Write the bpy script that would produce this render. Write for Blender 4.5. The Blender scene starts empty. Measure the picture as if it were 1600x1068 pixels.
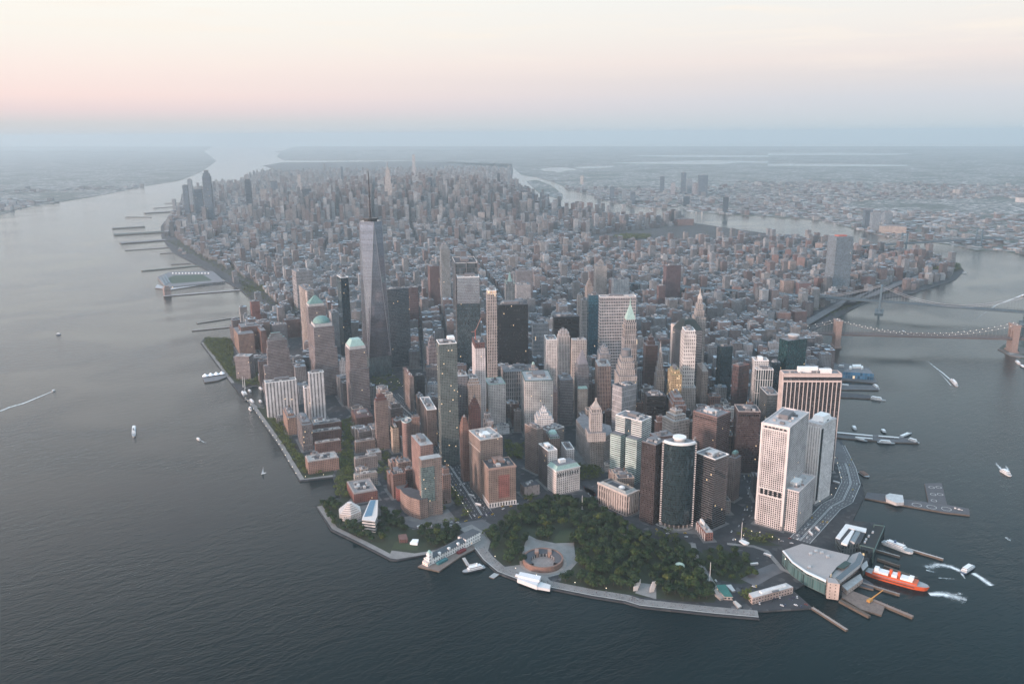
import bpy, math, random
import numpy as np
random.seed(7); rng = np.random.default_rng(11)
sc = bpy.context.scene; COL = sc.collection
R = math.radians
# ------------------------------------------------------------------ camera
CAM = np.array([-723.07, -875.66, 637.77]); YAW, PIT, ROL, FL = 0.660326, -0.2479, -0.006857, 0.804295
_cy, _sy = math.cos(YAW), math.sin(YAW)
CF = np.array([_sy*math.cos(PIT), _cy*math.cos(PIT), math.sin(PIT)])
_r = np.array([_cy, -_sy, 0.0]); _u = np.cross(_r, CF)
CR = _r*math.cos(ROL)+_u*math.sin(ROL); CU = -_r*math.sin(ROL)+_u*math.cos(ROL)
from mathutils import Matrix, Vector
cam = bpy.data.cameras.new('camera'); camo = bpy.data.objects.new('camera', cam); COL.objects.link(camo)
camo.matrix_world = Matrix(((CR[0], CU[0], -CF[0], CAM[0]), (CR[1], CU[1], -CF[1], CAM[1]), (CR[2], CU[2], -CF[2], CAM[2]), (0, 0, 0, 1)))
cam.sensor_width = 36; cam.lens = 36*FL; cam.clip_start = 5; cam.clip_end = 200000
sc.camera = camo
# ------------------------------------------------------------------ sky, sun, exposure
SUN_AZ, SUN_EL = 274.0, 10.0
def rgb(r, g, b):
    f = lambda c: (c/255/12.92) if c <= 10 else ((c/255+.055)/1.055)**2.4
    return (f(r), f(g), f(b), 1)
w = bpy.data.worlds.new('World'); sc.world = w; w.use_nodes = True
nt = w.node_tree; nt.nodes.clear()
def N(t, k, **kw):
    n = t.nodes.new(k)
    for a, b in kw.items(): setattr(n, a, b)
    return n
def LK(t, a, b): t.links.new(a, b)
def MATH(t, op, a, b=None, c=None, clamp=False):
    n = N(t, 'ShaderNodeMath', operation=op, use_clamp=clamp)
    for i, s in enumerate((a, b, c)):
        if s is None: continue
        if isinstance(s, (int, float)): n.inputs[i].default_value = s
        else: LK(t, s, n.inputs[i])
    return n.outputs[0]
def RAMP(t, fac, stops, interp='LINEAR'):
    n = N(t, 'ShaderNodeValToRGB'); n.color_ramp.interpolation = interp
    e = n.color_ramp.elements
    while len(e) < len(stops): e.new(.5)
    for i, (p, c) in enumerate(stops): e[i].position = p; e[i].color = c
    LK(t, fac, n.inputs[0]); return n.outputs[0]
def MIX(t, fac, a, b, mode='MIX'):
    n = N(t, 'ShaderNodeMix', data_type='RGBA', blend_type=mode, clamp_factor=True)
    for s, i in ((fac, 0), (a, 6), (b, 7)):
        if isinstance(s, (int, float)): n.inputs[i].default_value = s
        elif isinstance(s, tuple): n.inputs[i].default_value = s
        else: LK(t, s, n.inputs[i])
    return n.outputs[2]
sky = N(nt, 'ShaderNodeTexSky', sky_type='NISHITA', sun_disc=False, sun_elevation=R(SUN_EL), sun_rotation=R(SUN_AZ), altitude=300, dust_density=3.0)
bg0 = N(nt, 'ShaderNodeBackground'); bg0.inputs[1].default_value = 0.008; LK(nt, sky.outputs[0], bg0.inputs[0])
tc = N(nt, 'ShaderNodeTexCoord'); sep = N(nt, 'ShaderNodeSeparateXYZ'); LK(nt, tc.outputs['Generated'], sep.inputs[0])
el = MATH(nt, 'POWER', MATH(nt, 'MAXIMUM', sep.outputs[2], 0.0), 0.5)
pw = lambda deg: math.sqrt(math.sin(R(deg)))
cool = RAMP(nt, el, [(0, rgb(190, 208, 218)), (pw(.75), rgb(205, 214, 222)), (pw(2.0), rgb(213, 217, 225)), (pw(3.4), rgb(226, 221, 223)), (pw(4.4), rgb(240, 229, 226)), (pw(6.5), rgb(244, 239, 234)), (pw(8.5), rgb(243, 243, 240)), (pw(25), rgb(172, 202, 222)), (1, rgb(122, 182, 218))])
warm = RAMP(nt, el, [(0, rgb(199, 209, 218)), (pw(.75), rgb(214, 213, 215)), (pw(1.6), rgb(240, 220, 220)), (pw(2.4), rgb(254, 229, 224)), (pw(4.0), rgb(255, 238, 231)), (pw(6), rgb(253, 247, 238)), (pw(8.5), rgb(255, 252, 244)), (pw(25), rgb(240, 222, 222)), (1, rgb(122, 182, 218))])
# azimuth towards the set sun
sd = (math.sin(R(292)), math.cos(R(292)))   # the brightest band of the afterglow
dotp = MATH(nt, 'ADD', MATH(nt, 'MULTIPLY', sep.outputs[0], sd[0]), MATH(nt, 'MULTIPLY', sep.outputs[1], sd[1]))
mr = N(nt, 'ShaderNodeMapRange'); mr.interpolation_type = 'SMOOTHSTEP'; LK(nt, dotp, mr.inputs[0]); mr.inputs[1].default_value = -0.75; mr.inputs[2].default_value = 0.35
base = MIX(nt, mr.outputs[0], cool, warm)
mp = N(nt, 'ShaderNodeMapping'); mp.inputs['Scale'].default_value = (1.6, 2.6, 26); mp.inputs['Rotation'].default_value = (0.08, -0.1, 0); LK(nt, tc.outputs['Generated'], mp.inputs[0])
nz = N(nt, 'ShaderNodeTexNoise'); nz.inputs['Scale'].default_value = 2.2; nz.inputs['Detail'].default_value = 7; nz.inputs['Roughness'].default_value = .62; nz.inputs['Distortion'].default_value = .6; LK(nt, mp.outputs[0], nz.inputs[0])
cm = N(nt, 'ShaderNodeMapRange'); LK(nt, nz.outputs[0], cm.inputs[0]); cm.inputs[1].default_value = .52; cm.inputs[2].default_value = .72; cm.inputs[4].default_value = .8
hi = N(nt, 'ShaderNodeMapRange'); LK(nt, sep.outputs[2], hi.inputs[0]); hi.inputs[1].default_value = .04; hi.inputs[2].default_value = .12
base = MIX(nt, MATH(nt, 'MULTIPLY', cm.outputs[0], hi.outputs[0]), base, rgb(255, 244, 232))
bg1 = N(nt, 'ShaderNodeBackground'); LK(nt, base, bg1.inputs[0])
up = N(nt, 'ShaderNodeMapRange'); LK(nt, sep.outputs[2], up.inputs[0]); up.inputs[1].default_value = .15; up.inputs[2].default_value = .45; up.inputs[3].default_value = .985; up.inputs[4].default_value = 1.7; hz2 = N(nt, 'ShaderNodeMapRange'); LK(nt, sep.outputs[2], hz2.inputs[0]); hz2.inputs[1].default_value = .15; hz2.inputs[2].default_value = .24; LK(nt, MATH(nt, 'ADD', up.outputs[0], MATH(nt, 'MULTIPLY', MATH(nt, 'MULTIPLY', hz2.outputs[0], mr.outputs[0]), .45)), bg1.inputs[1])
add = N(nt, 'ShaderNodeAddShader'); LK(nt, bg0.outputs[0], add.inputs[0]); LK(nt, bg1.outputs[0], add.inputs[1])
wo = N(nt, 'ShaderNodeOutputWorld'); LK(nt, add.outputs[0], wo.inputs[0])
sl = bpy.data.lights.new('sun', 'SUN'); so = bpy.data.objects.new('sun', sl); COL.objects.link(so)
sl.energy = 5.0; sl.angle = R(8); sl.color = (1, .70, .60)
so.rotation_euler = (R(90-SUN_EL), 0, R(180-SUN_AZ))
sc.view_settings.view_transform = 'Standard'; sc.view_settings.look = 'None'; sc.view_settings.exposure = 0; sc.view_settings.gamma = 1
cy = sc.cycles; cy.max_bounces = 6; cy.diffuse_bounces = 2; cy.glossy_bounces = 2; cy.transmission_bounces = 2; cy.volume_bounces = 3; cy.transparent_max_bounces = 6
cy.use_denoising = True; cy.sample_clamp_indirect = 4

# ------------------------------------------------------------------ projection helpers (photo pixel -> place on the ground or at a height)
def pj(x, y, z):
    D = np.array((x, y, z), float)-CAM; d = D@CF
    return 800+FL*1600*(D@CR)/d, 534-FL*1600*(D@CU)/d
def bp(u, v, h=0.0):
    d = CF+CR*(u-800)/(FL*1600)-CU*(v-534)/(FL*1600); t = (h-CAM[2])/d[2]
    p = CAM+d*t; return float(p[0]), float(p[1])
RG = dict(A=(300, 440, 4.853), B=(560, 440, 4.853), C=(820, 440, 4.853), D=(1080, 440, 4.853), E=(380, 620, 4.853), F=(640, 620, 4.853), G=(900, 620, 4.853), H=(1140, 620, 4.853), I=(480, 780, 4.853), J=(740, 780, 4.853), K=(1000, 780, 4.853), L=(1200, 780, 4.853), M=(150, 230, 3.955), N=(450, 230, 3.955), O=(800, 230, 3.955), P=(1200, 230, 3.955), Q=(1280, 540, 4.853), R=(560, 560, 5.333), S=(1080, 680, 5.935), T=(1400, 440, 5.935), U=(1340, 700, 4.108), V=(0, 480, 4.106), Z=(0, 0, 1))
def q(r, p): g = RG[r]; return g[0]+p[0]/g[2], g[1]+p[1]/g[2]
def bq(r, p, h=0.0): return bp(*q(r, p), h)
def solve_h(u, v, gx, gy):
    lo, hi_ = 0.0, 620.0
    for _ in range(40):
        m = (lo+hi_)/2
        if pj(gx, gy, m)[1] > v: lo = m
        else: hi_ = m
    return lo
def ll(lat, lon): return (lon+74.0168)*84380, (lat-40.7035)*111050
def inpoly(x, y, poly):
    ins = False; n = len(poly); j = n-1
    for i in range(n):
        xi, yi = poly[i]; xj, yj = poly[j]
        if (yi > y) != (yj > y) and x < (xj-xi)*(y-yi)/(yj-yi)+xi: ins = not ins
        j = i
    return ins
def inpoly_np(x, y, poly):
    ins = np.zeros(x.shape, bool); j = len(poly)-1
    for i in range(len(poly)):
        xi, yi = poly[i]; xj, yj = poly[j]
        if yi != yj: ins ^= ((yi > y) != (yj > y)) & (x < (xj-xi)*(y-yi)/(yj-yi)+xi)
        j = i
    return ins

# ------------------------------------------------------------------ materials
def ngroup_facade():
    g = bpy.data.node_groups.new('Facade', 'ShaderNodeTree')
    I = g.interface
    for nm, ty, dv in (('Wall', 'NodeSocketColor', (.4, .35, .3, 1)), ('Glass', 'NodeSocketColor', (.02, .03, .04, 1)), ('Bay', 'NodeSocketFloat', 3.5), ('Floor', 'NodeSocketFloat', 3.6), ('WW', 'NodeSocketFloat', .5), ('WH', 'NodeSocketFloat', .55), ('Lit', 'NodeSocketFloat', .006), ('Gloss', 'NodeSocketFloat', .1), ('Metal', 'NodeSocketFloat', 0.0)):
        s = I.new_socket(nm, in_out='INPUT', socket_type=ty); s.default_value = dv
    I.new_socket('Shader', in_out='OUTPUT', socket_type='NodeSocketShader')
    gi = N(g, 'NodeGroupInput'); go = N(g, 'NodeGroupOutput')
    uv = N(g, 'ShaderNodeUVMap'); s = N(g, 'ShaderNodeSeparateXYZ'); LK(g, uv.outputs[0], s.inputs[0])
    U = MATH(g, 'DIVIDE', s.outputs[0], gi.outputs['Bay']); V = MATH(g, 'DIVIDE', s.outputs[1], gi.outputs['Floor'])
    mu = MATH(g, 'LESS_THAN', MATH(g, 'ABSOLUTE', MATH(g, 'SUBTRACT', MATH(g, 'FRACT', U), .5)), MATH(g, 'MULTIPLY', gi.outputs['WW'], .5))
    mv = MATH(g, 'LESS_THAN', MATH(g, 'ABSOLUTE', MATH(g, 'SUBTRACT', MATH(g, 'FRACT', V), .5)), MATH(g, 'MULTIPLY', gi.outputs['WH'], .5))
    m = MATH(g, 'MULTIPLY', mu, mv)
    cb = N(g, 'ShaderNodeCombineXYZ'); LK(g, MATH(g, 'FLOOR', U), cb.inputs[0]); LK(g, MATH(g, 'FLOOR', V), cb.inputs[1])
    oi = N(g, 'ShaderNodeObjectInfo'); LK(g, MATH(g, 'MULTIPLY', oi.outputs['Random'], 91.0), cb.inputs[2])
    wn = N(g, 'ShaderNodeTexWhiteNoise', noise_dimensions='3D'); LK(g, cb.outputs[0], wn.inputs[0])
    tco = N(g, 'ShaderNodeTexCoord'); nz = N(g, 'ShaderNodeTexNoise'); nz.inputs['Scale'].default_value = .06; nz.inputs['Detail'].default_value = 6; LK(g, tco.outputs['Object'], nz.inputs[0])
    mr = N(g, 'ShaderNodeMapRange'); LK(g, nz.outputs[0], mr.inputs[0]); mr.inputs[1].default_value = .3; mr.inputs[2].default_value = .7; mr.inputs[3].default_value = .72; mr.inputs[4].default_value = 1.2
    vm = N(g, 'ShaderNodeVectorMath', operation='SCALE'); LK(g, gi.outputs['Wall'], vm.inputs[0]); LK(g, mr.outputs[0], vm.inputs['Scale'])
    # floor-to-floor tone
    wf = N(g, 'ShaderNodeTexWhiteNoise', noise_dimensions='1D'); LK(g, MATH(g, 'ADD', MATH(g, 'FLOOR', V), oi.outputs['Random']), wf.inputs['W'])
    tone = MATH(g, 'ADD', MATH(g, 'MULTIPLY', wn.outputs[0], MATH(g, 'SUBTRACT', 1.3, gi.outputs['Metal'])), MATH(g, 'ADD', MATH(g, 'MULTIPLY', wf.outputs[0], .35), MATH(g, 'MULTIPLY', gi.outputs['Metal'], .45)))
    vg = N(g, 'ShaderNodeVectorMath', operation='SCALE'); LK(g, gi.outputs['Glass'], vg.inputs[0]); LK(g, MATH(g, 'ADD', tone, .35), vg.inputs['Scale'])
    # pale blinds drawn in some windows
    blind = MATH(g, 'MULTIPLY', MATH(g, 'GREATER_THAN', wn.outputs[0], .93), MATH(g, 'MULTIPLY', MATH(g, 'SUBTRACT', 1.0, gi.outputs['Metal'], clamp=True), .12))
    gc = MIX(g, blind, vg.outputs[0], (.35, .34, .32, 1))
    col = MIX(g, m, vm.outputs[0], gc)
    p = N(g, 'ShaderNodeBsdfPrincipled'); LK(g, col, p.inputs['Base Color'])
    LK(g, MATH(g, 'ADD', .8, MATH(g, 'MULTIPLY', m, MATH(g, 'SUBTRACT', gi.outputs['Gloss'], .8))), p.inputs['Roughness'])
    LK(g, MATH(g, 'ADD', 1.35, MATH(g, 'MULTIPLY', m, .4)), p.inputs['IOR'])
    lit = MATH(g, 'MULTIPLY', m, MATH(g, 'LESS_THAN', wn.outputs[0], gi.outputs['Lit']))
    LK(g, MATH(g, 'MULTIPLY', m, gi.outputs['Metal']), p.inputs['Metallic'])
    p.inputs['Emission Color'].default_value = (1, .72, .42, 1); LK(g, MATH(g, 'MULTIPLY', lit, 1.1), p.inputs['Emission Strength'])
    LK(g, p.outputs[0], go.inputs[0]); return g
FG = ngroup_facade(); _mc = {} 
def tone(c, ds=.22):
    g = sum(c)/3; c = [x+(g-x)*ds for x in c]; k = .52+.75*g
    return tuple(x*k for x in c)
def fac(wall, glass=(.02, .03, .038), bay=3.6, fl=3.7, ww=.5, wh=.55, lit=.006, gloss=.12, metal=0):
    lit = lit*.4 if lit < .1 else lit
    k = ('f', wall, glass, bay, fl, ww, wh, lit, gloss, metal)
    if k in _mc: return _mc[k]
    m = bpy.data.materials.new('facade'); m.use_nodes = True; t = m.node_tree; t.nodes.clear()
    g = N(t, 'ShaderNodeGroup'); g.node_tree = FG; o = N(t, 'ShaderNodeOutputMaterial'); LK(t, g.outputs[0], o.inputs[0])
    if wall == 'attr':
        a = N(t, 'ShaderNodeAttribute', attribute_name='col'); LK(t, a.outputs[0], g.inputs['Wall'])
    else: g.inputs['Wall'].default_value = (*tone(wall), 1)
    g.inputs['Glass'].default_value = (*glass, 1)
    for nm, v in (('Bay', bay), ('Floor', fl), ('WW', ww), ('WH', wh), ('Lit', lit), ('Gloss', gloss), ('Metal', metal)): g.inputs[nm].default_value = v
    _mc[k] = m; return m
def mat(c, rough=.8, noise=.25, scale=.15, metal=0, emit=0, name='surface', ecol=None):
    k = ('m', c, rough, noise, scale, metal, emit, ecol)
    if k in _mc: return _mc[k]
    m = bpy.data.materials.new(name); m.use_nodes = True; t = m.node_tree; p = t.nodes['Principled BSDF']
    p.inputs['Roughness'].default_value = rough; p.inputs['Metallic'].default_value = metal
    tco = N(t, 'ShaderNodeTexCoord'); nz = N(t, 'ShaderNodeTexNoise'); nz.inputs['Scale'].default_value = scale; nz.inputs['Detail'].default_value = 8; nz.inputs['Roughness'].default_value = .65; LK(t, tco.outputs['Object'], nz.inputs[0])
    mr = N(t, 'ShaderNodeMapRange'); LK(t, nz.outputs[0], mr.inputs[0]); mr.inputs[1].default_value = .25; mr.inputs[2].default_value = .75; mr.inputs[3].default_value = 1-noise; mr.inputs[4].default_value = 1+noise
    vm = N(t, 'ShaderNodeVectorMath', operation='SCALE'); LK(t, mr.outputs[0], vm.inputs['Scale'])
    if c == 'attr':
        a = N(t, 'ShaderNodeAttribute', attribute_name='col'); LK(t, a.outputs[0], vm.inputs[0])
    else: vm.inputs[0].default_value = tone(c, 0)
    LK(t, vm.outputs[0], p.inputs['Base Color'])
    if emit: p.inputs['Emission Color'].default_value = (*(ecol or c), 1); p.inputs['Emission Strength'].default_value = emit
    _mc[k] = m; return m

# ------------------------------------------------------------------ mesh builder
class MB:
    def __init__(s): s.v = []; s.f = []; s.uv = []; s.c = []; s.m = []
    def face(s, pts, uvs=None, col=(.3, .3, .3), mi=0):
        i = len(s.v); s.v.extend(pts); s.f.append(list(range(i, i+len(pts))))
        s.uv.extend(uvs if uvs else [(p[0], p[1]) for p in pts]); s.c.extend([col]*len(pts)); s.m.append(mi)
    def prism(s, fp, z0, z1, col=(.3, .3, .3), mi=0, top=True, tcol=None, tmi=None, walls=True, z0s=None, top_fp=None, bot=False):
        n = len(fp); a = sum(fp[i][0]*fp[(i+1) % n][1]-fp[(i+1) % n][0]*fp[i][1] for i in range(n))
        if a < 0: fp = fp[::-1]; top_fp = top_fp[::-1] if top_fp else None
        tf = top_fp or fp; u = 0.0
        if walls:
            for i in range(n):
                p, r = fp[i], fp[(i+1) % n]; P, Q_ = tf[i], tf[(i+1) % n]; L_ = math.hypot(r[0]-p[0], r[1]-p[1])
                s.face([(p[0], p[1], z0), (r[0], r[1], z0), (Q_[0], Q_[1], z1), (P[0], P[1], z1)], [(u, z0), (u+L_, z0), (u+L_, z1), (u, z1)], col, mi); u += L_
        if top: s.face([(p[0], p[1], z1) for p in tf], None, tcol or col, mi if tmi is None else tmi)
        if bot: s.face([(p[0], p[1], z0) for p in fp[::-1]], None, col, mi)
        return s
    def box(s, x0, x1, y0, y1, z0, z1, **k): return s.prism([(x0, y0), (x1, y0), (x1, y1), (x0, y1)], z0, z1, **k)
    def bar(s, a, b, r=.5, n=4, col=(.3, .3, .3), mi=0, r2=None):
        a = Vector(a); b = Vector(b); d = (b-a); L_ = d.length
        if L_ < 1e-6: return s
        d.normalize(); t = Vector((0, 0, 1)) if abs(d.z) < .9 else Vector((1, 0, 0)); x = d.cross(t).normalized(); y = d.cross(x); r2 = r if r2 is None else r2
        ra = [a+(x*math.cos(2*math.pi*(i+.5)/n)+y*math.sin(2*math.pi*(i+.5)/n))*r for i in range(n)]
        rb = [b+(x*math.cos(2*math.pi*(i+.5)/n)+y*math.sin(2*math.pi*(i+.5)/n))*r2 for i in range(n)]
        for i in range(n):
            j = (i+1) % n; s.face([tuple(ra[j]), tuple(ra[i]), tuple(rb[i]), tuple(rb[j])], [(0, 0), (1, 0), (1, L_), (0, L_)], col, mi)
        s.face([tuple(p) for p in ra], None, col, mi); s.face([tuple(p) for p in rb[::-1]], None, col, mi); return s
    def cyl(s, x, y, r, z0, z1, n=12, r1=None, **k):
        f0 = [(x+r*math.cos(2*math.pi*i/n), y+r*math.sin(2*math.pi*i/n)) for i in range(n)]
        r1 = r if r1 is None else r1
        f1 = [(x+r1*math.cos(2*math.pi*i/n), y+r1*math.sin(2*math.pi*i/n)) for i in range(n)]
        return s.prism(f0, z0, z1, top_fp=f1, **k)
    def dome(s, x, y, r, z0, hh, n=16, m=5, **k):
        for j in range(m):
            a, b = j/m*math.pi/2, (j+1)/m*math.pi/2
            s.cyl(x, y, r*math.cos(a), z0+hh*math.sin(a), z0+hh*math.sin(b), n=n, r1=max(.01, r*math.cos(b)), top=j == m-1, **k)
        return s
    def build(s, name, mats, parent=None, loc=None, rz=0):
        me = bpy.data.meshes.new(name); me.from_pydata(s.v, [], s.f)
        uvl = me.uv_layers.new(name='UVMap'); uvl.data.foreach_set('uv', np.array(s.uv, 'f').ravel())
        ca = me.color_attributes.new('col', 'FLOAT_COLOR', 'CORNER'); c = np.ones((len(s.c), 4), 'f'); c[:, :3] = s.c; ca.data.foreach_set('color', c.ravel())
        mats = mats if isinstance(mats, (list, tuple)) else [mats]
        for m_ in mats: me.materials.append(m_)
        me.polygons.foreach_set('material_index', np.array(s.m, 'i')); me.update()
        o = bpy.data.objects.new(name, me); COL.objects.link(o)
        if parent: o.parent = parent
        if loc: o.location = loc
        if rz: o.rotation_euler.z = rz
        return o
def empty(name, loc, rz=0):
    o = bpy.data.objects.new(name, None); COL.objects.link(o); o.location = loc; o.rotation_euler = (0, 0, rz); o.empty_display_size = 5; return o
def tag(o, label=None, cat=None, group=None, kind=None):
    for k, v in (('label', label), ('category', cat), ('group', group), ('kind', kind)):
        if v: o[k] = v
    return o
GZ = 2.0
M0 = None   # street level above the water
M_ = {}
# ================================================================== SETTING
def pl(*items):
    """mixed list: a region letter switches region, tuples are pixels in it -> world xy"""
    r = 'Z'; out = []
    for it in items:
        if isinstance(it, str): r = it
        else: out.append(bq(r, it))
    return out
def struct(o): o['kind'] = 'structure'; return o
# ---- water
def water_mat():
    m = bpy.data.materials.new('water'); m.use_nodes = True; t = m.node_tree; p = t.nodes['Principled BSDF']
    p.inputs['Base Color'].default_value = (.010, .034, .038, 1); p.inputs['Roughness'].default_value = .08; p.inputs['IOR'].default_value = 1.333; p.inputs['Specular IOR Level'].default_value = .10
    tco = N(t, 'ShaderNodeTexCoord')
    def noise(scale, rot, sx, sy, det=3, dist=0.0):
        mp = N(t, 'ShaderNodeMapping'); mp.inputs['Rotation'].default_value = (0, 0, R(rot)); mp.inputs['Scale'].default_value = (sx, sy, 1); LK(t, tco.outputs['Object'], mp.inputs[0])
        n = N(t, 'ShaderNodeTexNoise'); n.inputs['Scale'].default_value = scale; n.inputs['Detail'].default_value = det; n.inputs['Distortion'].default_value = dist; LK(t, mp.outputs[0], n.inputs[0]); return n.outputs[0]
    a = noise(.11, 38, 1, 2.6, 5, .4); b = noise(.035, 20, 1, 2.2, 3, .6); c = noise(.3, 55, 1, 1.8, 3)
    hsum = MATH(t, 'ADD', MATH(t, 'MULTIPLY', a, 1.0), MATH(t, 'ADD', MATH(t, 'MULTIPLY', b, 1.7), MATH(t, 'MULTIPLY', c, .7)))
    calm = noise(.0022, 10, 1, 1.6, 4, 1.0)
    cr = N(t, 'ShaderNodeMapRange'); LK(t, calm, cr.inputs[0]); cr.inputs[1].default_value = .35; cr.inputs[2].default_value = .65; cr.inputs[3].default_value = .18; cr.inputs[4].default_value = 1.0
    bu = N(t, 'ShaderNodeBump'); LK(t, hsum, bu.inputs['Height']); LK(t, cr.outputs[0], bu.inputs['Strength']); bu.inputs['Distance'].default_value = .72
    cc = MIX(t, cr.outputs[0], (.0015, .013, .015, 1), (.001, .009, .011, 1)); 
    # reflection that rises steeply towards grazing angles, as on rippled harbour water
    lw = N(t, 'ShaderNodeLayerWeight'); LK(t, bu.outputs[0], lw.inputs['Normal']); fz = MATH(t, 'ADD', MATH(t, 'POWER', lw.outputs['Facing'], 5.3), .0015, clamp=True)
    df = N(t, 'ShaderNodeBsdfDiffuse'); LK(t, cc, df.inputs[0]); gl = N(t, 'ShaderNodeBsdfGlossy'); gl.inputs['Roughness'].default_value = .09; gl.inputs['Color'].default_value = (.945, .965, .975, 1); LK(t, bu.outputs[0], gl.inputs['Normal'])
    mx = N(t, 'ShaderNodeMixShader'); LK(t, fz, mx.inputs[0]); LK(t, df.outputs[0], mx.inputs[1]); LK(t, gl.outputs[0], mx.inputs[2]); LK(t, mx.outputs[0], t.nodes['Material Output'].inputs[0]); t.nodes.remove(p)
    return m
WATER = water_mat()
wb = MB(); wb.prism([(CAM[0]+48000*math.cos(i*math.pi/48), CAM[1]+48000*math.sin(i*math.pi/48)) for i in range(96)], -0.5, 0, walls=False)
struct(wb.build('water', WATER))
# ---- land
def land_mat(far):
    m = bpy.data.materials.new('land'); m.use_nodes = True; t = m.node_tree; p = t.nodes['Principled BSDF']; p.inputs['Roughness'].default_value = .9
    tco = N(t, 'ShaderNodeTexCoord')
    vo = N(t, 'ShaderNodeTexVoronoi', feature='F1'); vo.inputs['Scale'].default_value = 1/34 if far else 1/9; LK(t, tco.outputs['Object'], vo.inputs[0])
    s = N(t, 'ShaderNodeSeparateColor'); LK(t, vo.outputs['Color'], s.inputs[0])
    n1 = N(t, 'ShaderNodeTexNoise'); n1.inputs['Scale'].default_value = .0016 if far else .02; n1.inputs['Detail'].default_value = 7; LK(t, tco.outputs['Object'], n1.inputs[0])
    if far:
        c = RAMP(t, s.outputs[0], [(0, (.035, .05, .035, 1)), (.38, (.06, .075, .06, 1)), (.45, (.15, .14, .13, 1)), (.8, (.22, .20, .19, 1)), (.93, (.45, .43, .41, 1)), (1, (.6, .58, .55, 1))], 'LINEAR')
        g = RAMP(t, n1.outputs[0], [(.40, (.04, .055, .04, 1)), (.52, (.30, .29, .28, 1))]); gm = N(t, 'ShaderNodeMapRange'); LK(t, n1.outputs[0], gm.inputs[0]); gm.inputs[1].default_value = .52; gm.inputs[2].default_value = .40; gm.inputs[4].default_value = .75
        c = MIX(t, gm.outputs[0], c, (.035, .05, .035, 1))
    else:
        c = RAMP(t, s.outputs[0], [(0, (.045, .045, .05, 1)), (.8, (.075, .075, .08, 1)), (.95, (.14, .135, .13, 1)), (1, (.25, .24, .23, 1))])
        c = MIX(t, MATH(t, 'MULTIPLY', n1.outputs[0], .6), c, (.05, .055, .05, 1))
    c = MIX(t, 1.0, c, (.95, .97, 1, 1) if far else (.55, .56, .6, 1), 'MULTIPLY'); LK(t, c, p.inputs['Base Color']); return m
LAND = land_mat(False); LANDF = land_mat(True)
manh = pl('K', (905, 915), (560, 885), (0, 825), 'J', (1150, 790), (900, 750), (600, 690), (400, 650), (180, 565), 'I', (1330, 470), (1262, 378), (1150, 330), (900, 425), (680, 470), (630, 465), (420, 355), (180, 240), (110, 125), (70, 60), 'E', (620, 785), (740, 772), (680, 615), (430, 645), (270, 375), (20, 20), 'A', (410, 905), (300, 780), (65, 465), (100, 425), (290, 435), (330, 330), (440, 250), (440, 130), (360, 60), (250, 0),
          'M', (800, 820), (640, 740), (480, 655), (440, 610), (405, 560), (400, 490), (440, 440), (520, 345), (530, 290), (640, 262), (740, 245), (860, 228), (960, 185), (1085, 132), (1030, 115), 'Z', (440, 254), (640, 252), (800, 256), (802, 268), 'O', (0, 195), (40, 235), (90, 290), (160, 330), (330, 402), (500, 418), (800, 448), (1000, 465), (1110, 468), (1230, 485), (1582, 535),
          'P', (380, 590), (500, 612), (640, 622), (850, 642), (930, 680), (1050, 690), (1180, 725), (1212, 765), (1160, 820), (900, 905), (640, 950), 'D', (1340, 150), (1150, 250), (900, 385), (870, 480), (1120, 640), (1150, 760), 'Q', (100, 560), (120, 700), (180, 800), (240, 900), (330, 1060), 'U', (20, 230), (45, 300), (30, 380), 'L', (720, 0), (640, 170), (880, 190), (800, 400), (735, 520), (545, 742), (290, 642), (185, 695), 'K', (1310, 832), (860, 860))
def land(poly, name, m, z=GZ):
    b = MB(); b.prism(poly, -0.4, z); return struct(b.build(name, m))
land(manh, 'ground', LAND)
queens = pl('Z', (1760, 420), (1640, 402), 'P', (1582, 665), (1450, 642), (1280, 640), (1120, 602), (860, 572), (700, 545), (560, 512), (440, 482), (300, 452), (0, 430), 'O', (1300, 416), (1090, 402), (1040, 362), (920, 382), (760, 372), (560, 332), (480, 292), (340, 262), (300, 232), (240, 212), (150, 188), (60, 172), 'Z', (802, 262), (640, 251), (445, 251), (432, 245), (440, 236), (460, 229), (2000, 228.5))
land(queens, 'terrain', LANDF)
nj = pl('Z', (-260, 375), (0, 336), (30, 326), (80, 318), (160, 305), (226, 291), (281, 282), (314, 269), (338, 252), (328, 243), (318, 236), (335, 229), (-500, 229))
land(nj, 'terrain', LANDF)
roos = pl('O', (90, 212), (170, 285), (310, 326), (314, 292), (240, 235), (150, 202))
land(roos, 'island', LANDF)
dumbo = pl('Z', (1559, 546), (1578, 556), (1600, 560), (1700, 572), (1750, 520), (1700, 505), (1612, 528), (1572, 536))
land(dumbo, 'terrain', LANDF)
hills = MB()
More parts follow.
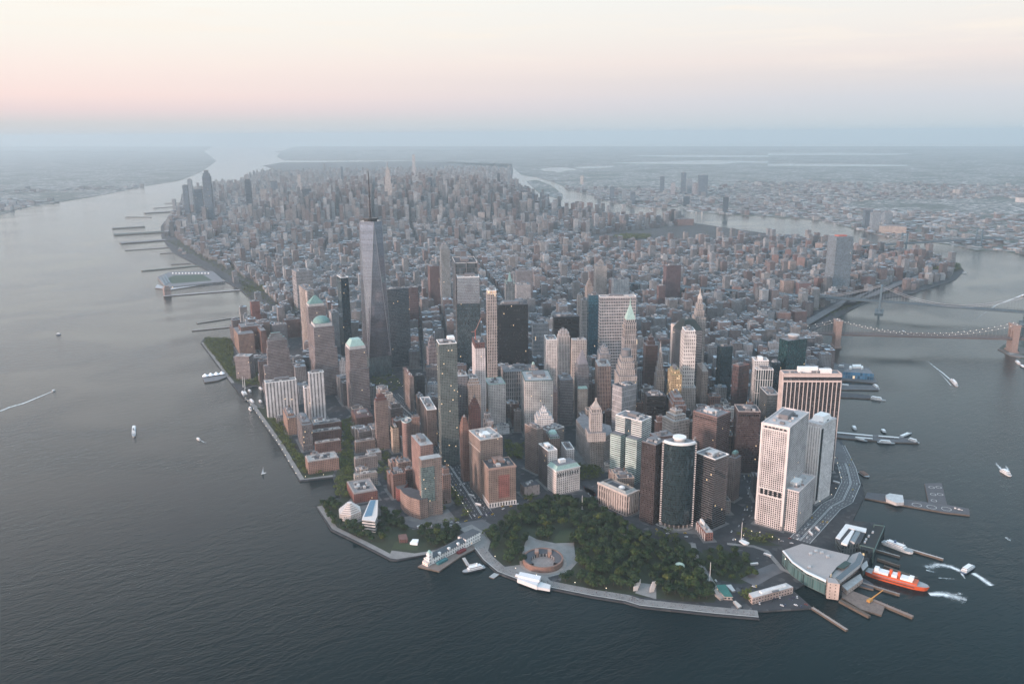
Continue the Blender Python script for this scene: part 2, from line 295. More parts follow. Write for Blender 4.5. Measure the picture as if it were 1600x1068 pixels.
for k, (x0, x1, v, hh) in enumerate(((-250, 300, 240, 110), (430, 900, 238, 90), (1000, 1800, 236.5, 60))):
    pts = [bp(x0+(x1-x0)*i/24, v) for i in range(25)]
    for i in range(24):
        h0 = hh*(math.sin(i/24*math.pi)**.5)*(.75+.25*math.sin(i*1.7+k)); h1 = hh*(math.sin((i+1)/24*math.pi)**.5)*(.75+.25*math.sin((i+1)*1.7+k))
        a, c = pts[i], pts[i+1]; n = 1.03
        A2 = (CAM[0]+(a[0]-CAM[0])*n, CAM[1]+(a[1]-CAM[1])*n); C2 = (CAM[0]+(c[0]-CAM[0])*n, CAM[1]+(c[1]-CAM[1])*n)
        A3 = (CAM[0]+(a[0]-CAM[0])*1.08, CAM[1]+(a[1]-CAM[1])*1.08); C3 = (CAM[0]+(c[0]-CAM[0])*1.08, CAM[1]+(c[1]-CAM[1])*1.08)
        hills.face([(a[0], a[1], 2.1), (c[0], c[1], 2.1), (C2[0], C2[1], h1+2), (A2[0], A2[1], h0+2)]); hills.face([(A2[0], A2[1], h0+2), (C2[0], C2[1], h1+2), (C3[0], C3[1], 2.1), (A3[0], A3[1], 2.1)])
struct(hills.build('hills', LANDF))
def sheet(poly, z, m, name, kind='structure'):
    b = MB(); b.prism(poly, z-.1, z, walls=False); o = b.build(name, m); o['kind'] = kind; return o
for poly in (pl('O', (170, 136), (240, 127), (330, 126), (390, 134), (400, 142), (330, 146), (290, 160), (250, 148), (200, 150)), pl('O', (380, 124), (480, 119), (640, 116), (600, 128), (500, 131), (420, 133)),
             pl('O', (620, 96), (900, 90), (1200, 82), (1582, 88), (1582, 98), (1400, 96), (1300, 106), (900, 104), (700, 101)), pl('O', (700, 54), (1100, 48), (1582, 52), (1582, 60), (1100, 62)), pl('P', (0, 104), (300, 103), (860, 110), (860, 119), (300, 118), (0, 116)), pl('P', (0, 36), (400, 34), (900, 40), (800, 48), (0, 50))):
    sheet(poly, 3.0, WATER, 'bay')
# ---- paving, roads, parks
PAVE = mat((.30, .285, .27), .85, .25, .08); PAVED = mat((.17, .165, .17), .85, .3, .06); ASPH = mat((.065, .067, .075), .8, .3, .05); GRASS = mat((.045, .062, .03), .95, .4, .03); LAWN = mat((.06, .085, .035), .95, .3, .03)
WALLM = mat((.36, .34, .32), .8, .3, .1); PAINT = mat((.6, .6, .58), .7, .15, .2); SOIL = mat((.2, .17, .14), .9, .3, .05); WOOD = mat((.17, .13, .10), .9, .4, .15); CONC = mat((.33, .31, .29), .85, .3, .1)
parks = [
 ('park_ground', pl('J', (150, 250), (250, 150), (440, 60), (640, 10), (880, 20), (1000, 60), (1180, 250), (1480, 330), 'K', (330, 310), (480, 420), (560, 560), (600, 740), (560, 790), (330, 780), (0, 745), 'J', (1200, 730), (900, 700), (650, 640), (690, 560), (380, 520), (200, 500), (120, 380)), GRASS),
 ('park_ground', pl('I', (95, 60), (250, 10), (260, 160), (380, 220), (560, 170), (560, 80), (680, 90), (800, 240), (1160, 210), (1160, 300), (900, 410), (640, 440), (420, 330), (190, 215), (120, 125)), GRASS),
 ('park_ground', pl('E', (560, 830), (620, 790), (745, 780), (700, 620), (740, 420), (840, 420), (835, 760), (740, 840), (700, 900), (620, 900)), GRASS),
 ('park_ground', pl('E', (40, 30), (160, 60), (300, 200), (400, 420), (480, 540), (690, 560), (680, 605), (440, 630), (290, 370)), GRASS),
 ('park_ground', pl('A', (90, 470), (110, 430), (310, 440), (330, 640), (345, 740), (430, 800), (300, 760)), GRASS),
 ('park_ground', pl('K', (470, 390), (620, 380), (860, 480), (900, 620), (760, 650), (560, 610), (500, 520)), GRASS),
 ('park_ground', pl('K', (700, 280), (830, 250), (1000, 300), (1060, 360), (960, 360), (760, 340)), GRASS),
 ('park_ground', pl('P', (925, 690), (1050, 695), (1175, 728), (1200, 760), (1100, 790), (960, 770)), GRASS)]
for k, (nm, p_, m) in enumerate(parks): sheet(p_, GZ+.08+.01*k, m, nm)
sheet(pl('J', (620, 340), (600, 320), (650, 255), (740, 245), (765, 300), (700, 338)), GZ+.3, LAWN, 'lawn')
sheet(pl('I', (640, 380), (670, 325), (850, 365), (830, 400)), GZ+.3, LAWN, 'lawn')
sheet(pl('J', (390, 340), (420, 280), (480, 310), (620, 340), (760, 335), (770, 430), (800, 470), (720, 560), (560, 600), (600, 640), (330, 590), (230, 520), (380, 500), (365, 430)), GZ+.3, PAVE, 'plaza')
sheet(pl('J', (1225, 720), (1250, 640), (1385, 655), (1385, 765)), GZ+.35, PAVE, 'plaza')
sheet(pl('I', (1250, 370), (1260, 300), (1330, 280), (1390, 330), (1370, 400), (1320, 410)), GZ+.3, PAVE, 'plaza')
sheet(pl('I', (620, 445), (640, 395), (840, 420), (780, 435), (690, 462)), GZ+.32, PAVE, 'plaza')
def strip(pts, wd, z, m, name, side=0):
    """a road or walk along a world polyline; side 0 centred, 1 to the left, -1 to the right"""
    b = MB(); n = len(pts); Ls = []; Rs = []
    for i, p in enumerate(pts):
        a = pts[max(0, i-1)]; c = pts[min(n-1, i+1)]; dx, dy = c[0]-a[0], c[1]-a[1]; l = math.hypot(dx, dy); nx, ny = -dy/l, dx/l
        wl, wr = (wd/2, wd/2) if side == 0 else ((wd, 0) if side == 1 else (0, wd))
        Ls.append((p[0]+nx*wl, p[1]+ny*wl)); Rs.append((p[0]-nx*wr, p[1]-ny*wr))
    for i in range(n-1): b.face([(Rs[i][0], Rs[i][1], z), (Rs[i+1][0], Rs[i+1][1], z), (Ls[i+1][0], Ls[i+1][1], z), (Ls[i][0], Ls[i][1], z)])
    return struct(b.build(name, m))
# promenade round the tip, Wagner Park walk and the west-side esplanade
prom = pl('K', (900, 905), (560, 875), (0, 815), 'J', (1150, 780), (900, 740), (600, 680), (400, 640), (180, 555), 'I', (1335, 465), (1270, 378))
strip(prom, 17, GZ+.5, PAVE, 'promenade', -1)
strip(pl('I', (1000, 410), (680, 462), (630, 455), (420, 345), (190, 232), (118, 125), (75, 62)), 9, GZ+.5, PAVE, 'promenade', -1)
strip(pl('E', (680, 612), (430, 637), (275, 375), (30, 25), 'A', (415, 905)), 9, GZ+.5, PAVE, 'promenade', -1)
strip(pl('A', (300, 775), (70, 465)), 8, GZ+.5, PAVE, 'promenade', -1)
strip(pl('I', (1200, 215), (1290, 270), (1330, 330), (1300, 370)), 26, GZ+.4, PAVE, 'plaza')
strip(prom, 1.3, GZ+.9, mat((.5, .48, .45), .8), 'sea_wall', -1)
# streets
west = pl('I', (1290, 130), 'F', (600, 880), (470, 700), (330, 520), (230, 370), 'E', (1300, 150), (1180, 0), 'B', (300, 980), (200, 800), 'A', (1480, 800))
strip(pl('F', (560, 920), (440, 730), (300, 520), (200, 330), 'B', (430, 1040), (320, 940), (240, 860)), 44, GZ+.15, ASPH, 'road')
hw = pl('B', (240, 860), (60, 700), 'A', (1000, 400), (800, 300), (640, 240), (500, 110), (380, 20), 'M', (1000, 880), (860, 800), (640, 690), (520, 610), (470, 570), (440, 500), (500, 440), (540, 380))
strip(hw, 28, GZ+.15, ASPH, 'road')
for off in (-9, 9): 
    pass
strip(pl('F', (0, 990), (200, 985), (420, 960), (560, 920), (700, 850), (900, 780), (1040, 740), (1300, 690), (1420, 750)), 18, GZ+.2, ASPH, 'road')
strip(pl('G', (60, 640), (130, 760), (370, 920), (560, 960), (700, 1050), (860, 1060)), 16, GZ+.2, ASPH, 'road')
strip(pl('K', (690, 340), (860, 250), (1050, 320), (1200, 330), (1320, 230), (1430, 60), 'H', (870, 760), (900, 600), (830, 420), (790, 330)), 30, GZ+.18, ASPH, 'road')
fdr = pl('H', (500, 1060), (700, 900), (860, 740), (900, 620), (860, 480), (800, 350), 'D', (1060, 900))
strip(pl('L', (240, 320), (480, 60), 'H', (860, 790), (920, 660), (890, 540), (810, 370)), 34, GZ+.25, PAVED, 'road')
strip(pl('D', (690, 420), (850, 350), (1000, 260), (1180, 160), (1320, 90), 'P', (480, 990), (640, 930), (820, 850), (1000, 790), (1060, 770)), 30, GZ+9, PAVED, 'elevated_road')
strip(pl('K', (660, 345), (860, 365), (960, 400), (1020, 470), (1080, 540), (1240, 610)), 7, GZ+.55, PAVE, 'path')
strip(pl('K', (1060, 520), (960, 560), (820, 640)), 26, GZ+.22, PAVED, 'road')
strip(pl('K', (400, 340), (430, 460), (510, 580), (600, 740)), 8, GZ+.45, PAVE, 'path')
strip(pl('J', (900, 130), (930, 200), (1080, 260), (1200, 290), (1330, 320)), 5, GZ+.45, PAVE, 'path')
sheet(pl('K', (850, 850), (840, 800), (1150, 690), (1300, 822)), GZ+.2, ASPH, 'parking_lot')
sheet(pl('I', (580, 60), (680, 80), (720, 150), (870, 195), (1040, 180), (1170, 185), (1330, 160), (1400, 200), (1290, 290), (1160, 215), (860, 235), (740, 205), (640, 120)), GZ+.3, PAVED, 'plaza')
mk = MB()
def dash(mb, pts, off, z, wd=.35, on=1e9, gap=0):
    for i in range(len(pts)-1):
        a, c = pts[i], pts[i+1]; dx, dy = c[0]-a[0], c[1]-a[1]; l = math.hypot(dx, dy); ux, uy = dx/l, dy/l; nx, ny = -uy, ux; s = 0
        while s < l:
            e = min(l, s+on); x0, y0 = a[0]+ux*s+nx*off, a[1]+uy*s+ny*off; x1, y1 = a[0]+ux*e+nx*off, a[1]+uy*e+ny*off
            mb.face([(x0-nx*wd, y0-ny*wd, z), (x1-nx*wd, y1-ny*wd, z), (x1+nx*wd, y1+ny*wd, z), (x0+nx*wd, y0+ny*wd, z)]); s = e+gap
            if on > l: break
wr = pl('F', (560, 920), (440, 730), (300, 520), (200, 330), 'B', (430, 1040), (320, 940), (240, 860))
for off in (-20, -1, 1, 20): dash(mk, wr, off, GZ+.2)
for off in (-14, -8, 8, 14): dash(mk, wr, off, GZ+.2, .25, 5, 8)
er = pl('L', (240, 320), (480, 60), 'H', (860, 790), (920, 660), (890, 540), (810, 370))
for off in (-16, -1, 1, 16): dash(mk, er, off, GZ+.3)
for off in (-11, -6, 6, 11): dash(mk, er, off, GZ+.3, .25, 5, 8)
struct(mk.build('road_marking', PAINT))
# ================================================================== BUILDINGS
FOOT = []      # (cx, cy, half w, half d, az, radius) of every named building
GUARD = []     # (x0, x1, lowest visible photo row, distance): what a filler must not hide
REFS = []      # (x, y screen, ref text)
def dirs(az): a = R(az); return (math.cos(a), -math.sin(a)), (math.sin(a), math.cos(a))   # local +x, local +y
def fit(r, L, F_, Rr, h, base, az=None):
    u, v = q(r, F_)
    if base is not None:
        gx, gy = bq(r, base); hh = solve_h(u, v, gx, gy)
        if h is None: h = hh
    Fp = bp(u, v, h+GZ)
    l = bq(r, L, h+GZ); rr = bq(r, Rr, h+GZ)
    aL = math.degrees(math.atan2(l[0]-Fp[0], l[1]-Fp[1])); aR = math.degrees(math.atan2(rr[0]-Fp[0], rr[1]-Fp[1]))-90
    dl = math.hypot(l[0]-Fp[0], l[1]-Fp[1]); dr = math.hypot(rr[0]-Fp[0], rr[1]-Fp[1])
    if az is None:
        dff = (aR-aL+180) % 360-180; az = aL+dff*dr/(dl+dr)
    ex, ey = dirs(az)
    def solve(e, ut, l0):
        lo, hi_ = 1.0, 260.0
        s = 1 if pj(Fp[0]+e[0]*5, Fp[1]+e[1]*5, h)[0] > u else -1
        if (ut-u)*s <= 0: return l0
        for _ in range(36):
            m = (lo+hi_)/2
            if (pj(Fp[0]+e[0]*m, Fp[1]+e[1]*m, h+GZ)[0]-ut)*s < 0: lo = m
            else: hi_ = m
        return lo
    w_ = min(solve(ex, q(r, Rr)[0], dr), 130); d_ = solve(ey, q(r, L)[0], dl); d_ = max(12, min(d_, 2.2*dl+15, 130))
    w_ = max(w_, 8)
    cx = Fp[0]+ex[0]*w_/2+ey[0]*d_/2; cyy = Fp[1]+ex[1]*w_/2+ey[1]*d_/2
    return cx, cyy, az, w_, d_, h
def reg_building(cx, cyy, az, w_, d_, h, ref=None, vb=None):
    FOOT.append((cx, cyy, w_/2, d_/2, az))
    ex, ey = dirs(az); us = []; vs = []; vg = []
    for sx in (-1, 1):
        for sy in (-1, 1):
            x = cx+ex[0]*sx*w_/2+ey[0]*sy*d_/2; y = cyy+ex[1]*sx*w_/2+ey[1]*sy*d_/2
            a = pj(x, y, h); us.append(a[0]); vs.append(a[1]); vg.append(pj(x, y, GZ)[1])
    dist = math.hypot(cx-CAM[0], cyy-CAM[1])
    vt = min(vs); vbb = max(vg) if vb == 'base' else (vt+.62*(max(vg)-vt) if vb is None else vb)
    GUARD.append((min(us)+1, max(us)-1, vbb, dist, max(vs)))
    if ref: REFS.append(((min(us)+max(us))/2, vt, ref, max(us)-min(us), dist))
def lift(c, k): return tuple(min(.8, x*k) for x in c)
MECH = mat((.22, .22, .23), .8, .3, .2); MECHL = mat((.5, .49, .48), .7, .25, .2); TANK = mat((.16, .11, .08), .9, .3, .3); ROOFG = mat((.24, .24, .25), .9, .35, .12)
ROOFD = mat((.10, .10, .11), .9, .35, .12); ROOFL = mat((.42, .41, .40), .9, .3, .12); COPPER = mat((.19, .34, .31), .7, .25, .2); COPPERL = mat((.36, .52, .47), .7, .2, .2); STEEL = mat((.3, .31, .33), .45, .2, .3); WHITE = mat((.72, .71, .69), .6, .1, .3)
def rooftop(root, w_, d_, z, rs, dense=3, roof=ROOFG, rim=None, tank=False, pent=True, x0=None, pm=None):
    x0 = -w_/2; y0 = -d_/2
    if rim is not None:
        t = 1.1; p = MB()
        for a in ((-w_/2, w_/2, -d_/2, -d_/2+t), (-w_/2, w_/2, d_/2-t, d_/2), (-w_/2, -w_/2+t, -d_/2+t, d_/2-t), (w_/2-t, w_/2, -d_/2+t, d_/2-t)): p.box(*a, z, z+1.5)
        p.build('parapet', rim, root)
    if pent:
        pw_, pd = w_*rs.uniform(.3, .5), d_*rs.uniform(.3, .55); px, py = rs.uniform(-.12, .12)*w_, rs.uniform(-.05, .2)*d_; ph = rs.uniform(3.5, 7)
        b = MB(); b.box(px-pw_/2, px+pw_/2, py-pd/2, py+pd/2, z, z+ph); b.build('penthouse', pm or MECH, root)
    for _ in range(int(dense*1.7)+2):
        sx, sy = rs.uniform(2, min(8, w_*.2)), rs.uniform(2, min(8, d_*.25)); x, y = rs.uniform(-.4, .4)*(w_-sx*1.5), rs.uniform(-.42, .42)*(d_-sy*1.5)
        b = MB(); b.box(x-sx/2, x+sx/2, y-sy/2, y+sy/2, z, z+rs.uniform(1.5, 3.5)+.13*_); b.build('rooftop_unit', (MECHL, MECH, ROOFL)[rs.randrange(3)], root)
    if tank:
        x, y = rs.uniform(-.3, .3)*w_, rs.uniform(-.3, .3)*d_; b = MB()
        for a in (-1.3, 1.3):
            for c in (-1.3, 1.3): b.bar((x+a, y+c, z), (x+a, y+c, z+5), .2)
        b.cyl(x, y, 2.1, z+5, z+8.5, n=8); b.cyl(x, y, 2.2, z+8.5, z+10, n=8, r1=.1); b.build('water_tank', TANK, root)
def body_on(root, w_, d_, z0, z1, m, roof, name='body', x=0, y=0, off=0.0):
    b = MB(); b.box(x-w_/2, x+w_/2, y-d_/2, y+d_/2, z0, z1, tmi=1); return b.build(name, [m, roof], root)
def B(ref, label, r, L, F_, Rr, h, base, m, az=None, rim=None, roof=ROOFG, dense=3, tank=False, pent=True, top=None, tiers=(), vb=None, name='office_tower', cat='building', extra=None, pm=None, hb=None, group=None):
    cx, cyy, az, w_, d_, h = fit(r, L, F_, Rr, h, base, az)
    root = tag(empty(name, (cx, cyy, GZ), -R(az)), label, cat, group)
    reg_building(cx, cyy, az, w_, d_, h, ref, 'base' if base and vb is None else vb)
    rs = random.Random(sum(map(ord, label)))
    body_on(root, w_, d_, 0, h, m, roof)
    z, tw, td = h, w_, d_
    for k, (fx, fy, dz, *mm) in enumerate(tiers):
        tw, td = w_*fx, d_*fy; body_on(root, tw, td, z, z+dz, mm[0] if mm else m, roof, 'setback'); z += dz
    if top is None: rooftop(root, tw, td, z, rs, dense, roof, rim, tank, pent, pm=pm)
    elif top[0] == 'pyr':
        b = MB(); k = top[3] if len(top) > 3 else .02
        b.prism([(-tw/2, -td/2), (tw/2, -td/2), (tw/2, td/2), (-tw/2, td/2)], z, z+top[1], top_fp=[(-tw/2*k, -td/2*k), (tw/2*k, -td/2*k), (tw/2*k, td/2*k), (-tw/2*k, td/2*k)])
        b.build('pyramid_roof', top[2], root)
        if len(top) > 4: s = MB(); s.bar((0, 0, z+top[1]*.97), (0, 0, z+top[1]+top[4]), 1.6, 6, r2=.2); s.build('spire', top[2], root)
    elif top[0] == 'dome': b = MB(); b.dome(0, 0, min(tw, td)/2*.96, z, top[1]); b.build('dome', top[2], root)
    if extra: extra(root, w_, d_, h)
    return root, w_, d_, h
tan = fac((.40, .33, .285), ww=.42, wh=.5); tanl = fac((.50, .43, .38), ww=.4, wh=.5, bay=4); cream = fac((.55, .50, .46), ww=.45, wh=.5, bay=4.2, fl=4)
white = fac((.62, .60, .58), ww=.42, wh=.5, bay=4); lime = fac((.43, .39, .36), ww=.4, wh=.52, bay=3.8); limeV = fac((.42, .38, .36), ww=.45, wh=.85, bay=4.4, fl=11)
brick = fac((.27, .145, .115), (.05, .05, .055), ww=.45, wh=.48); brickr = fac((.34, .13, .10), (.04, .04, .045), ww=.4, wh=.48, bay=3.4); bricko = fac((.36, .22, .16), (.04, .04, .05), ww=.45, wh=.5, bay=3.8); brickt = fac((.30, .21, .17), (.035, .04, .045), ww=.42, wh=.5)
brown = fac((.15, .10, .09), (.02, .02, .025), ww=.6, wh=.45, bay=3); brownd = fac((.085, .06, .058), (.02, .02, .024), ww=.7, wh=.5, bay=3, gloss=.2)
black = fac((.018, .02, .024), (.010, .014, .018), ww=.8, wh=.8, bay=2.4, fl=3.8, gloss=.2, lit=.004); blackh = fac((.03, .033, .037), (.006, .008, .010), ww=1, wh=.55, fl=4, gloss=.12)
glassd = fac((.03, .045, .055), (.012, .028, .038), ww=.92, wh=.85, bay=1.6, fl=4, gloss=.06); glassb = fac((.10, .13, .15), (.03, .055, .07), ww=.9, wh=.72, bay=1.6, fl=4, gloss=.07); glassg = fac((.16, .20, .19), (.04, .07, .07), ww=.8, wh=.6, bay=3, fl=3.3, lit=.03)
glasss = fac((.34, .37, .39), (.36, .39, .43), ww=.92, wh=.85, bay=1.5, fl=4, gloss=.12, lit=0, metal=.8); grey = fac((.27, .27, .29), ww=.5, wh=.55, bay=3.2); greyl = fac((.42, .42, .43), ww=.5, wh=.5, bay=3.2); wfc = fac((.33, .275, .265), (.03, .035, .045), bay=2.6, fl=3.9, ww=.62, wh=.58, gloss=.1)
stripV = fac((.60, .575, .57), (.05, .055, .06), bay=7.5, fl=2.9, ww=.42, wh=.78, lit=.01); silverV = fac((.50, .49, .50), (.05, .06, .07), bay=3, fl=12, ww=.5, wh=.9); grid = fac((.50, .47, .47), (.05, .07, .08), bay=4.3, fl=7.8, ww=.68, wh=.66, gloss=.2)
# ---------- west side: Gateway slabs, financial centre, north end
B('white striped slab', 'wide white riverside slab with dark vertical window stripes beside the small marina', 'A', (548, 738), (556, 770), (792, 752), None, (570, 1035), stripV, az=15, roof=ROOFG, rim=WHITE, tank=False, name='apartment_tower')
B('front striped tower', 'narrower striped white apartment tower with notched top, right of the wide striped slab', 'A', (840, 775), (850, 808), (970, 790), None, (855, 1045), stripV, az=15, rim=WHITE, name='apartment_tower')
B('rear striped tower', 'striped white apartment tower standing directly behind the narrower striped one', 'A', (878, 668), (886, 698), (1000, 682), 112, None, stripV, az=15, rim=WHITE, name='apartment_tower')
r_, w_, d_, h_ = B('stepped ziggurat office tower', 'pinkish grey stepped office tower with a small stepped pyramid top behind the striped slab', 'A', (540, 620), (548, 640), (760, 612), 62, None, wfc, az=13, top=('none',), vb=600)
for k, (f, g, z0, z1) in enumerate(((.82, .9, 62, 78), (.78, .8, 78, 104), (.70, .72, 104, 126), (.58, .6, 126, 133), (.46, .48, 133, 139), (.34, .36, 139, 145))): body_on(r_, w_*f, d_*g, z0, z1, wfc if k < 3 else ROOFG, COPPER if k > 2 else ROOFG, 'setback', x=w_*(.05-.01*k), y=d_*.05)
r_, w_, d_, h_ = B('domed office tower', 'tall pinkish grey office tower crowned with a green copper dome', 'A', (890, 328), (922, 348), (1075, 335), 176, None, wfc, az=13, top=('none',), vb=660)
body_on(r_, w_*1.12, d_*1.1, 0, 122, wfc, ROOFG, 'lower_block', x=w_*.03); body_on(r_, w_*1.3, d_*1.2, 0, 70, wfc, ROOFG, 'lower_block', x=w_*.12); body_on(r_, w_*.86, d_*.86, 176, 183, MECHL, ROOFG, 'setback')
b = MB(); b.dome(0, 0, min(w_, d_)*.42, 183, 16, n=24, m=6); b.build('dome', COPPER, r_)
r_, w_, d_, h_ = B('pyramid-topped tower', 'tall office tower with a green copper pyramid roof behind the domed tower', 'A', (862, 178), (880, 190), (1010, 172), 196, None, wfc, az=13, top=('none',), vb=600)
body_on(r_, w_*.9, d_*.9, 196, 202, MECHL, ROOFG, 'setback'); b = MB(); b.prism([(-w_*.44, -d_*.44), (w_*.44, -d_*.44), (w_*.44, d_*.44), (-w_*.44, d_*.44)], 202, 222, top_fp=[(-w_*.06, -d_*.06), (w_*.06, -d_*.06), (w_*.06, d_*.06), (-w_*.06, d_*.06)]); b.build('pyramid_roof', COPPER, r_)
r_, w_, d_, h_ = B('truncated-pyramid tower', 'pinkish office tower with a cut-off green pyramid roof, nearest the brick housing', 'A', (1158, 490), (1192, 518), (1322, 510), 152, None, wfc, az=13, top=('none',), vb=640)
body_on(r_, w_*1.08, d_*1.15, 0, 105, wfc, ROOFG, 'lower_block', x=w_*.03); body_on(r_, w_*.92, d_*.92, 152, 159, MECHL, ROOFG, 'setback'); b = MB(); b.prism([(-w_*.44, -d_*.44), (w_*.44, -d_*.44), (w_*.44, d_*.44), (-w_*.44, d_*.44)], 159, 173, top_fp=[(-w_*.25, -d_*.25), (w_*.25, -d_*.25), (w_*.25, d_*.25), (-w_*.25, d_*.25)]); b.build('pyramid_roof', COPPERL, r_)
B('pale chamfered block', 'pale grey block with a wide flat roof and dark opening, beside the riverside park', 'A', (322, 540), (432, 566), (466, 496), None, (448, 742), wfc, roof=ROOFL, pent=False, dense=1, extra=lambda r, w_, d_, h: MB().box(-w_*.2, w_*.25, 0, d_*.3, h, h+2.5).build('roof_well', MECH, r))
r_, w_, d_, h_ = B('curved cream tower', 'tall cream tower with a curved banded front, behind the green pyramid roof', 'A', (806, 50), (858, 62), (922, 34), 205, None, fac((.55, .47, .42), (.10, .09, .09), bay=2, fl=4.2, ww=1, wh=.42), az=13, top=('none',), vb=500)
b = MB(); b.prism([(-w_*.5+w_*.55*(1-math.cos(i/8*math.pi/2)), -d_*.5-9*math.sin(i/8*math.pi)) for i in range(9)]+[(w_*.1, d_*.45), (-w_*.5, d_*.45)], 0, 203); b.build('curved_front', fac((.60, .51, .45), (.12, .10, .10), bay=2, fl=4.2, ww=1, wh=.4), r_)
rooftop(r_, w_*.8, d_*.8, 205, random.Random(3), 4)
B('dark flared tower', 'very slim dark glass tower with a flared white rim, left of the tallest tower', 'N', (300, 802), (325, 808), (374, 790), 238, None, glassd, az=13, rim=WHITE, roof=ROOFL, vb=560, name='apartment_tower')
B('striped grey office slab', 'grey slab with a colonnaded top storey behind the curved cream tower', 'N', (22, 748), (48, 768), (150, 748), 148, None, fac((.40, .38, .38), (.05, .06, .07), bay=3, fl=12, ww=.5, wh=.9), az=10, vb=490)
B('slim white-sided tower', 'mid-height white and grey tower between the dome and the slim dark tower', 'A', (1035, 222), (1060, 234), (1116, 205), 110, None, greyl, az=12, vb=550)
B('red brick tower by the river', 'red brick apartment tower rising at the corner of the water north of the park', 'A', (438, 138), (447, 152), (512, 142), 108, None, brickr, az=8, vb=500, tank=True, name='apartment_tower')
for k, (L_, F_, R_, hh, ms, lb) in enumerate((((312, 372), (350, 400), (470, 372), 62, bricko, 'brick waterfront block with a rounded stepped terrace roof facing the treed park'), ((350, 330), (370, 345), (545, 330), 74, brick, 'dark brick block behind the terraced waterfront block'), ((480, 300), (500, 312), (590, 296), 78, brickt, 'tan brick block between the red riverside tower and the stepped office tower'),
        ((470, 345), (520, 372), (560, 352), 70, brick, 'reddish block with white roof kiosks left of the stepped office tower'), ((690, 282), (702, 292), (820, 284), 60, brick, 'low dark red school block with long flat roof beyond the stepped office tower'), ((600, 300), (612, 330), (720, 300), 72, grey, 'grey apartment block just behind the small stepped pyramid top'))):
    B('', lb, 'A', L_, F_, R_, hh, None, ms, az=12, roof=ROOFG, tank=k % 2 == 0, name='apartment_block', vb=560)
# ---------- twin landmarks of the centre
def wtc():
    cx, cyy = bp(579, 346, 417); root = tag(empty('supertall_tower', (cx, cyy, GZ), -R(13)), 'tallest tower of all, tapering chamfered glass with pink reflection and a tall mast', 'skyscraper')
    reg_building(cx, cyy, 13, 62, 62, 417, 'tallest glass tower', 575)
    s = 30.5; g = fac((.3, .3, .31), (.28, .30, .35), bay=1.5, fl=4, ww=.97, wh=.94, gloss=.08, lit=0, metal=.9)
    b = MB(); b.box(-s, s, -s, s, 0, 57); b.build('podium', fac((.12, .15, .16), (.05, .08, .09), bay=1.5, fl=8, ww=.6, wh=.9, gloss=.15, lit=0), root)
    lo = [(-s, -s), (s, -s), (s, s), (-s, s)]; t = s*.99; hi_ = [(0, -t), (t, 0), (0, t), (-t, 0)]
    # top square is turned 45 degrees; eight tall triangles
    b = MB()
    for i in range(4):
        a, c = lo[i], lo[(i+1) % 4]; m_, n_ = hi_[i], hi_[(i+1) % 4]; Lg = math.hypot(c[0]-a[0], c[1]-a[1])
        b.face([(*a, 57), (*c, 57), (*m_, 417)], [(0, 57), (Lg, 57), (Lg/2, 417)]); b.face([(*c, 57), (*n_, 417), (*m_, 417)], [(Lg, 57), (Lg*1.4, 417), (Lg*.6, 417)])
    b.face([(*p, 417) for p in hi_]); b.build('glass_shaft', g, root)
    for i in range(4):
        e = MB(); e.bar((*lo[(i+1) % 4], 57), (*hi_[i], 417), .7, 4); e.bar((*lo[i], 57), (*hi_[i], 417), .7, 4); e.build('edge_trim', STEEL, root)
    for z_, lt in ((172, 1), (250, 0), (118, 1)):
        k = (z_-57)/360; 
        b = MB(); b.box(-s*.6, s*.6, -s*(1-0*k)-.4+0, -s+.2, z_, z_+2.2); b.build('mechanical_band', MECH, root) if False else None
    b = MB(); b.cyl(0, 0, 17, 417, 419, n=24); b.cyl(0, 0, 21, 421, 424.5, n=24); 
    for i in range(12): a = i*math.pi/6; b.bar((15*math.cos(a), 15*math.sin(a), 417), (19*math.cos(a), 19*math.sin(a), 422), .6)
    b.build('communications_ring', mat((.06, .065, .07), .6), root)
    sp = MB(); z = 417; rr = 2.6
    while z < 536: sp.cyl(0, 0, rr, z, min(z+9, 541), n=8, r1=rr*.9); sp.cyl(0, 0, rr*1.5, z+9, z+10.6, n=8); z += 10.6; rr *= .91
    sp.bar((0, 0, 530), (0, 0, 543), .5); sp.build('mast', mat((.05, .05, .055), .5), root)
    for i in range(4):
        a = i*math.pi/2; c = MB(); c.bar((20*math.cos(a), 20*math.sin(a), 424), (0, 0, 462), .25); c.build('guy_cable', MECH, root)
wtc()
B('banded glass tower', 'broad glass tower with fine horizontal bands standing right beside the tallest tower', 'N', (603, 855), (612, 880), (746, 884), 222, None, fac((.16, .19, .21), (.05, .07, .085), bay=2, fl=4.2, ww=1, wh=.55, gloss=.08), roof=ROOFL, az=14, rim=STEEL, vb=565, dense=6)
B('pinkish masonry tower', 'dull red-brown masonry tower half hidden right of the banded glass tower', 'N', (735, 855), (748, 868), (804, 862), 140, None, fac((.26, .15, .14), ww=.4, wh=.8, fl=8), az=14, vb=480)
B('zigzag stacked tower', 'slim glass residential tower with irregular stacked balconies far behind the centre', 'N', (936, 618), (945, 630), (1000, 622), 250, None, fac((.36, .38, .38), (.05, .07, .08), bay=3, fl=3.7, ww=1, wh=.55), az=30, vb=462, name='apartment_tower', tiers=((.8, .85, 8), (.6, .6, 6)))
B('windowless brown tower', 'windowless red-brown slab tower left of the zigzag stacked tower', 'N', (862, 712), (875, 735), (936, 712), 165, None, fac((.20, .13, .13), ww=.12, wh=.9, fl=20), az=20, vb=455)
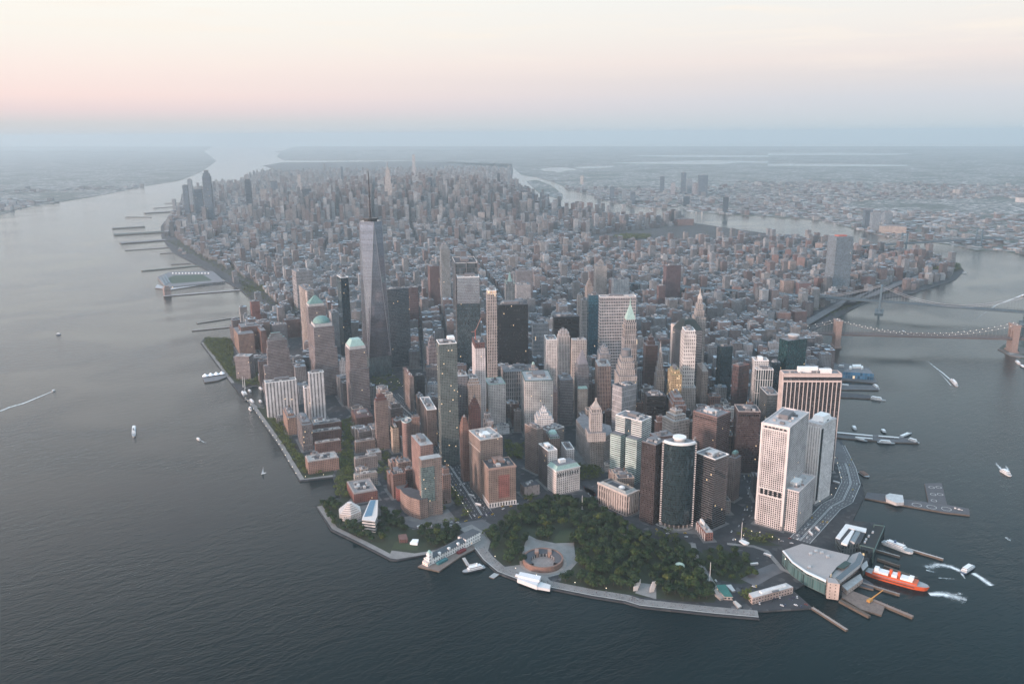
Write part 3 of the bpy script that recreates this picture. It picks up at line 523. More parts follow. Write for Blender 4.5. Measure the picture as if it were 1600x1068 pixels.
def t3(r, w_, d_, h):
    for x in (-.5, 0, .5):
        b = MB(); b.box(x*w_-.8, x*w_+.8, -d_/2-1, -d_/2, h*.35, h+6); b.build('mullion', MECH, r)
    for k in range(3): b = MB(); b.bar((-w_*.5, -d_*.5+k, h-28+k*9), (w_*.5, -d_*.5+k, h-28+k*9), .8); b.build('cross_beam', STEEL, r)
B('unfinished framed tower', 'dark glass supertall with open steel framed crown, behind the silver mirrored tower', 'N', (1014, 695), (1032, 718), (1172, 700), 318, None, fac((.13, .14, .15), (.03, .045, .055), bay=5, fl=9, ww=.86, wh=.85, gloss=.1), az=30, rim=MECHL, roof=ROOFD, vb=450, extra=t3)
B('silver mirrored tower', 'smooth silver glass tower mirroring the sky, tallest right of the balcony tower', 'N', (1035, 797), (1044, 806), (1182, 806), 288, None, glasss, az=33, rim=WHITE, roof=ROOFL, vb=560, dense=5, extra=lambda r, w_, d_, h: body_on(r, w_*1.06, d_*1.12, 0, 222, fac((.06, .08, .09), (.03, .05, .06), bay=2, fl=4, ww=.95, wh=.8, gloss=.05), ROOFD, 'lower_block', x=-w_*.01))
B('tan tower with lit crown', 'slender tan stone tower with a brightly lit arched crown', 'B', (968, 62), (976, 98), (1050, 92), 278, None, fac((.44, .38, .35), ww=.45, wh=.8, bay=4, fl=7), az=32, vb=570, roof=ROOFL, tiers=((.92, .92, 8, fac((.6, .5, .42), (.5, .35, .22), bay=6, fl=8, ww=.5, wh=.7, lit=.55)),), rim=WHITE)
B('slim black glass slab', 'very narrow black glass hotel slab left of the broad black tower', 'B', (966, 212), (972, 226), (1022, 218), 172, None, glassd, az=32, vb=620)
B('broad black tower', 'broad black steel tower with flat roof and rooftop masts in the centre', 'B', (1046, 160), (1056, 178), (1287, 175), 218, None, black, az=32, roof=ROOFD, vb=572, dense=7, name='black_tower')
def wool(r, w_, d_, h):
    b = MB(); b.cyl(0, 0, 7, h+6, h+34, n=8, r1=.8); b.build('copper_spire', COPPERL, r)
    for sx in (-1, 1):
        for sy in (-1, 1): c = MB(); c.cyl(sx*w_*.42, sy*d_*.42, 1.6, h, h+11, n=6, r1=.2); c.build('pinnacle', COPPERL, r)
B('gothic tower', 'cream gothic tower with green pointed crown rising behind the broad black tower', 'N', (1338, 838), (1347, 846), (1402, 838), 203, None, fac((.50, .46, .43), ww=.42, wh=.9, bay=4, fl=6), az=30, vb=462, top=('none',), tiers=((.82, .82, 6),), extra=wool, name='gothic_tower')
B('', 'grey brown slab with dark recessed top floors right of the cream gothic tower', 'N', (1402, 750), (1412, 764), (1512, 772), 152, None, grey, az=30, vb=455)
B('', 'pale grey office block with one dark square opening right of the gothic tower', 'N', (1400, 838), (1412, 850), (1500, 842), 118, None, greyl, az=30, vb=470)
def gridtop(r, w_, d_, h):
    b = MB(); b.box(-w_/2-.5, w_/2+.5, -d_/2-.5, d_/2+.5, h-9, h-6); b.build('louvre_band', MECH, r)
B('aluminium grid slab', 'huge pale slab with an even grid of windows behind the green spire', 'C', (560, 106), (572, 118), (845, 120), 236, None, grid, az=34, rim=WHITE, vb=600, dense=8, extra=gridtop, name='office_slab')
B('green-spired tower', 'slender limestone skyscraper with a sharp pale green copper pyramid', 'C', (742, 322), (762, 338), (850, 328), 228, None, limeV, az=33, vb=600, tiers=((.9, .9, 8), (.8, .8, 6)), top=('pyr', 33, COPPERL, .06, 14), extra=lambda r, w_, d_, h: (body_on(r, w_*1.25, d_*1.2, 0, 150, limeV, ROOFG, 'lower_block'), body_on(r, w_*1.12, d_*1.08, 0, 200, limeV, ROOFG, 'lower_block')), name='skyscraper')
B('pyramid-capped dark tower', 'massive dark banded tower with a black-green cut pyramid roof', 'C', (1122, 338), (1192, 380), (1348, 365), 196, None, fac((.33, .32, .33), (.03, .04, .045), bay=3, fl=4, ww=1, wh=.55), vb=600, top=('pyr', 24, mat((.03, .05, .048), .6), .45), extra=lambda r, w_, d_, h: rooftop(r, w_*.3, d_*.3, h+24, random.Random(5), 1), name='office_tower')
B('white chamfered tower', 'slim white stone tower in front of the pyramid-capped dark tower', 'C', (1180, 392), (1210, 402), (1302, 398), 216, None, fac((.60, .57, .54), (.06, .06, .07), bay=4, fl=8, ww=.4, wh=.6), az=40, vb=640, tiers=((.86, .86, 7),), rim=WHITE, roof=ROOFL, extra=lambda r, w_, d_, h: body_on(r, w_*1.3, d_*1.3, 0, 100, lime, ROOFL, 'lower_block'), name='skyscraper')
B('gilded apartment block', 'gold-faced building with many lit windows left of the white stone tower', 'C', (1078, 690), (1112, 706), (1192, 692), 140, None, fac((.50, .37, .20), (.10, .07, .03), bay=3.6, fl=5, ww=.5, wh=.6, lit=.22), az=40, vb=640, roof=mat((.42, .3, .14), .6), tiers=((.7, .7, 7),))
B('', 'tiered brown brick building directly below the gilded apartment block', 'C', (1072, 905), (1122, 940), (1226, 910), 104, None, fac((.24, .16, .14), ww=.5, wh=.55), az=38, vb='base', roof=ROOFG, tiers=((.8, .8, 7), (.6, .6, 6)), tank=True)
B('tan stepped spire tower', 'tall tan tower stepping up to a slim lit spire beyond the pyramid-capped tower', 'D', (8, 258), (38, 272), (112, 258), 218, None, lime, az=38, vb=520, tiers=((.75, .75, 16), (.55, .55, 14), (.35, .35, 12)), top=('pyr', 14, tanl and mat((.5, .45, .4), .8), .1, 10), name='skyscraper')
B('two-tone slab', 'plain cream slab with a central dark glass stripe standing beyond the spires', 'C', (1106, 305), (1142, 324), (1262, 296), 165, None, fac((.58, .52, .48), ww=.12, wh=.95, bay=12, fl=40), vb=505, roof=ROOFG, extra=lambda r, w_, d_, h: MB().box(-w_*.12, w_*.18, -d_/2-.6, -d_/2, 12, h-1.5).build('glass_stripe', glassd, r), name='office_slab')
B('', 'darker red-brown apartment tower just left of the cream slab, taller of the pair', 'O', (936, 716), (955, 732), (1046, 722), 128, None, fac((.20, .13, .14), ww=.4, wh=.5), az=20, vb=470, name='apartment_tower')
B('', 'shorter red-brown apartment tower left of the cream slab, in front of its taller neighbour', 'O', (896, 842), (908, 856), (948, 846), 96, None, fac((.22, .14, .14), ww=.4, wh=.5), az=20, vb=480, name='apartment_tower')
B('wavy silver tower', 'pale rippled steel apartment tower rising behind the aluminium grid slab', 'O', (616, 800), (630, 818), (722, 812), 210, None, fac((.38, .41, .43), (.14, .17, .19), bay=5, fl=3.4, ww=.5, wh=.5, gloss=.2), az=33, vb=470, name='apartment_tower')
B('', 'civic tower block with a stepped cupola top left of the rippled steel tower', 'O', (506, 720), (520, 732), (588, 724), 128, None, lime, az=33, vb=465, tiers=((.5, .5, 10), (.3, .3, 8)), name='civic_tower')
B('', 'tan art deco tower stepped to a point left of the civic tower block', 'O', (450, 850), (462, 862), (502, 850), 120, None, tan, az=30, vb=470, tiers=((.7, .7, 10), (.45, .45, 8), (.2, .2, 6)))
B('teal glass slab', 'tall dark teal glass slab left of the aluminium grid slab', 'C', (476, 92), (486, 104), (562, 98), 205, None, fac((.04, .10, .13), (.02, .07, .10), bay=1.6, fl=4, ww=.94, wh=.85, gloss=.06), az=33, vb=560)
B('', 'cream colonnaded tower with arched top storeys, left of the teal glass slab', 'C', (422, 130), (432, 142), (476, 136), 180, None, fac((.52, .48, .45), ww=.4, wh=.9, fl=9), az=33, vb=540)
B('', 'slim cream tower second to the left of the teal glass slab', 'C', (396, 92), (404, 100), (440, 94), 178, None, tanl, az=33, vb=520)
B('squat black tower', 'squat black glass tower with a flat top, behind the cream twin-winged building', 'C', (212, 252), (222, 268), (414, 260), 190, None, blackh, az=33, roof=ROOFD, vb=520, dense=6)
B('', 'light grey ribbed block immediately left of the squat black tower', 'C', (52, 305), (62, 320), (180, 312), 120, None, silverV, az=32, vb=560)
B('twin-winged cream building', 'large cream stone building with two tall parallel wings', 'C', (146, 428), (166, 444), (248, 432), 152, None, white, az=33, rim=WHITE, vb=640, roof=ROOFL)
B('', 'right hand wing of the large cream stone building, below the squat black tower', 'C', (350, 428), (360, 442), (470, 432), 152, None, cream, az=33, vb=590, roof=ROOFL)
B('pale art deco tower', 'smooth pale limestone tower with vertical folds rising between the two cream wings', 'C', (244, 402), (256, 416), (345, 408), 180, None, fac((.52, .46, .43), ww=.3, wh=.95, fl=20), az=33, vb=660, tiers=((.85, .85, 8), (.6, .6, 5)), roof=ROOFL)
B('grey pyramid tower', 'grey stone tower with a stepped pyramid top and a row of tall columns', 'C', (380, 632), (400, 648), (488, 630), 132, None, grey, az=33, vb=600, top=('pyr', 30, mat((.27, .26, .28), .85), .05), tiers=((.85, .85, 6),), name='skyscraper')
B('', 'grey banded office building with a gently arched roof below the grey pyramid tower', 'C', (248, 728), (268, 745), (366, 738), 106, None, fac((.27, .26, .27), (.05, .055, .06), bay=2, ww=1, wh=.45), az=33, vb='base' and 690)
B('', 'plain tan block with pale green mansard roof at the heart of the old streets', 'C', (366, 782), (402, 812), (477, 792), 84, None, fac((.52, .43, .36), ww=.3, wh=.4), az=36, vb=640, top=('pyr', 9, COPPERL, .6))
B('', 'pink tan tower with ribbed flat front left of the drum-topped tower', 'C', (532, 620), (556, 640), (656, 618), 138, None, fac((.40, .29, .25), ww=.4, wh=.85, fl=9), az=36, vb=620, roof=ROOFL)
B('', 'pale grey stepped top behind the ribbed pink tan tower', 'C', (540, 540), (570, 552), (655, 470), 140, None, greyl, az=36, vb=565, tiers=((.7, .7, 7), (.5, .5, 6)))
B('drum-topped tower', 'bulky limestone tower stepped back under a dark round drum', 'C', (678, 700), (712, 718), (852, 690), 138, None, lime, az=36, vb=600, tiers=((.84, .84, 14), (.72, .72, 14), (.58, .58, 10)), top=('none',), extra=lambda r, w_, d_, h: MB().cyl(0, 0, min(w_, d_)*.26, h+38, h+52, n=20).build('roof_drum', MECH, r))
B('silver ribbed block', 'silver office block with bold vertical ribs in front of the drum-topped tower', 'C', (664, 772), (738, 806), (848, 772), 128, None, silverV, vb=640, roof=ROOFD, rim=STEEL, dense=5)
B('slate black slab', 'dark slate slab with white rooftop cylinders right of the silver ribbed block', 'C', (906, 838), (930, 868), (1073, 846), 112, None, blackh, az=36, vb=655, roof=ROOFD, dense=6)
B('dark brown ziggurat', 'dark brown brick tower with stepped top right of the green-spired tower', 'C', (900, 470), (918, 484), (1010, 474), 150, None, brown, az=36, vb=570, tiers=((.6, .6, 10), (.4, .4, 8)))
B('needle-topped stone tower', 'grey stone tower stepping up to a thin needle, right of the dark brown ziggurat', 'C', (982, 700), (1000, 714), (1062, 696), 120, None, lime, az=38, vb=600, tiers=((.8, .8, 14), (.62, .62, 14), (.45, .45, 12), (.3, .3, 10)), top=('pyr', 14, mat((.4, .37, .35), .8), .1, 12), name='skyscraper')
B('', 'warm tan tower with small hipped roof right of the white stone tower', 'C', (1298, 660), (1346, 680), (1393, 656), 122, None, tan, az=40, vb=600, top=('pyr', 9, mat((.35, .3, .27), .8), .3))
B('', 'very dark teal office block behind the small hipped tan tower', 'D', (198, 468), (232, 496), (316, 478), 150, None, fac((.04, .07, .08), (.02, .04, .05), bay=2, fl=4, ww=1, wh=.6), vb=590, roof=ROOFD)
B('fluted brown tower', 'dark red-brown fluted tower with angled corners and rooftop vents', 'D', (314, 614), (362, 646), (443, 608), 140, None, fac((.17, .09, .085), ww=.5, wh=.85, fl=8, bay=3), vb=600, roof=mat((.25, .15, .13), .8), rim=mat((.3, .16, .14), .8))
B('white-edged tower', 'bright white-sided tower with open roof frame, highest of the white striped pair', 'D', (462, 528), (482, 600), (590, 570), 152, None, fac((.62, .62, .61), (.04, .05, .055), bay=4, fl=4, ww=.6, wh=.5), az=42, vb=600, rim=WHITE, roof=ROOFL, pm=WHITE)
B('', 'dark glass block with white vertical fins in front of the white-sided tower', 'D', (482, 645), (494, 668), (626, 658), 142, None, fac((.62, .62, .61), (.025, .04, .045), bay=5, fl=30, ww=.72, wh=.97), az=42, vb=620, rim=WHITE, roof=ROOFG)
def crown(r, w_, d_, h):
    b = MB(); b.cyl(0, 0, min(w_, d_)*.4, h, h+6, n=20); b.build('roof_drum', MECH, r); b = MB(); b.cyl(0, 0, min(w_, d_)*.46, h+6.5, h+9, n=20); b.build('roof_ring', MECHL, r)
B('dark green glass tower', 'dark green glass tower with a round rooftop drum, last before the stone bridge', 'D', (670, 430), (735, 448), (880, 432), 178, None, fac((.02, .05, .055), (.012, .04, .045), bay=1.6, fl=4, ww=.94, wh=.88, gloss=.06), vb=560, top=('none',), extra=crown)
B('', 'very dark blue glass block squeezed between the white fins and the pink-piered tower', 'D', (600, 590), (612, 612), (680, 600), 128, None, glassd, az=42, vb=600)
B('', 'dark office block with light roof and thin horizontal bands left of the pink-piered tower', 'D', (520, 775), (578, 858), (668, 850), 108, None, fac((.14, .17, .18), (.03, .04, .045), bay=2, fl=3.8, ww=1, wh=.5), vb=660, roof=ROOFG, rim=MECHL)
def water55(r, w_, d_, h):
    n = 14
    for i in range(n+1):
        x = -w_/2+w_*i/n; b = MB(); b.box(x-.62, x+.62, -d_/2-1.6, -d_/2, 4, h-11.5); b.build('pier', mat((.56, .50, .475), .8, .12), r)
    b = MB(); b.box(-w_/2, w_/2, -d_/2-1.8, -d_/2-1.6+0, h-5, h-.2); b.box(-w_/2, w_/2, -d_/2-1.9, -d_/2-1.6, h-15, h-11.5); b.build('fascia', mat((.60, .50, .46), .8, .12), r)
    b = MB(); b.box(-w_/2-1.2, -w_/2, -d_/2, d_/2, 4, h); b.build('side_cladding', fac((.60, .48, .43), (.22, .17, .16), bay=6, fl=40, ww=.16, wh=.96, lit=0), r)
    b = MB(); b.box(-w_*.22, w_*.12, -d_*.05, d_*.35, h, h+10); b.build('penthouse', WHITE, r); b = MB(); b.box(w_*.14, w_*.34, -d_*.3, d_*.1, h, h+8); b.build('penthouse', WHITE, r)
B('pink-piered tower', 'vast flat-topped tower with pink stone piers and black windows near the east river', 'D', (675, 632), (702, 700), (1143, 692), 196, None, fac((.10, .085, .085), (.018, .02, .026), bay=3.8, fl=4, ww=.92, wh=.7, gloss=.2), vb=690, az=40, extra=water55, rim=mat((.62, .50, .45), .8, .12), roof=ROOFG, dense=8, pent=False)
def nyp1(r, w_, d_, h):
    b = MB(); b.box(-w_*.08, w_*.22, -d_*.12, d_*.28, h, h+9); b.build('penthouse', MECH, r)
    fr = mat((.64, .60, .58), .75, .1); wl = w_*.27
    for (x0, x1) in ((-w_/2, -w_/2+2.2), (-w_/2+wl*0+w_/2-1.6, w_/2-w_/2+1.4)):
        b = MB(); b.box(x0, x1, -d_/2-1.2, -d_/2, 10, h); b.build('corner_pier', fr, r)
    b = MB(); b.box(-w_/2, w_/2, -d_/2-1.1, -d_/2-.01, h-4, h+.6); b.build('cornice', fr, r)
    b = MB(); b.box(-w_/2, w_/2, -d_/2-.9, -d_/2-.02, 71, 74); b.box(-w_/2, w_/2, -d_/2-.9, -d_/2-.02, 61, 63); b.build('belt_course', fr, r)
    for i in range(5): x = -w_/2+5+(w_-10)*i/4.6; b = MB(); b.box(x, x+w_/12, -d_/2-.5, -d_/2+.2, 63.2, 70.8); b.build('tall_window', black, r)
punch = fac((.55, .51, .495), (.012, .014, .018), bay=3.5, fl=3.55, ww=.56, wh=.56, gloss=.15, lit=.004); PR = dict(az=-12)
r_, w_, d_, h_ = B('white punched-window tower', 'tall white tower with square punched windows in front of the east waterfront', 'H', (246, 188), (455, 238), (604, 100), None, (385, 1010), punch, vb='base', roof=mat((.5, .47, .46), .85, .2), rim=mat((.62, .57, .55), .8), dense=6, pent=False, extra=None, name='office_tower')
def mech1(r, w_, d_, h):
    b = MB(); b.box(-w_*.12, w_*.18, -d_*.15, d_*.2, h, h+8); b.build('penthouse', MECH, r)
    fr = mat((.62, .59, .57), .75, .1)
    for x0, y0, y1 in ((-w_/2-.9, -d_/2-.9, -d_/2+2.2), (-w_/2-.9, d_/2-2.2, d_/2+.9)):
        b = MB(); b.box(x0, x0+1.8, y0, y1, 8, h+1); b.build('corner_pier', fr, r)
    b = MB(); b.box(-w_/2-.7, -w_/2, -d_/2+2.2, d_/2-2.2, h-9, h-6.6); b.box(-w_/2-.7, -w_/2, -d_/2+2.2, d_/2-2.2, h-3, h+.8); b.build('cornice', fr, r)
    for i in range(6): y = -d_/2+4+(d_-8)*i/6; b = MB(); b.box(-w_/2-.4, -w_/2+.3, y+.8, y+(d_-8)/6-1, h-6.5, h-3.1); b.build('tall_window', black, r)
    b = MB(); b.box(-w_/2-.7, -w_/2, -d_/2+2.2, d_/2-2.2, 66, 68); b.box(-w_/2-.7, -w_/2, -d_/2+2.2, d_/2-2.2, 54, 56); b.build('belt_course', fr, r)
    for i in range(5): y = -d_/2+4+(d_-8)*i/5; b = MB(); b.box(-w_/2-.4, -w_/2+.3, y+1.4, y+(d_-8)/5-1.4, 56.1, 65.9); b.build('tall_window', black, r)
mech1(r_, w_, d_, h_)
r2 = B('low annex', 'lower white annex with punched windows joined to the front of the white tower', 'H', (412, 702), (527, 724), (650, 622), None, (505, 1030), punch, roof=mat((.5, .47, .46), .85, .2), rim=mat((.62, .57, .55), .8), dense=3, name='office_annex', pm=WHITE)
def nyp4(r, w_, d_, h):
    b = MB(); b.prism([(-w_*.3, -d_*.38), (w_*.3, -d_*.38), (w_*.3, d_*.38), (-w_*.3, d_*.38)], h, h+10, top_fp=[(-w_*.22, -d_*.3), (w_*.22, -d_*.3), (w_*.22, d_*.3), (-w_*.22, d_*.3)]); b.build('penthouse', WHITE, r)
    for i in range(7): y = -d_/2+(d_-1.6)*i/6; b = MB(); b.box(-w_/2-1.3, -w_/2, y, y+1.7, 6, h-6); b.build('pier', WHITE, r)
    b = MB(); b.box(-w_/2, -w_/2+w_*.14, -d_/2-.4, -d_/2+.3, 6, h-8); b.build('dark_window_strip', black, r)
B('white-finned tower', 'white tower with long vertical fins and a blank side, behind the white punched tower', 'H', (583, 172), (700, 212), (812, 138), None, (665, 810), fac((.56, .54, .53), (.5, .48, .47), bay=1.8, fl=3.6, ww=.5, wh=.5, lit=0, gloss=.8), vb=780, roof=mat((.5, .47, .46), .85, .2), pent=False, dense=4, extra=nyp4)
# ---------- 17 State style quarter-round tower and its neighbours
def curved():
    a0 = bq('G', (668, 352), 148); a1 = bq('G', (905, 362), 148); m0 = bq('G', (780, 392), 148); back = bq('G', (800, 318), 148)
    cx, cyy = (a0[0]+a1[0])/2, (a0[1]+a1[1])/2; root = tag(empty('curved_tower', (cx, cyy, GZ)), 'bowed dark mirror-glass tower with a white roof ring facing the park', 'building')
    P_ = lambda p: (p[0]-cx, p[1]-cyy); A, C_, M0 = P_(a0), P_(a1), P_(m0); ch = math.hypot(C_[0]-A[0], C_[1]-A[1]); ux, uy = (C_[0]-A[0])/ch, (C_[1]-A[1])/ch
    nx, ny = (uy, -ux)
    if nx*(CAM[0]-cx)+ny*(CAM[1]-cyy) < 0: nx, ny = -nx, -ny
    sag = ch*.24; rad = (ch*ch/4+sag*sag)/(2*sag); th = math.asin(ch/2/rad)
    arc = lambda rr, off=0.0: [(nx*(sag-rad)+rr*(math.sin(t)*ux+math.cos(t)*nx), ny*(sag-rad)+rr*(math.sin(t)*uy+math.cos(t)*ny)) for t in [-th+2*th*i/14 for i in range(15)]]
    bk = [(C_[0]-nx*14, C_[1]-ny*14), (-nx*30, -ny*30), (A[0]-nx*14, A[1]-ny*14)]
    g = fac((.05, .08, .09), (.035, .06, .07), bay=1.8, fl=3.9, ww=.96, wh=.9, gloss=.05, lit=.002, metal=.6)
    b = MB(); b.prism(arc(rad)+bk, 8, 148, tmi=1); b.build('glass_body', [g, ROOFG], root)
    b = MB(); p1 = arc(rad+1); p2 = arc(rad-2.2)
    b.prism(p1+p2[::-1], 148, 152); b.build('roof_ring', WHITE, root)
    stripe = fac((.62, .56, .53), (.02, .02, .02), bay=30, fl=3.9, ww=1, wh=.45, lit=0)
    for p, s in ((A, -1), (C_, 1)):
        b = MB(); x, y = p; b.prism([(x-ux*2.6, y-uy*2.6), (x+ux*2.6, y+uy*2.6), (x+ux*2.6-nx*5, y+uy*2.6-ny*5), (x-ux*2.6-nx*5, y-uy*2.6-ny*5)], 0, 149); b.build('corner_stair', stripe, root)
    pts = arc(rad-1.5)
    for i in range(0, 15, 2): b = MB(); b.cyl(*pts[i], 1.1, 0, 8, n=8); b.build('column', CONC, root)
    b = MB(); b.cyl(-nx*8, -ny*8, 9, 148, 154, n=16); b.build('roof_drum', MECHL, root); b = MB(); b.cyl(-nx*8, -ny*8, 11, 154.2, 156.5, n=16); b.build('roof_dish', WHITE, root)
    b = MB(); b.prism(arc(rad+4)+[(C_[0]-nx*16, C_[1]-ny*16), (A[0]-nx*16, A[1]-ny*16)], 0.6, 1.4); b.build('terrace', CONC, root)
    reg_building(cx-nx*5, cyy-ny*5, -math.degrees(math.atan2(uy, ux)), ch+6, 45, 150, 'bowed mirror-glass tower', 'base')
curved()
B('dark brown slab', 'plain dark brown glass slab left of the bowed mirror-glass tower', 'G', (498, 332), (606, 368), (682, 322), None, (600, 970), brownd, roof=ROOFG, rim=MECH, dense=5)
B('black banded tower', 'black tower with thin pale horizontal bands and white roof edge, right of the bowed tower', 'G', (905, 418), (1055, 478), (1162, 433), None, (1030, 1003), fac((.20, .20, .21), (.010, .012, .015), bay=2, fl=3.9, ww=1, wh=.72, gloss=.1), roof=ROOFG, rim=WHITE, dense=6, pm=MECHL)
B('', 'narrow tan block with green copper roof edge behind the black banded tower', 'G', (1155, 440), (1212, 468), (1256, 422), None, (1195, 790), fac((.30, .25, .23), ww=.4, wh=.5), top=('pyr', 4, COPPER, .7), tiers=((.6, .5, 6),))
B('white and teal banded block', 'stepped office block striped in white and pale teal beside the old custom house', 'G', (300, 150), (500, 188), (574, 172), 118, None, fac((.62, .64, .62), (.05, .09, .085), bay=30, fl=4, ww=1, wh=.5, gloss=.2), vb=740, roof=ROOFG, rim=WHITE, dense=6,
  extra=lambda r, w_, d_, h: (body_on(r, 16, d_*.42, 0, h*.74, fac((.52, .66, .62), (.05, .09, .085), bay=30, fl=4, ww=1, wh=.5), ROOFG, 'wing', x=-w_/2-8, y=-d_*.3), body_on(r, 16, d_*.40, 0, h*.74, fac((.52, .66, .62), (.05, .09, .085), bay=30, fl=4, ww=1, wh=.5), ROOFG, 'wing', x=-w_/2-8, y=d_*.3), MB().box(-w_/2-1, -w_/2, -d_*.1, d_*.12, 4, h-1).build('glass_recess', glassb, r)))
B('wide brown office block', 'wide brown office block with a row of dark slots under its roof', 'G', (888, 88), (1070, 158), (1174, 86), 118, None, fac((.26, .17, .155), (.04, .035, .035), bay=2, fl=3.9, ww=1, wh=.42), vb=715, roof=ROOFG, rim=mat((.3, .2, .19), .8), dense=6, pm=MECHL,
  extra=lambda r, w_, d_, h: [MB().box(-w_/2-.5, -w_/2+.2, -d_/2+3+(d_-6)*i/13, -d_/2+3+(d_-6)*(i+.5)/13, h-9, h-6).build('window_slot', black, r) for i in range(13)])
B('dark brown office block', 'taller dark brown block with pale notched parapet right of the wide brown one', 'G', (1200, 60), (1232, 112), (1402, 102), 124, None, fac((.13, .085, .085), (.03, .028, .03), bay=2, fl=3.9, ww=1, wh=.5), vb=730, az=42, roof=ROOFD, rim=mat((.42, .36, .34), .8), dense=7,
  extra=lambda r, w_, d_, h: [MB().box(-w_/2+2+(w_-4)*i/11, -w_/2+2+(w_-4)*(i+.55)/11, -d_/2-.5, -d_/2+.2, h-8, h-4.6).build('window_slot', black, r) for i in range(11)])
B('', 'cluster of pale tan stepped blocks behind the bowed mirror-glass tower', 'G', (655, 150), (742, 186), (862, 170), 92, None, fac((.50, .44, .39), ww=.35, wh=.6, fl=6), vb=690, roof=ROOFL, tiers=((.7, .75, 9), (.45, .5, 8)), tank=True)
B('', 'low dark-roofed block filling the gap right of the pale tan stepped cluster', 'G', (860, 320), (900, 345), (1000, 265), 62, None, fac((.2, .16, .15), ww=.5, wh=.5), vb=700, roof=ROOFD, dense=6)
B('', 'long low office roof crowded with vents behind the dark brown slab', 'G', (560, 262), (600, 305), (745, 285), 108, None, brown, vb=690, roof=ROOFG, dense=8)
# ---------- Broadway, Battery Place and West Street
B('green balcony tower', 'tall slender greenish glass apartment tower with stacked balconies and a white rooftop frame', 'B', (590, 436), (612, 476), (746, 420), None, (618, 1395), fac((.20, .23, .22), (.04, .06, .058), bay=3.2, fl=3.2, ww=.7, wh=.6, lit=.05), az=24, rim=WHITE, roof=ROOFG, vb=670, name='apartment_tower', dense=4,
  extra=lambda r, w_, d_, h: MB().box(w_*.1, w_/2-.6, d_*.0, d_/2-.6, h, h+8).build('rooftop_frame', WHITE, r))
B('crane-topped tower', 'unfinished brown and white tower with a red tower crane on its roof', 'B', (845, 492), (886, 506), (962, 494), 196, None, fac((.60, .55, .54), (.10, .08, .08), bay=5, fl=4, ww=.35, wh=.5), az=28, vb=640, roof=ROOFD, tiers=((.95, .95, 12, fac((.28, .11, .09), ww=.6, wh=.6)),),
  extra=lambda r, w_, d_, h: (MB().bar((-w_*.3, 0, h+12), (-w_*.3, 0, h+34), 1.1).build('crane_mast', mat((.5, .12, .08), .6), r), MB().bar((-w_*.3, 0, h+30), (w_*.35, 6, h+58), .7).bar((-w_*.3, 0, h+30), (-w_*.7, -3, h+30), .9).build('crane_jib', mat((.45, .25, .2), .6), r)))
B('', 'tan masonry tower with setbacks standing in front of the crane-topped tower', 'B', (812, 762), (832, 782), (926, 768), 132, None, tan, az=28, vb=645, tiers=((.85, .85, 6), (.7, .7, 5)), roof=ROOFL)
B('red brick pinnacle', 'red brick tower stepping to a small pinnacle, lower neighbour of the crane-topped tower', 'B', (835, 940), (850, 960), (926, 945), 106, None, brickr, az=26, vb=690, tiers=((.75, .75, 7), (.5, .5, 6), (.25, .3, 5)), roof=mat((.22, .11, .09), .9))
B('', 'slim grey tan tower right behind the green balcony tower', 'B', (738, 700), (752, 718), (830, 694), 148, None, grey, az=28, vb=620, tank=True, roof=ROOFL)
B('', 'grey block of stacked ledges just right of the green balcony tower', 'B', (700, 802), (716, 815), (742, 800), 128, None, fac((.35, .36, .37), (.04, .06, .06), bay=8, fl=3.5, ww=1, wh=.5), az=28, vb=670)
B('white palace block', 'bright white stone block with even windows and a pale green roof edge', 'B', (955, 752), (985, 782), (1116, 762), 104, None, fac((.62, .58, .55), ww=.4, wh=.48, bay=3.8), az=26, vb=655, rim=COPPERL, roof=ROOFL, tank=True)
B('tall white corner tower', 'tall white tower with dark green roof edge, right of the white palace block', 'B', (1235, 722), (1262, 755), (1476, 702), 124, None, fac((.60, .56, .52), ww=.4, wh=.5, bay=4), az=33, vb=680, rim=mat((.12, .2, .18), .8), roof=ROOFL, dense=6, name='office_tower')
B('', 'pinkish brick block of many wings in front of the tall white corner tower', 'B', (1328, 800), (1352, 840), (1512, 822), 96, None, fac((.36, .23, .20), ww=.42, wh=.5), az=33, vb=655, roof=mat((.3, .2, .18), .9), tiers=((.5, .7, 8),), dense=5)
B('white ziggurat block', 'small bright white stepped building with a little tower, among taller brown blocks', 'F', (945, 152), (962, 172), (1092, 112), 72, None, fac((.68, .66, .64), ww=.5, wh=.45, bay=3.5), az=33, vb=660, roof=ROOFL, tiers=((.8, .8, 6), (.45, .7, 6), (.28, .4, 6), (.16, .25, 5)), pent=False, dense=1)
B('grey classical block', 'long grey classical block with a colonnade and crowded roof below the broad black tower', 'B', (1080, 640), (1104, 684), (1345, 662), 84, None, limeV, az=30, vb=632, roof=ROOFG, dense=8)
B('', 'pale domed building corner with a small cupola right of the long grey classical block', 'B', (1290, 640), (1300, 660), (1362, 648), 90, None, lime, az=30, vb=615, tiers=((.4, .4, 8),), top=('dome', 7, COPPERL))
B('', 'lilac grey art deco block left of the green balcony tower', 'B', (515, 486), (530, 500), (600, 480), 92, None, fac((.33, .30, .32), ww=.4, wh=.8, fl=9), az=20, vb=570, tiers=((.7, .7, 14), (.5, .5, 10)), name='office_block')
B('tan twin slab', 'tan slab with a sunlit edge beside a dark one, right of West Street', 'B', (330, 700), (388, 724), (418, 690), None, (402, 985), fac((.40, .31, .27), (.10, .08, .075), bay=3, fl=30, ww=.5, wh=.97), az=20, roof=mat((.3, .16, .13), .9), name='office_slab', pent=False)
B('', 'dark slab immediately right of the sunlit tan slab', 'B', (420, 700), (428, 715), (502, 700), None, (440, 905), fac((.10, .10, .11), ww=.6, wh=.5), az=20, roof=ROOFD)
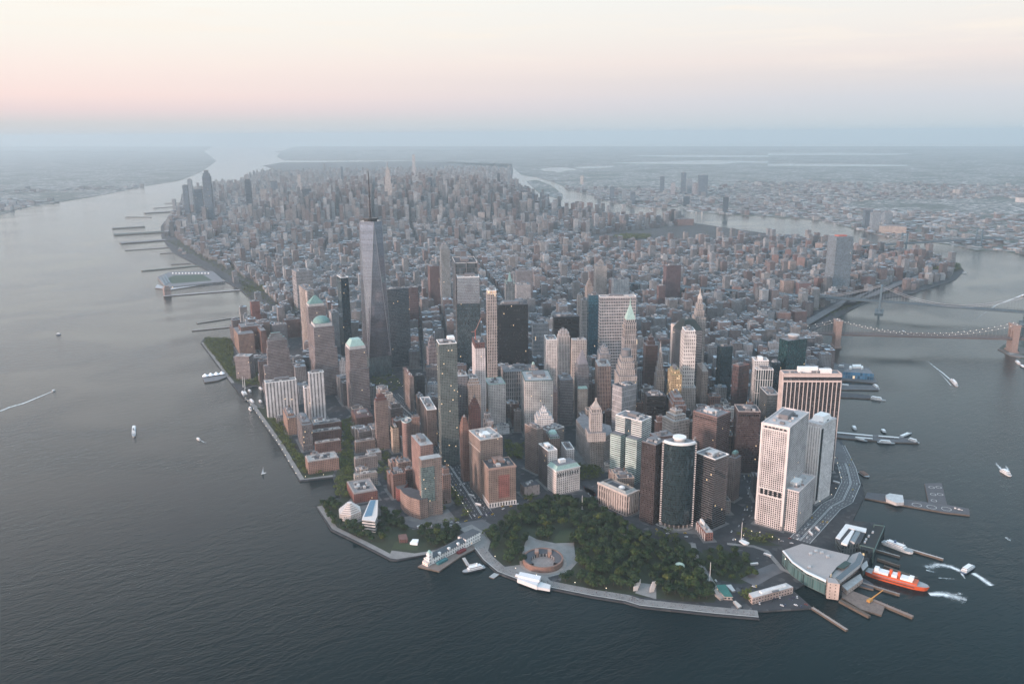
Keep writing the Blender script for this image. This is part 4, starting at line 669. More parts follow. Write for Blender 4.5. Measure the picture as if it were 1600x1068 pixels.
B('', 'brown tower with curved top left of the brown courtyard block', 'B', (435, 862), (452, 880), (500, 858), None, (440, 1040), brickt, az=22, roof=ROOFG)
B('brown courtyard block', 'brown stone block with a white roof edge at the foot of the green balcony tower', 'B', (465, 905), (520, 975), (594, 925), None, (545, 1250), fac((.22, .17, .15), (.06, .055, .055), ww=.5, wh=.5), az=22, rim=WHITE, roof=ROOFL, dense=5, vb='base')
B('', 'tan annex stepping down in front of the brown courtyard block', 'E', (1398, 130), (1420, 150), (1470, 128), None, (1425, 300), tan, az=22, roof=ROOFL)
B('brick shaft of setbacks', 'tall narrow orange brick tower with many setbacks beside West Street', 'F', (378, 215), (402, 240), (452, 228), None, (436, 640), fac((.36, .185, .135), (.05, .04, .04), bay=3, fl=3.4, ww=.42, wh=.5), az=20, tiers=((.85, .8, 7), (.7, .55, 6), (.55, .35, 6)), roof=mat((.25, .12, .09), .9), name='apartment_tower', pent=False, dense=1)
B('tan cornice tower', 'large tan masonry tower with heavy cornice and white rooftop plant, right of West Street', 'F', (448, 245), (536, 332), (705, 300), None, (535, 770), fac((.34, .25, .205), (.05, .045, .045), ww=.42, wh=.52, bay=3.2), roof=ROOFL, rim=mat((.55, .5, .46), .8), dense=7, pm=WHITE,
  extra=lambda r, w_, d_, h: MB().box(-w_/2-.8, -w_/2, -d_/2, d_/2, h*.8, h*.8+1.6).build('belt_course', tanl and mat((.5, .42, .36), .8), r))
def wh2(r, w_, d_, h):
    b = MB(); b.box(-w_/2-.5, w_/2+.5, -d_/2-.5, -d_/2, 0, 9); b.box(-w_/2-.5, -w_/2, -d_/2, d_/2, 0, 9); b.build('white_base', fac((.66, .63, .60), bay=5, fl=9, ww=.45, wh=.7, lit=.1), r)
    b = MB(); b.box(-w_*.14, w_*.26, -d_/2-.4, -d_/2+.2, 16, h-14); b.build('red_panel', fac((.40, .14, .11), (.06, .03, .03), bay=3.2, fl=3.6, ww=.35, wh=.45, lit=.03), r)
    b = MB(); b.box(-w_/2-.9, w_/2+.9, -d_/2-.9, -d_/2, h-2, h+.4); b.build('cornice', mat((.45, .3, .25), .8), r)
B('orange brick front tower', 'orange brick tower with white stone base and deep red centre, facing the park gate', 'F', (548, 522), (598, 548), (806, 533), None, (595, 840), fac((.36, .245, .19), (.05, .045, .045), ww=.42, wh=.5, bay=3.2, fl=3.6), roof=ROOFD, rim=mat((.42, .3, .24), .8), dense=6, tank=True, extra=wh2, pm=mat((.36, .24, .2), .8))
def garage():
    hg = 20; P_ = [bq('F', p, hg) for p in ((252, 305), (300, 298), (386, 297), (378, 418), (318, 432))]; cx, cyy = sum(p[0] for p in P_)/5, sum(p[1] for p in P_)/5; lp_ = [(p[0]-cx, p[1]-cyy) for p in P_]
    t = tag(empty('parking_garage', (cx, cyy, GZ)), 'pale teal flat-roofed garage building between the road and the brick shaft', 'building')
    b = MB(); b.prism(lp_, 0, hg, tmi=1); b.build('body', [fac((.50, .60, .59), (.36, .46, .45), bay=9, fl=5, ww=.9, wh=.3, lit=0, gloss=.5), mat((.21, .23, .24), .9, .2)], t)
    b = MB(); b.prism([(x*1.01, y*1.01) for x, y in lp_], hg, hg+.8, tmi=1); b.build('roof_edge', [mat((.55, .62, .61), .8), mat((.21, .23, .24), .9, .2)], t)
    for k in range(5): b = MB(); b.box(-14+k*6, -11+k*6, -8+3*k, -5+3*k, hg+.8, hg+2.4); b.build('rooftop_unit', MECHL, t)
    reg_building(cx, cyy, 20, 30, 62, hg, 'teal parking garage', 'base')
garage()
B('small white cube', 'small plain white cubic office block in front of the white palace block', 'F', (652, 203), (662, 222), (757, 206), None, (662, 285), fac((.60, .60, .60), (.35, .37, .38), bay=5, fl=4.5, ww=.8, wh=.5, lit=0), az=26, roof=ROOFL, dense=3)
B('', 'grey glazed block right of the tan cornice tower, set back behind it', 'F', (600, 240), (640, 330), (706, 318), 88, None, fac((.20, .21, .22), (.04, .05, .055), ww=.7, wh=.55), az=22, vb=715, roof=ROOFG)
B('brown corner tower', 'brown office tower with bands of cornice left of the dark-sided white tower', 'F', (873, 208), (966, 248), (1012, 236), None, (965, 585), fac((.30, .235, .205), (.045, .04, .04), ww=.5, wh=.45, bay=3), roof=mat((.28, .2, .18), .9), rim=mat((.42, .34, .3), .8), dense=4)
B('', 'flat-roofed grey wing crowded with vents behind the brown corner tower', 'F', (985, 205), (1055, 262), (1174, 206), 60, None, fac((.30, .26, .24), ww=.4, wh=.5), vb=700, roof=ROOFG, rim=MECHL, dense=8)
B('', 'tan tower with a rounded green copper crown behind the dark-sided white tower', 'F', (1030, 292), (1064, 318), (1140, 296), 66, None, brickt, az=28, vb=700, tiers=((.9, .9, 4, fac((.30, .40, .36), ww=.5, wh=.6)),), top=('dome', 7, COPPERL))
B('', 'grey white tower with ornate cornice right of the rounded green crown', 'F', (1150, 372), (1186, 402), (1250, 380), 58, None, fac((.50, .48, .48), ww=.42, wh=.5), az=28, vb=725, roof=ROOFG, rim=WHITE, dense=3)
B('dark-sided white tower', 'slender tower with dark blank side and ornate white front left of the green-roofed white block', 'F', (978, 352), (1048, 412), (1120, 398), None, (1040, 690), fac((.16, .14, .14), (.05, .045, .05), ww=.45, wh=.5), roof=ROOFL, rim=WHITE, dense=4, pm=WHITE,
  extra=lambda r, w_, d_, h: MB().box(-w_/2, w_/2, -d_/2-.5, -d_/2, 0, h).build('white_front', fac((.60, .57, .55), ww=.42, wh=.55), r))
def br1(r, w_, d_, h):
    b = MB(); f = .80; b.prism([(-w_/2, -d_/2), (w_/2, -d_/2), (w_/2, d_/2), (-w_/2, d_/2)], h, h+7, top_fp=[(-w_/2*f, -d_/2*f), (w_/2*f, -d_/2*f), (w_/2*f, d_/2*f), (-w_/2*f, d_/2*f)], tmi=1); b.build('mansard_roof', [COPPERL, ROOFG], r)
    b = MB(); b.box(-w_*.2, w_*.05, -d_*.1, d_*.15, h+7, h+13); b.build('penthouse', WHITE, r); b = MB(); b.box(-w_/2-.8, w_/2+.8, -d_/2-.8, d_/2+.8, h-1.4, h-.2); b.build('cornice', WHITE, r)
    for i in range(9): x = -w_/2+3+(w_-6)*i/8.6; b = MB(); b.box(x, x+1.7, -d_/2-.4, -d_/2+.2, h-13, h-6); b.build('arched_window', black, r)
B('green-roofed white block', 'creamy white stone block with pale green mansard roof at the park corner', 'F', (1046, 532), (1112, 560), (1292, 532), None, (1098, 742), fac((.66, .61, .57), (.04, .04, .045), ww=.38, wh=.5, bay=4.4, fl=4.4), top=('none',), extra=br1, name='office_block')
B('pink tunnel vent block', 'windowless pinkish cube with two slots beside the park corner', 'F', (836, 652), (872, 682), (985, 656), None, (876, 758), fac((.46, .36, .33), ww=.08, wh=.4, bay=10, fl=12, lit=0), az=15, roof=ROOFD, pent=False, dense=3, name='ventilation_building')
# curved oil company building with tower
def std():
    poly = [bq('G', p, 66) for p in ((0, 168), (50, 232), (110, 292), (165, 306), (207, 302), (276, 272), (262, 215), (120, 175), (60, 120))]
    cx, cyy = sum(p[0] for p in poly)/9, sum(p[1] for p in poly)/9; root = tag(empty('curved_stone_building', (cx, cyy, GZ)), 'large tan stone building following a curved street with a slender set-back tower and pyramid top', 'building')
    lp = [(p[0]-cx, p[1]-cyy) for p in poly]; b = MB(); b.prism(lp, 0, 64, tmi=1); b.build('body', [lime, ROOFG], root)
    sc_ = .985; b = MB(); b.prism([(x*1.006, y*1.006) for x, y in lp], 52, 53.2); b.build('belt_course', mat((.5, .45, .42), .8), root)
    t = bp(*q('G', (150, 92)), 126); tx, ty = t[0]-cx, t[1]-cyy; m = fac((.52, .46, .42), ww=.4, wh=.5, bay=3.6)
    def at(sz, z0, z1, mm, nm, tp=None):
        b = MB(); a = R(-33); pts = [(tx+(x*math.cos(a)-y*math.sin(a)), ty+(x*math.sin(a)+y*math.cos(a))) for x, y in ((-sz, -sz), (sz, -sz), (sz, sz), (-sz, sz))]
        tpf = None if tp is None else [(tx+(x*math.cos(a)-y*math.sin(a)), ty+(x*math.sin(a)+y*math.cos(a))) for x, y in ((-tp, -tp), (tp, -tp), (tp, tp), (-tp, tp))]
        b.prism(pts, z0, z1, top_fp=tpf, tmi=1); b.build(nm, [mm, ROOFG], root)
    at(17, 64, 82, m, 'setback'); at(11, 82, 118, m, 'tower_shaft'); at(9.4, 118, 126, fac((.52, .46, .42), bay=3, fl=8, ww=.5, wh=.8), 'colonnade'); at(8.5, 126, 130, mat((.5, .44, .4), .8), 'setback'); at(7, 130, 141, mat((.46, .41, .37), .8), 'pyramid_roof', 1.5); at(1.6, 141, 147, mat((.5, .45, .4), .8), 'lantern')
    rs = random.Random(2)
    for i in range(5): b = MB(); x, y = lp[4][0]*.3+rs.uniform(-22, 22), lp[4][1]*.3+rs.uniform(-20, 20); b.box(x, x+5, y, y+7, 64, 67+i*.3); b.build('rooftop_unit', MECHL, root)
    reg_building(cx, cyy, 30, 95, 80, 66, 'curved stone building', 'base')
std()
# custom house
def custom():
    r, w_, d_, h = B('old custom house', 'low ornate pinkish stone custom house with column rows and skylit courtyard', 'G', (166, 632), (386, 745), (478, 690), None, (380, 908), fac((.48, .40, .36), (.06, .055, .055), bay=6, fl=14, ww=.38, wh=.72, lit=0), roof=mat((.34, .33, .33), .9), top=('none',), name='custom_house')
    b = MB(); b.box(-w_*.25, w_*.25, -d_*.3, d_*.3, h-.5, h+.3); b.build('courtyard', ROOFD, r); b = MB(); b.dome(0, -d_*.12, 6, h+.3, 4, n=14, m=4); b.build('skylight', WHITE, r)
    for s in ((-w_/2-1, w_/2+1, -d_/2-1, -d_/2+2), (-w_/2-1, -w_/2+2, -d_/2+2, d_/2+1)): b = MB(); b.box(*s, h-2.5, h+1.2); b.build('cornice', mat((.52, .46, .42), .8), r)
    f = MB(); f.prism([(-w_/2+2, -d_/2+2), (w_/2-2, -d_/2+2), (w_/2-2, d_/2-2), (-w_/2+2, d_/2-2)], h+.1, h+4, top_fp=[(-w_*.36, -d_*.38), (w_*.36, -d_*.38), (w_*.36, d_*.38), (-w_*.36, d_*.38)], top=False); f.build('mansard_roof', mat((.33, .36, .35), .8), r)
    for i in range(12): y = -d_/2+4+(d_-8)*i/11; c = MB(); c.cyl(-w_/2-1.6, y, .9, 6, h-3, n=8); c.build('column', mat((.55, .48, .44), .8), r)
    for i in range(6): x = -w_/2+4+(w_-8)*i/5; c = MB(); c.cyl(x, -d_/2-1.6, .9, 6, h-3, n=8); c.build('column', mat((.55, .48, .44), .8), r)
custom()
def shrine():
    r, w_, d_, h = B('little red brick house', 'little red brick house with white columned curved porch below the black banded tower', 'G', (915, 1000), (985, 1028), (1040, 1005), 15, None, fac((.33, .14, .11), ww=.35, wh=.6, bay=4, fl=4.5), az=30, roof=ROOFL, pent=False, dense=2, name='brick_house', vb='base')
    for i in range(6): c = MB(); c.cyl(-w_/2-1, -d_/2+2+(d_-4)*i/5, .5, 0, h-2, n=8); c.build('column', WHITE, r)
    b = MB(); b.box(-w_*.2, w_*.1, d_*.1, d_*.4, h, h+6); b.build('cupola', WHITE, r)
shrine()
# ---------- Battery Park City south
def court(label, L, F_, Rr, base, m, roof, az=15, h=None, name='apartment_block', notch=.5, hs=0):
    r, w_, d_, h = B('', label, 'E', L, F_, Rr, h, None if h else base, m, vb='base', az=az, roof=roof, top=('none',), name=name, tiers=())
    b = MB(); b.box(-w_*.25, w_*.25, -d_*.25, d_*.28, h, h+.35); b.build('roof_court', ROOFD, r)
    rooftop(r, w_*.94, d_*.94, h, random.Random(sum(map(ord, label))), 4, roof, mat((.4, .35, .32), .8), pent=False, tank=False)
    return r
RG_ = mat((.34, .31, .30), .9, .3, .2)
B('orange panelled riverside block', 'orange and tan riverside apartment block with rooftop trees, left of the glass-bayed one', 'E', (298, 130), (335, 160), (400, 110), None, (345, 292), fac((.42, .25, .18), (.08, .07, .065), ww=.45, wh=.5, lit=.03), az=15, roof=ROOFG, tiers=((.7, .7, 6),), name='apartment_block', tank=True)
B('glass-bayed brick block', 'brick block with grey glass corner bays standing in riverside trees', 'E', (400, 190), (445, 215), (520, 195), None, (430, 412), fac((.24, .19, .18), (.08, .10, .11), ww=.6, wh=.6, lit=.05), az=15, roof=ROOFG, tiers=((.8, .8, 4),), name='apartment_block')
court('long red brick row house block behind the glass-bayed block', (520, 165), (530, 215), (745, 170), (530, 250), brick, ROOFG, h=30)
court('long dark brick block second behind the cream-roofed corner block', (515, 235), (525, 272), (742, 238), (530, 330), brick, RG_, h=28)
court('red brick block with pale roof directly behind the cream-roofed corner block', (540, 300), (548, 355), (740, 345), (548, 405), brick, RG_, h=26)
court('cream-roofed corner block of orange brick at the river corner of the cove', (468, 412), (492, 495), (724, 480), (495, 550), fac((.42, .24, .18), (.06, .05, .05), ww=.42, wh=.5, bay=3.4), mat((.46, .42, .39), .9, .3, .2), h=25)
court('northernmost of the four low courtyard blocks in a row by the tree avenue', (850, 268), (852, 345), (1000, 330), (852, 375), brickt, RG_, h=24)
court('second low courtyard block from the north in the row of four', (845, 380), (848, 472), (1018, 455), (848, 495), fac((.33, .28, .26), (.06, .06, .065), ww=.42, wh=.5), RG_, h=24)
court('third low courtyard block from the north with cream roof in the row of four', (845, 500), (846, 600), (1018, 588), (845, 628), fac((.42, .37, .33), (.06, .06, .065), ww=.42, wh=.5), mat((.44, .39, .35), .9, .3, .2), h=24)
court('southernmost low courtyard block of red brick beside the stepped hexagonal museum', (838, 634), (838, 738), (1020, 725), (838, 808), brickr, RG_)
B('', 'dark red brick apartment mass left of the slim red-capped tower', 'E', (818, 60), (862, 160), (985, 60), None, (868, 245), brick, az=15, roof=mat((.2, .11, .1), .9), dense=4, name='apartment_block')
B('slim red-capped tower', 'slim tan brick apartment tower with a dark red pointed cap', 'E', (990, 8), (1000, 34), (1096, 22), None, (1004, 402), fac((.33, .24, .205), (.05, .045, .05), ww=.5, wh=.5, bay=3, lit=.02), az=15, tiers=((.85, .85, 6, mat((.19, .09, .08), .9)), (.6, .6, 5, mat((.19, .09, .08), .9))), top=('pyr', 3, mat((.17, .08, .07), .9), .4), name='apartment_tower')
B('pale gold narrow tower', 'narrow pale gold apartment tower with rooftop garden left of the oval-roofed tower', 'E', (1116, 218), (1132, 236), (1178, 228), None, (1138, 425), fac((.56, .43, .31), (.05, .045, .045), ww=.42, wh=.5, bay=3.2), az=15, roof=GRASS, name='apartment_tower', dense=2)
def oval():
    c = bq('E', (1238, 185), 84); root = tag(empty('oval_tower', (*c, GZ), -R(38)), 'pink brick tower with pointed oval footprint and white-rimmed roof', 'building')
    pts = [(9.5*math.cos(a)*(1-.12*abs(math.sin(a))), 15*math.sin(a)) for a in [2*math.pi*i/20 for i in range(20)]]
    b = MB(); b.prism(pts, 0, 84, tmi=1); b.build('body', [fac((.36, .215, .18), (.05, .045, .05), ww=.4, wh=.5, bay=3), ROOFG], root)
    b = MB(); o = [(x*1.05, y*1.05) for x, y in pts]
    for i in range(20): j = (i+1) % 20; b.face([(*pts[i], 86), (*o[i], 86), (*o[j], 86), (*pts[j], 86)]); b.face([(*o[i], 84), (*o[j], 84), (*o[j], 86), (*o[i], 86)]); b.face([(*pts[j], 84), (*pts[i], 84), (*pts[i], 86), (*pts[j], 86)])
    b.build('roof_rim', mat((.55, .62, .6), .7), root); b = MB(); b.box(-3, 3, -4, 4, 84, 88); b.build('penthouse', MECHL, root); reg_building(*c, 38, 20, 30, 84, 'oval-roofed tower', 'base')
oval()
def ritz():
    r, w_, d_, h = B('brick and glass corner tower', 'tall brick tower with a greenish glass corner, stepping down to a curved brick wing', 'E', (1272, 318), (1342, 370), (1440, 345), None, (1348, 800), fac((.38, .22, .18), (.05, .05, .055), ww=.42, wh=.5, bay=3), az=15, roof=ROOFL, name='hotel_tower', vb='base', dense=5)
    cx, cyy = r.location.x, r.location.y; az = -r.rotation_euler.z
    f = fit('E', (1345, 460), (1350, 478), (1503, 445), None, (1355, 912), 15)
    root2 = r; ex, ey = dirs(15)
    def loc(x, y): dx, dy = x-cx, y-cyy; return (dx*ex[0]+dy*ex[1], dx*ey[0]+dy*ey[1])
    c2 = loc(f[0], f[1]); b = MB(); d2 = max(f[4], 22); b.box(c2[0]-f[3]/2, c2[0]+f[3]/2, c2[1]-f[4]/2, c2[1]+d2/2, 0, f[5], tmi=1); b.build('front_wing', [fac((.36, .245, .20), (.08, .095, .095), ww=.5, wh=.5, bay=3, lit=.04), ROOFL], root2)
    b = MB(); b.box(c2[0]-f[3]/2-.5, c2[0]+f[3]*.12, c2[1]-f[4]/2-.5, c2[1]-f[4]/2+6, 28, f[5]-14); b.build('glass_corner', fac((.24, .29, .28), (.07, .11, .105), bay=2.4, fl=3.4, ww=.75, wh=.65, lit=.06), root2)
    hp = 36; P_ = [loc(*bq('E', p, hp)) for p in ((1188, 700), (1215, 735), (1262, 765), (1338, 788), (1400, 772), (1352, 722), (1262, 690))]
    b = MB(); b.prism(P_, 0, hp, tmi=1); b.build('curved_wing', [fac((.38, .25, .20), (.06, .05, .05), ww=.42, wh=.5, bay=3.2), ROOFD], root2)
    hp = 24; P_ = [loc(*bq('E', p, hp)) for p in ((1118, 570), (1130, 640), (1165, 700), (1200, 710), (1250, 660), (1205, 565))]
    b = MB(); b.prism(P_, 0, hp, tmi=1); b.build('low_red_wing', [fac((.36, .10, .08), ww=.4, wh=.5), mat((.17, .18, .19), .9)], root2)
    reg_building(f[0]-15, f[1]-12, 15, f[3]+40, 40, 36, None, 'base')
ritz()
def museum():
    c = bq('E', (812, 905), 2); root = tag(empty('hexagonal_museum', (*c, GZ), R(8)), 'low six-sided white museum with a stepped pyramid roof of pale tiers', 'museum')
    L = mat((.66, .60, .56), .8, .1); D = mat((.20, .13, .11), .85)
    b = MB(); b.cyl(0, 0, 21, 0, 10, n=6, tmi=1); b.build('body', [fac((.62, .57, .53), bay=3.2, fl=5, ww=.3, wh=.35), L], root)
    r = 20.5; z = 10
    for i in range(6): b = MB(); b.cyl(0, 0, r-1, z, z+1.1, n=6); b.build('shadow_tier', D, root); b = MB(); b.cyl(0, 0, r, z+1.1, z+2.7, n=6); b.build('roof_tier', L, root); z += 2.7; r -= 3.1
    reg_building(*c, 0, 44, 44, 22, 'hexagonal museum', 'base')
    root2 = tag(empty('museum_wing', (*c, GZ)), 'long white museum wing with a bright blue-green glass roof strip', 'museum'); hp = 20
    P_ = [(p[0]-c[0], p[1]-c[1]) for p in [bq('E', p, hp) for p in ((962, 788), (1022, 786), (1018, 905), (1000, 950), (900, 938), (905, 915))]]
    b = MB(); b.prism(P_, 0, hp, tmi=1); b.build('body', [fac((.6, .57, .54), bay=40, fl=5, ww=1, wh=.45), L], root2)
    P_ = [(p[0]-c[0], p[1]-c[1]) for p in [bq('E', p, hp) for p in ((966, 792), (1006, 790), (975, 908), (918, 915))]]
    b = MB(); b.prism(P_, hp, hp+.6); b.build('roof_glazing', mat((.07, .24, .38), .3, .1), root2); x, y = bq('E', (960, 880), 2); reg_building(x, y, 15, 28, 60, 20, 'blue-roofed wing', 'base')
museum()
# ================================================================== FILLER BUILDINGS AND THE CITY BEYOND
BANS = [pl(*x) for x in (
    ('J', (150, 250), (250, 120), (440, 40), (640, -10), (900, 0), (1000, 40), (1180, 200), (1480, 320), 'K', (330, 290), (700, 260), (860, 240), (1060, 250), (1200, 320), (1230, 340), (1500, 600), (1320, 850), (860, 900), (0, 900), 'J', (400, 700), (0, 500)),
    ('I', (60, 40), (250, -20), (700, 0), (1060, 140), (1330, 100), (1420, 200), (1330, 480), (900, 560), (500, 500)),
    ('A', (90, 440), (310, 430), (330, 640), (345, 740), (520, 760), (545, 1000), (600, 1068), (500, 1100)),
    ('F', (0, 960), (200, 930), (560, 850), (760, 810), (1000, 730), (1300, 680), (1500, 700), (1553, 800), (1553, 1068), (0, 1068)),
    ('F', (1290, 520), (1420, 560), (1500, 560), (1470, 700), (1290, 700)), ('F', (720, 330), (870, 350), (870, 520), (720, 500)),
    ('F', (800, 520), (960, 560), (1060, 700), (900, 780), (700, 820)),
    ('B', (80, 690), (240, 640), (560, 690), (500, 860), (330, 860), (180, 800)),
    ('H', (0, 760), (200, 820), (200, 940), (500, 1060), (0, 1068)), ('H', (520, 1060), (660, 780), (800, 700), (780, 380), (900, 400), (1030, 720), (700, 1068)),
    ('G', (1240, 500), (1380, 480), (1380, 900), (1200, 1068), (1050, 1068)), ('A', (360, 560), (545, 740), (545, 1040), (380, 900)),
    ('E', (740, 60), (850, 60), (850, 800), (740, 800)), ('E', (1010, 400), (1120, 420), (1160, 800), (1030, 800)),
    ('D', (690, 60), (1000, 60), (1000, 180), (700, 200)), ('L', (200, 300), (900, 150), (900, 700), (300, 900)))]
LINES = [(strip_pts, wd) for strip_pts, wd in ((west, 30), (hw, 20), (pl('F', (560, 920), (440, 730), (300, 520), (200, 330), 'B', (430, 1040), (320, 940), (240, 860)), 30),
    (pl('D', (690, 420), (850, 350), (1000, 260), (1180, 160), (1320, 90), 'P', (480, 990), (640, 930), (820, 850), (1000, 790), (1060, 770)), 32),
    (pl('F', (880, 340), (900, 520), (1000, 640)), 12), (pl('L', (240, 320), (480, 60), 'H', (860, 790), (920, 660), (890, 540), (810, 370)), 36))]
def near_line(x, y, extra=0):
    for pts, wd in LINES:
        for i in range(len(pts)-1):
            a, c = pts[i], pts[i+1]; dx, dy = c[0]-a[0], c[1]-a[1]; t = max(0, min(1, ((x-a[0])*dx+(y-a[1])*dy)/(dx*dx+dy*dy)))
            if math.hypot(x-a[0]-t*dx, y-a[1]-t*dy) < wd+extra: return True
    return False
def in_view(x, y, m=60):
    u, v = pj(x, y, 20)
    return -m < u < 1600+m and v < 1068+m and (x-CAM[0])*CF[0]+(y-CAM[1])*CF[1] > 0
def clear_of_foot(x, y, hw_, hd, az, gap=9):
    ex, ey = dirs(az); rad = math.hypot(hw_, hd)
    for (cx, cyy, a, b_, az2) in FOOT:
        d = math.hypot(x-cx, y-cyy)
        if d > rad+math.hypot(a, b_)+gap: continue
        fx, fy = dirs(az2)
        for sx in (-1, -.33, .33, 1):
            for sy in (-1, -.33, .33, 1):
                px, py = x+ex[0]*sx*hw_+ey[0]*sy*hd-cx, y+ex[1]*sx*hw_+ey[1]*sy*hd-cyy
                if abs(px*fx[0]+py*fx[1]) < a+gap and abs(px*fy[0]+py*fy[1]) < b_+gap: return False
        for sx in (-1, 0, 1):
            for sy in (-1, 0, 1):
                px, py = cx+fx[0]*sx*a+fy[0]*sy*b_-x, cyy+fx[1]*sx*a+fy[1]*sy*b_-y
                if abs(px*ex[0]+py*ex[1]) < hw_+gap*.6 and abs(px*ey[0]+py*ey[1]) < hd+gap*.6: return False
    return True
def cap_height(x, y, hw_, hd, az, h):
    ex, ey = dirs(az); dist = math.hypot(x-CAM[0], y-CAM[1]); us = [pj(x+ex[0]*s*hw_+ey[0]*t*hd, y+ex[1]*s*hw_+ey[1]*t*hd, h)[0] for s in (-1, 1) for t in (-1, 1)]
    u0, u1 = min(us), max(us); lim = -1e9
    for (a, b_, vb, dd, vt) in GUARD:
        if dd > dist+5 and u1 > a and u0 < b_: lim = max(lim, vb-2)
    if pj(x, y, h)[1] >= lim: return h
    lo, hi_ = 0, h
    for _ in range(20):
        m = (lo+hi_)/2
        if pj(x, y, m)[1] >= lim: lo = m
        else: hi_ = m
    return lo
def zone(x, y):
    if y < 1500 and x < 1500:
        if x < 60+y*.10: return 15
        if x > 430+y*.5 and y < 500: return 42
        return 31
    s = x*.485+y*.875; c = x*.875-y*.485     # along / across the island
    if y < 3300 and c < 150: return 12
    if y < 3000 and c > 1000: return 22
    return 29
def height(x, y, rs):
    s = x*.485+y*.875; c = x*.875-y*.485; z = rs.random()
    if y < 750 and s < 1300: return rs.uniform(28, 80)
    if s < 1700: return rs.uniform(20, 60) if z < .8 else rs.uniform(60, 95)
    if s < 3800: return (rs.uniform(13, 28) if z < .78 else rs.uniform(28, 50)) if z < .955 else rs.uniform(50, 85)
    if s < 4700: return rs.uniform(15, 36) if z < .8 else rs.uniform(36, 105)
    if s < 8600:
        k = math.exp(-((c-60)/980)**4)*math.exp(-((s-6500)/1750)**4)
        return rs.uniform(18, 50)+15*k if rs.random() > .46*k+.03 else rs.uniform(75, 130)+k*rs.random()*165
    return rs.uniform(18, 50) if z < .85 else rs.uniform(50, 110)
WALLC = [(.26, .15, .12), (.33, .21, .17), (.22, .13, .11), (.40, .33, .28), (.48, .43, .38), (.30, .28, .27), (.38, .37, .37), (.20, .19, .19), (.55, .52, .49), (.12, .12, .13), (.35, .26, .22)]
WALLN = ['red brick', 'light brick', 'dark brick', 'tan', 'cream', 'grey brown', 'light grey', 'dark grey', 'off-white', 'near-black', 'brown']
ROOFC = [(.18, .18, .19), (.28, .27, .27), (.42, .41, .40), (.62, .61, .60), (.12, .12, .12), (.24, .20, .18)]
ROOFN = ['grey', 'mid grey', 'pale', 'white', 'black', 'brown']
pv = MB()
def pave(cx, cyy, a, b_, az, k):
    ex, ey = dirs(az); g = 5.5; pv.face([(cx+ex[0]*x*(a+g)+ey[0]*y*(b_+g), cyy+ex[1]*x*(a+g)+ey[1]*y*(b_+g), GZ+.04+.0015*k) for x, y in ((-1, -1), (1, -1), (1, 1), (-1, 1))])
for k_, (cx_, cy_, a_, b_, az_) in enumerate(FOOT): pave(cx_, cy_, a_, b_, az_, k_ % 60)
fillers = []
def lattice(az, bx, by, st, lots, x0, x1, y0, y1, rs):
    ex, ey = dirs(az)
    i0, i1, j0, j1 = int(x0/bx), int(x1/bx), int(y0/by), int(y1/by)
    for i in range(i0, i1):
        for j in range(j0, j1):
            ox, oy = i*bx, j*by; L_ = bx-st; W_ = by-st*.85; nx = max(1, round(L_/lots)); ny = max(1, round(W_/(lots*.95)))
            for a in range(nx):
                for c in range(ny):
                    lx = ox+(a+.5)*L_/nx; ly = oy+(c+.5)*W_/ny; yield lx*ex[0]+ly*ey[0], lx*ex[1]+ly*ey[1], L_/nx/2, W_/ny/2
rs = random.Random(21); city = []; _BIG = 1400
MXY = (min(p[0] for p in manh), max(p[0] for p in manh), min(p[1] for p in manh), max(p[1] for p in manh))
for az, bx, by, st, lots, xa, xb, ya, yb in ((15, 70, 62, 16, 30, -700, 1500, -400, 1800), (31, 74, 60, 13, 30, -800, 1600, -500, 1900), (42, 70, 60, 13, 30, -800, 1600, -500, 1900), (12, 110, 66, 15, 26, -900, 1500, 1200, 3600), (22, 95, 62, 14, 24, 0, 3600, 0, 3400), (29, 262, 80, 22, 27, -3200, 3400, 900, 13500)):
    for (x, y, hx, hy) in lattice(az, bx, by, st, lots, xa, xb, ya, yb, rs):
        if zone(x, y) != az or not (MXY[0] < x < MXY[1]) or not in_view(x, y): continue
        s = x*.485+y*.875
        if s > 9000 and rs.random() < .35: continue
        if s > 5000 and rs.random() < .12: continue
        ex, ey = dirs(az)
        if not all(inpoly(x+ex[0]*a*(hx+14)+ey[0]*b_*(hy+14), y+ex[1]*a*(hx+14)+ey[1]*b_*(hy+14), manh) for a in (-1, 1) for b_ in (-1, 1)): continue
        if s < 2600 and any(inpoly(x, y, p) for p in BANS): continue
        if s < 4500 and near_line(x, y, max(hx, hy)): continue
        hx2, hy2 = hx*rs.uniform(.84, .99), hy*rs.uniform(.8, .97)
        if s < 2200 and not clear_of_foot(x, y, hx2, hy2, az):
            hx2 *= .6; hy2 *= .6
            if not clear_of_foot(x, y, hx2, hy2, az, 5): continue
        h = height(x, y, rs)
        h = cap_height(x, y, hx2, hy2, az, h) if s < 9000 else h
        if h < 9: 
            if s > 2200: h = 9
            else: continue
        wi = rs.randrange(len(WALLC)) if rs.random() < .5 else rs.choice((0, 1, 3, 5, 6, 10)); ri = rs.choice((0, 1, 1, 2, 2, 3, 4, 5))
        city.append((x, y, hx2, hy2, az, h, wi, ri))
city.sort(key=lambda b_: math.hypot(b_[0]-CAM[0], b_[1]-CAM[1]))
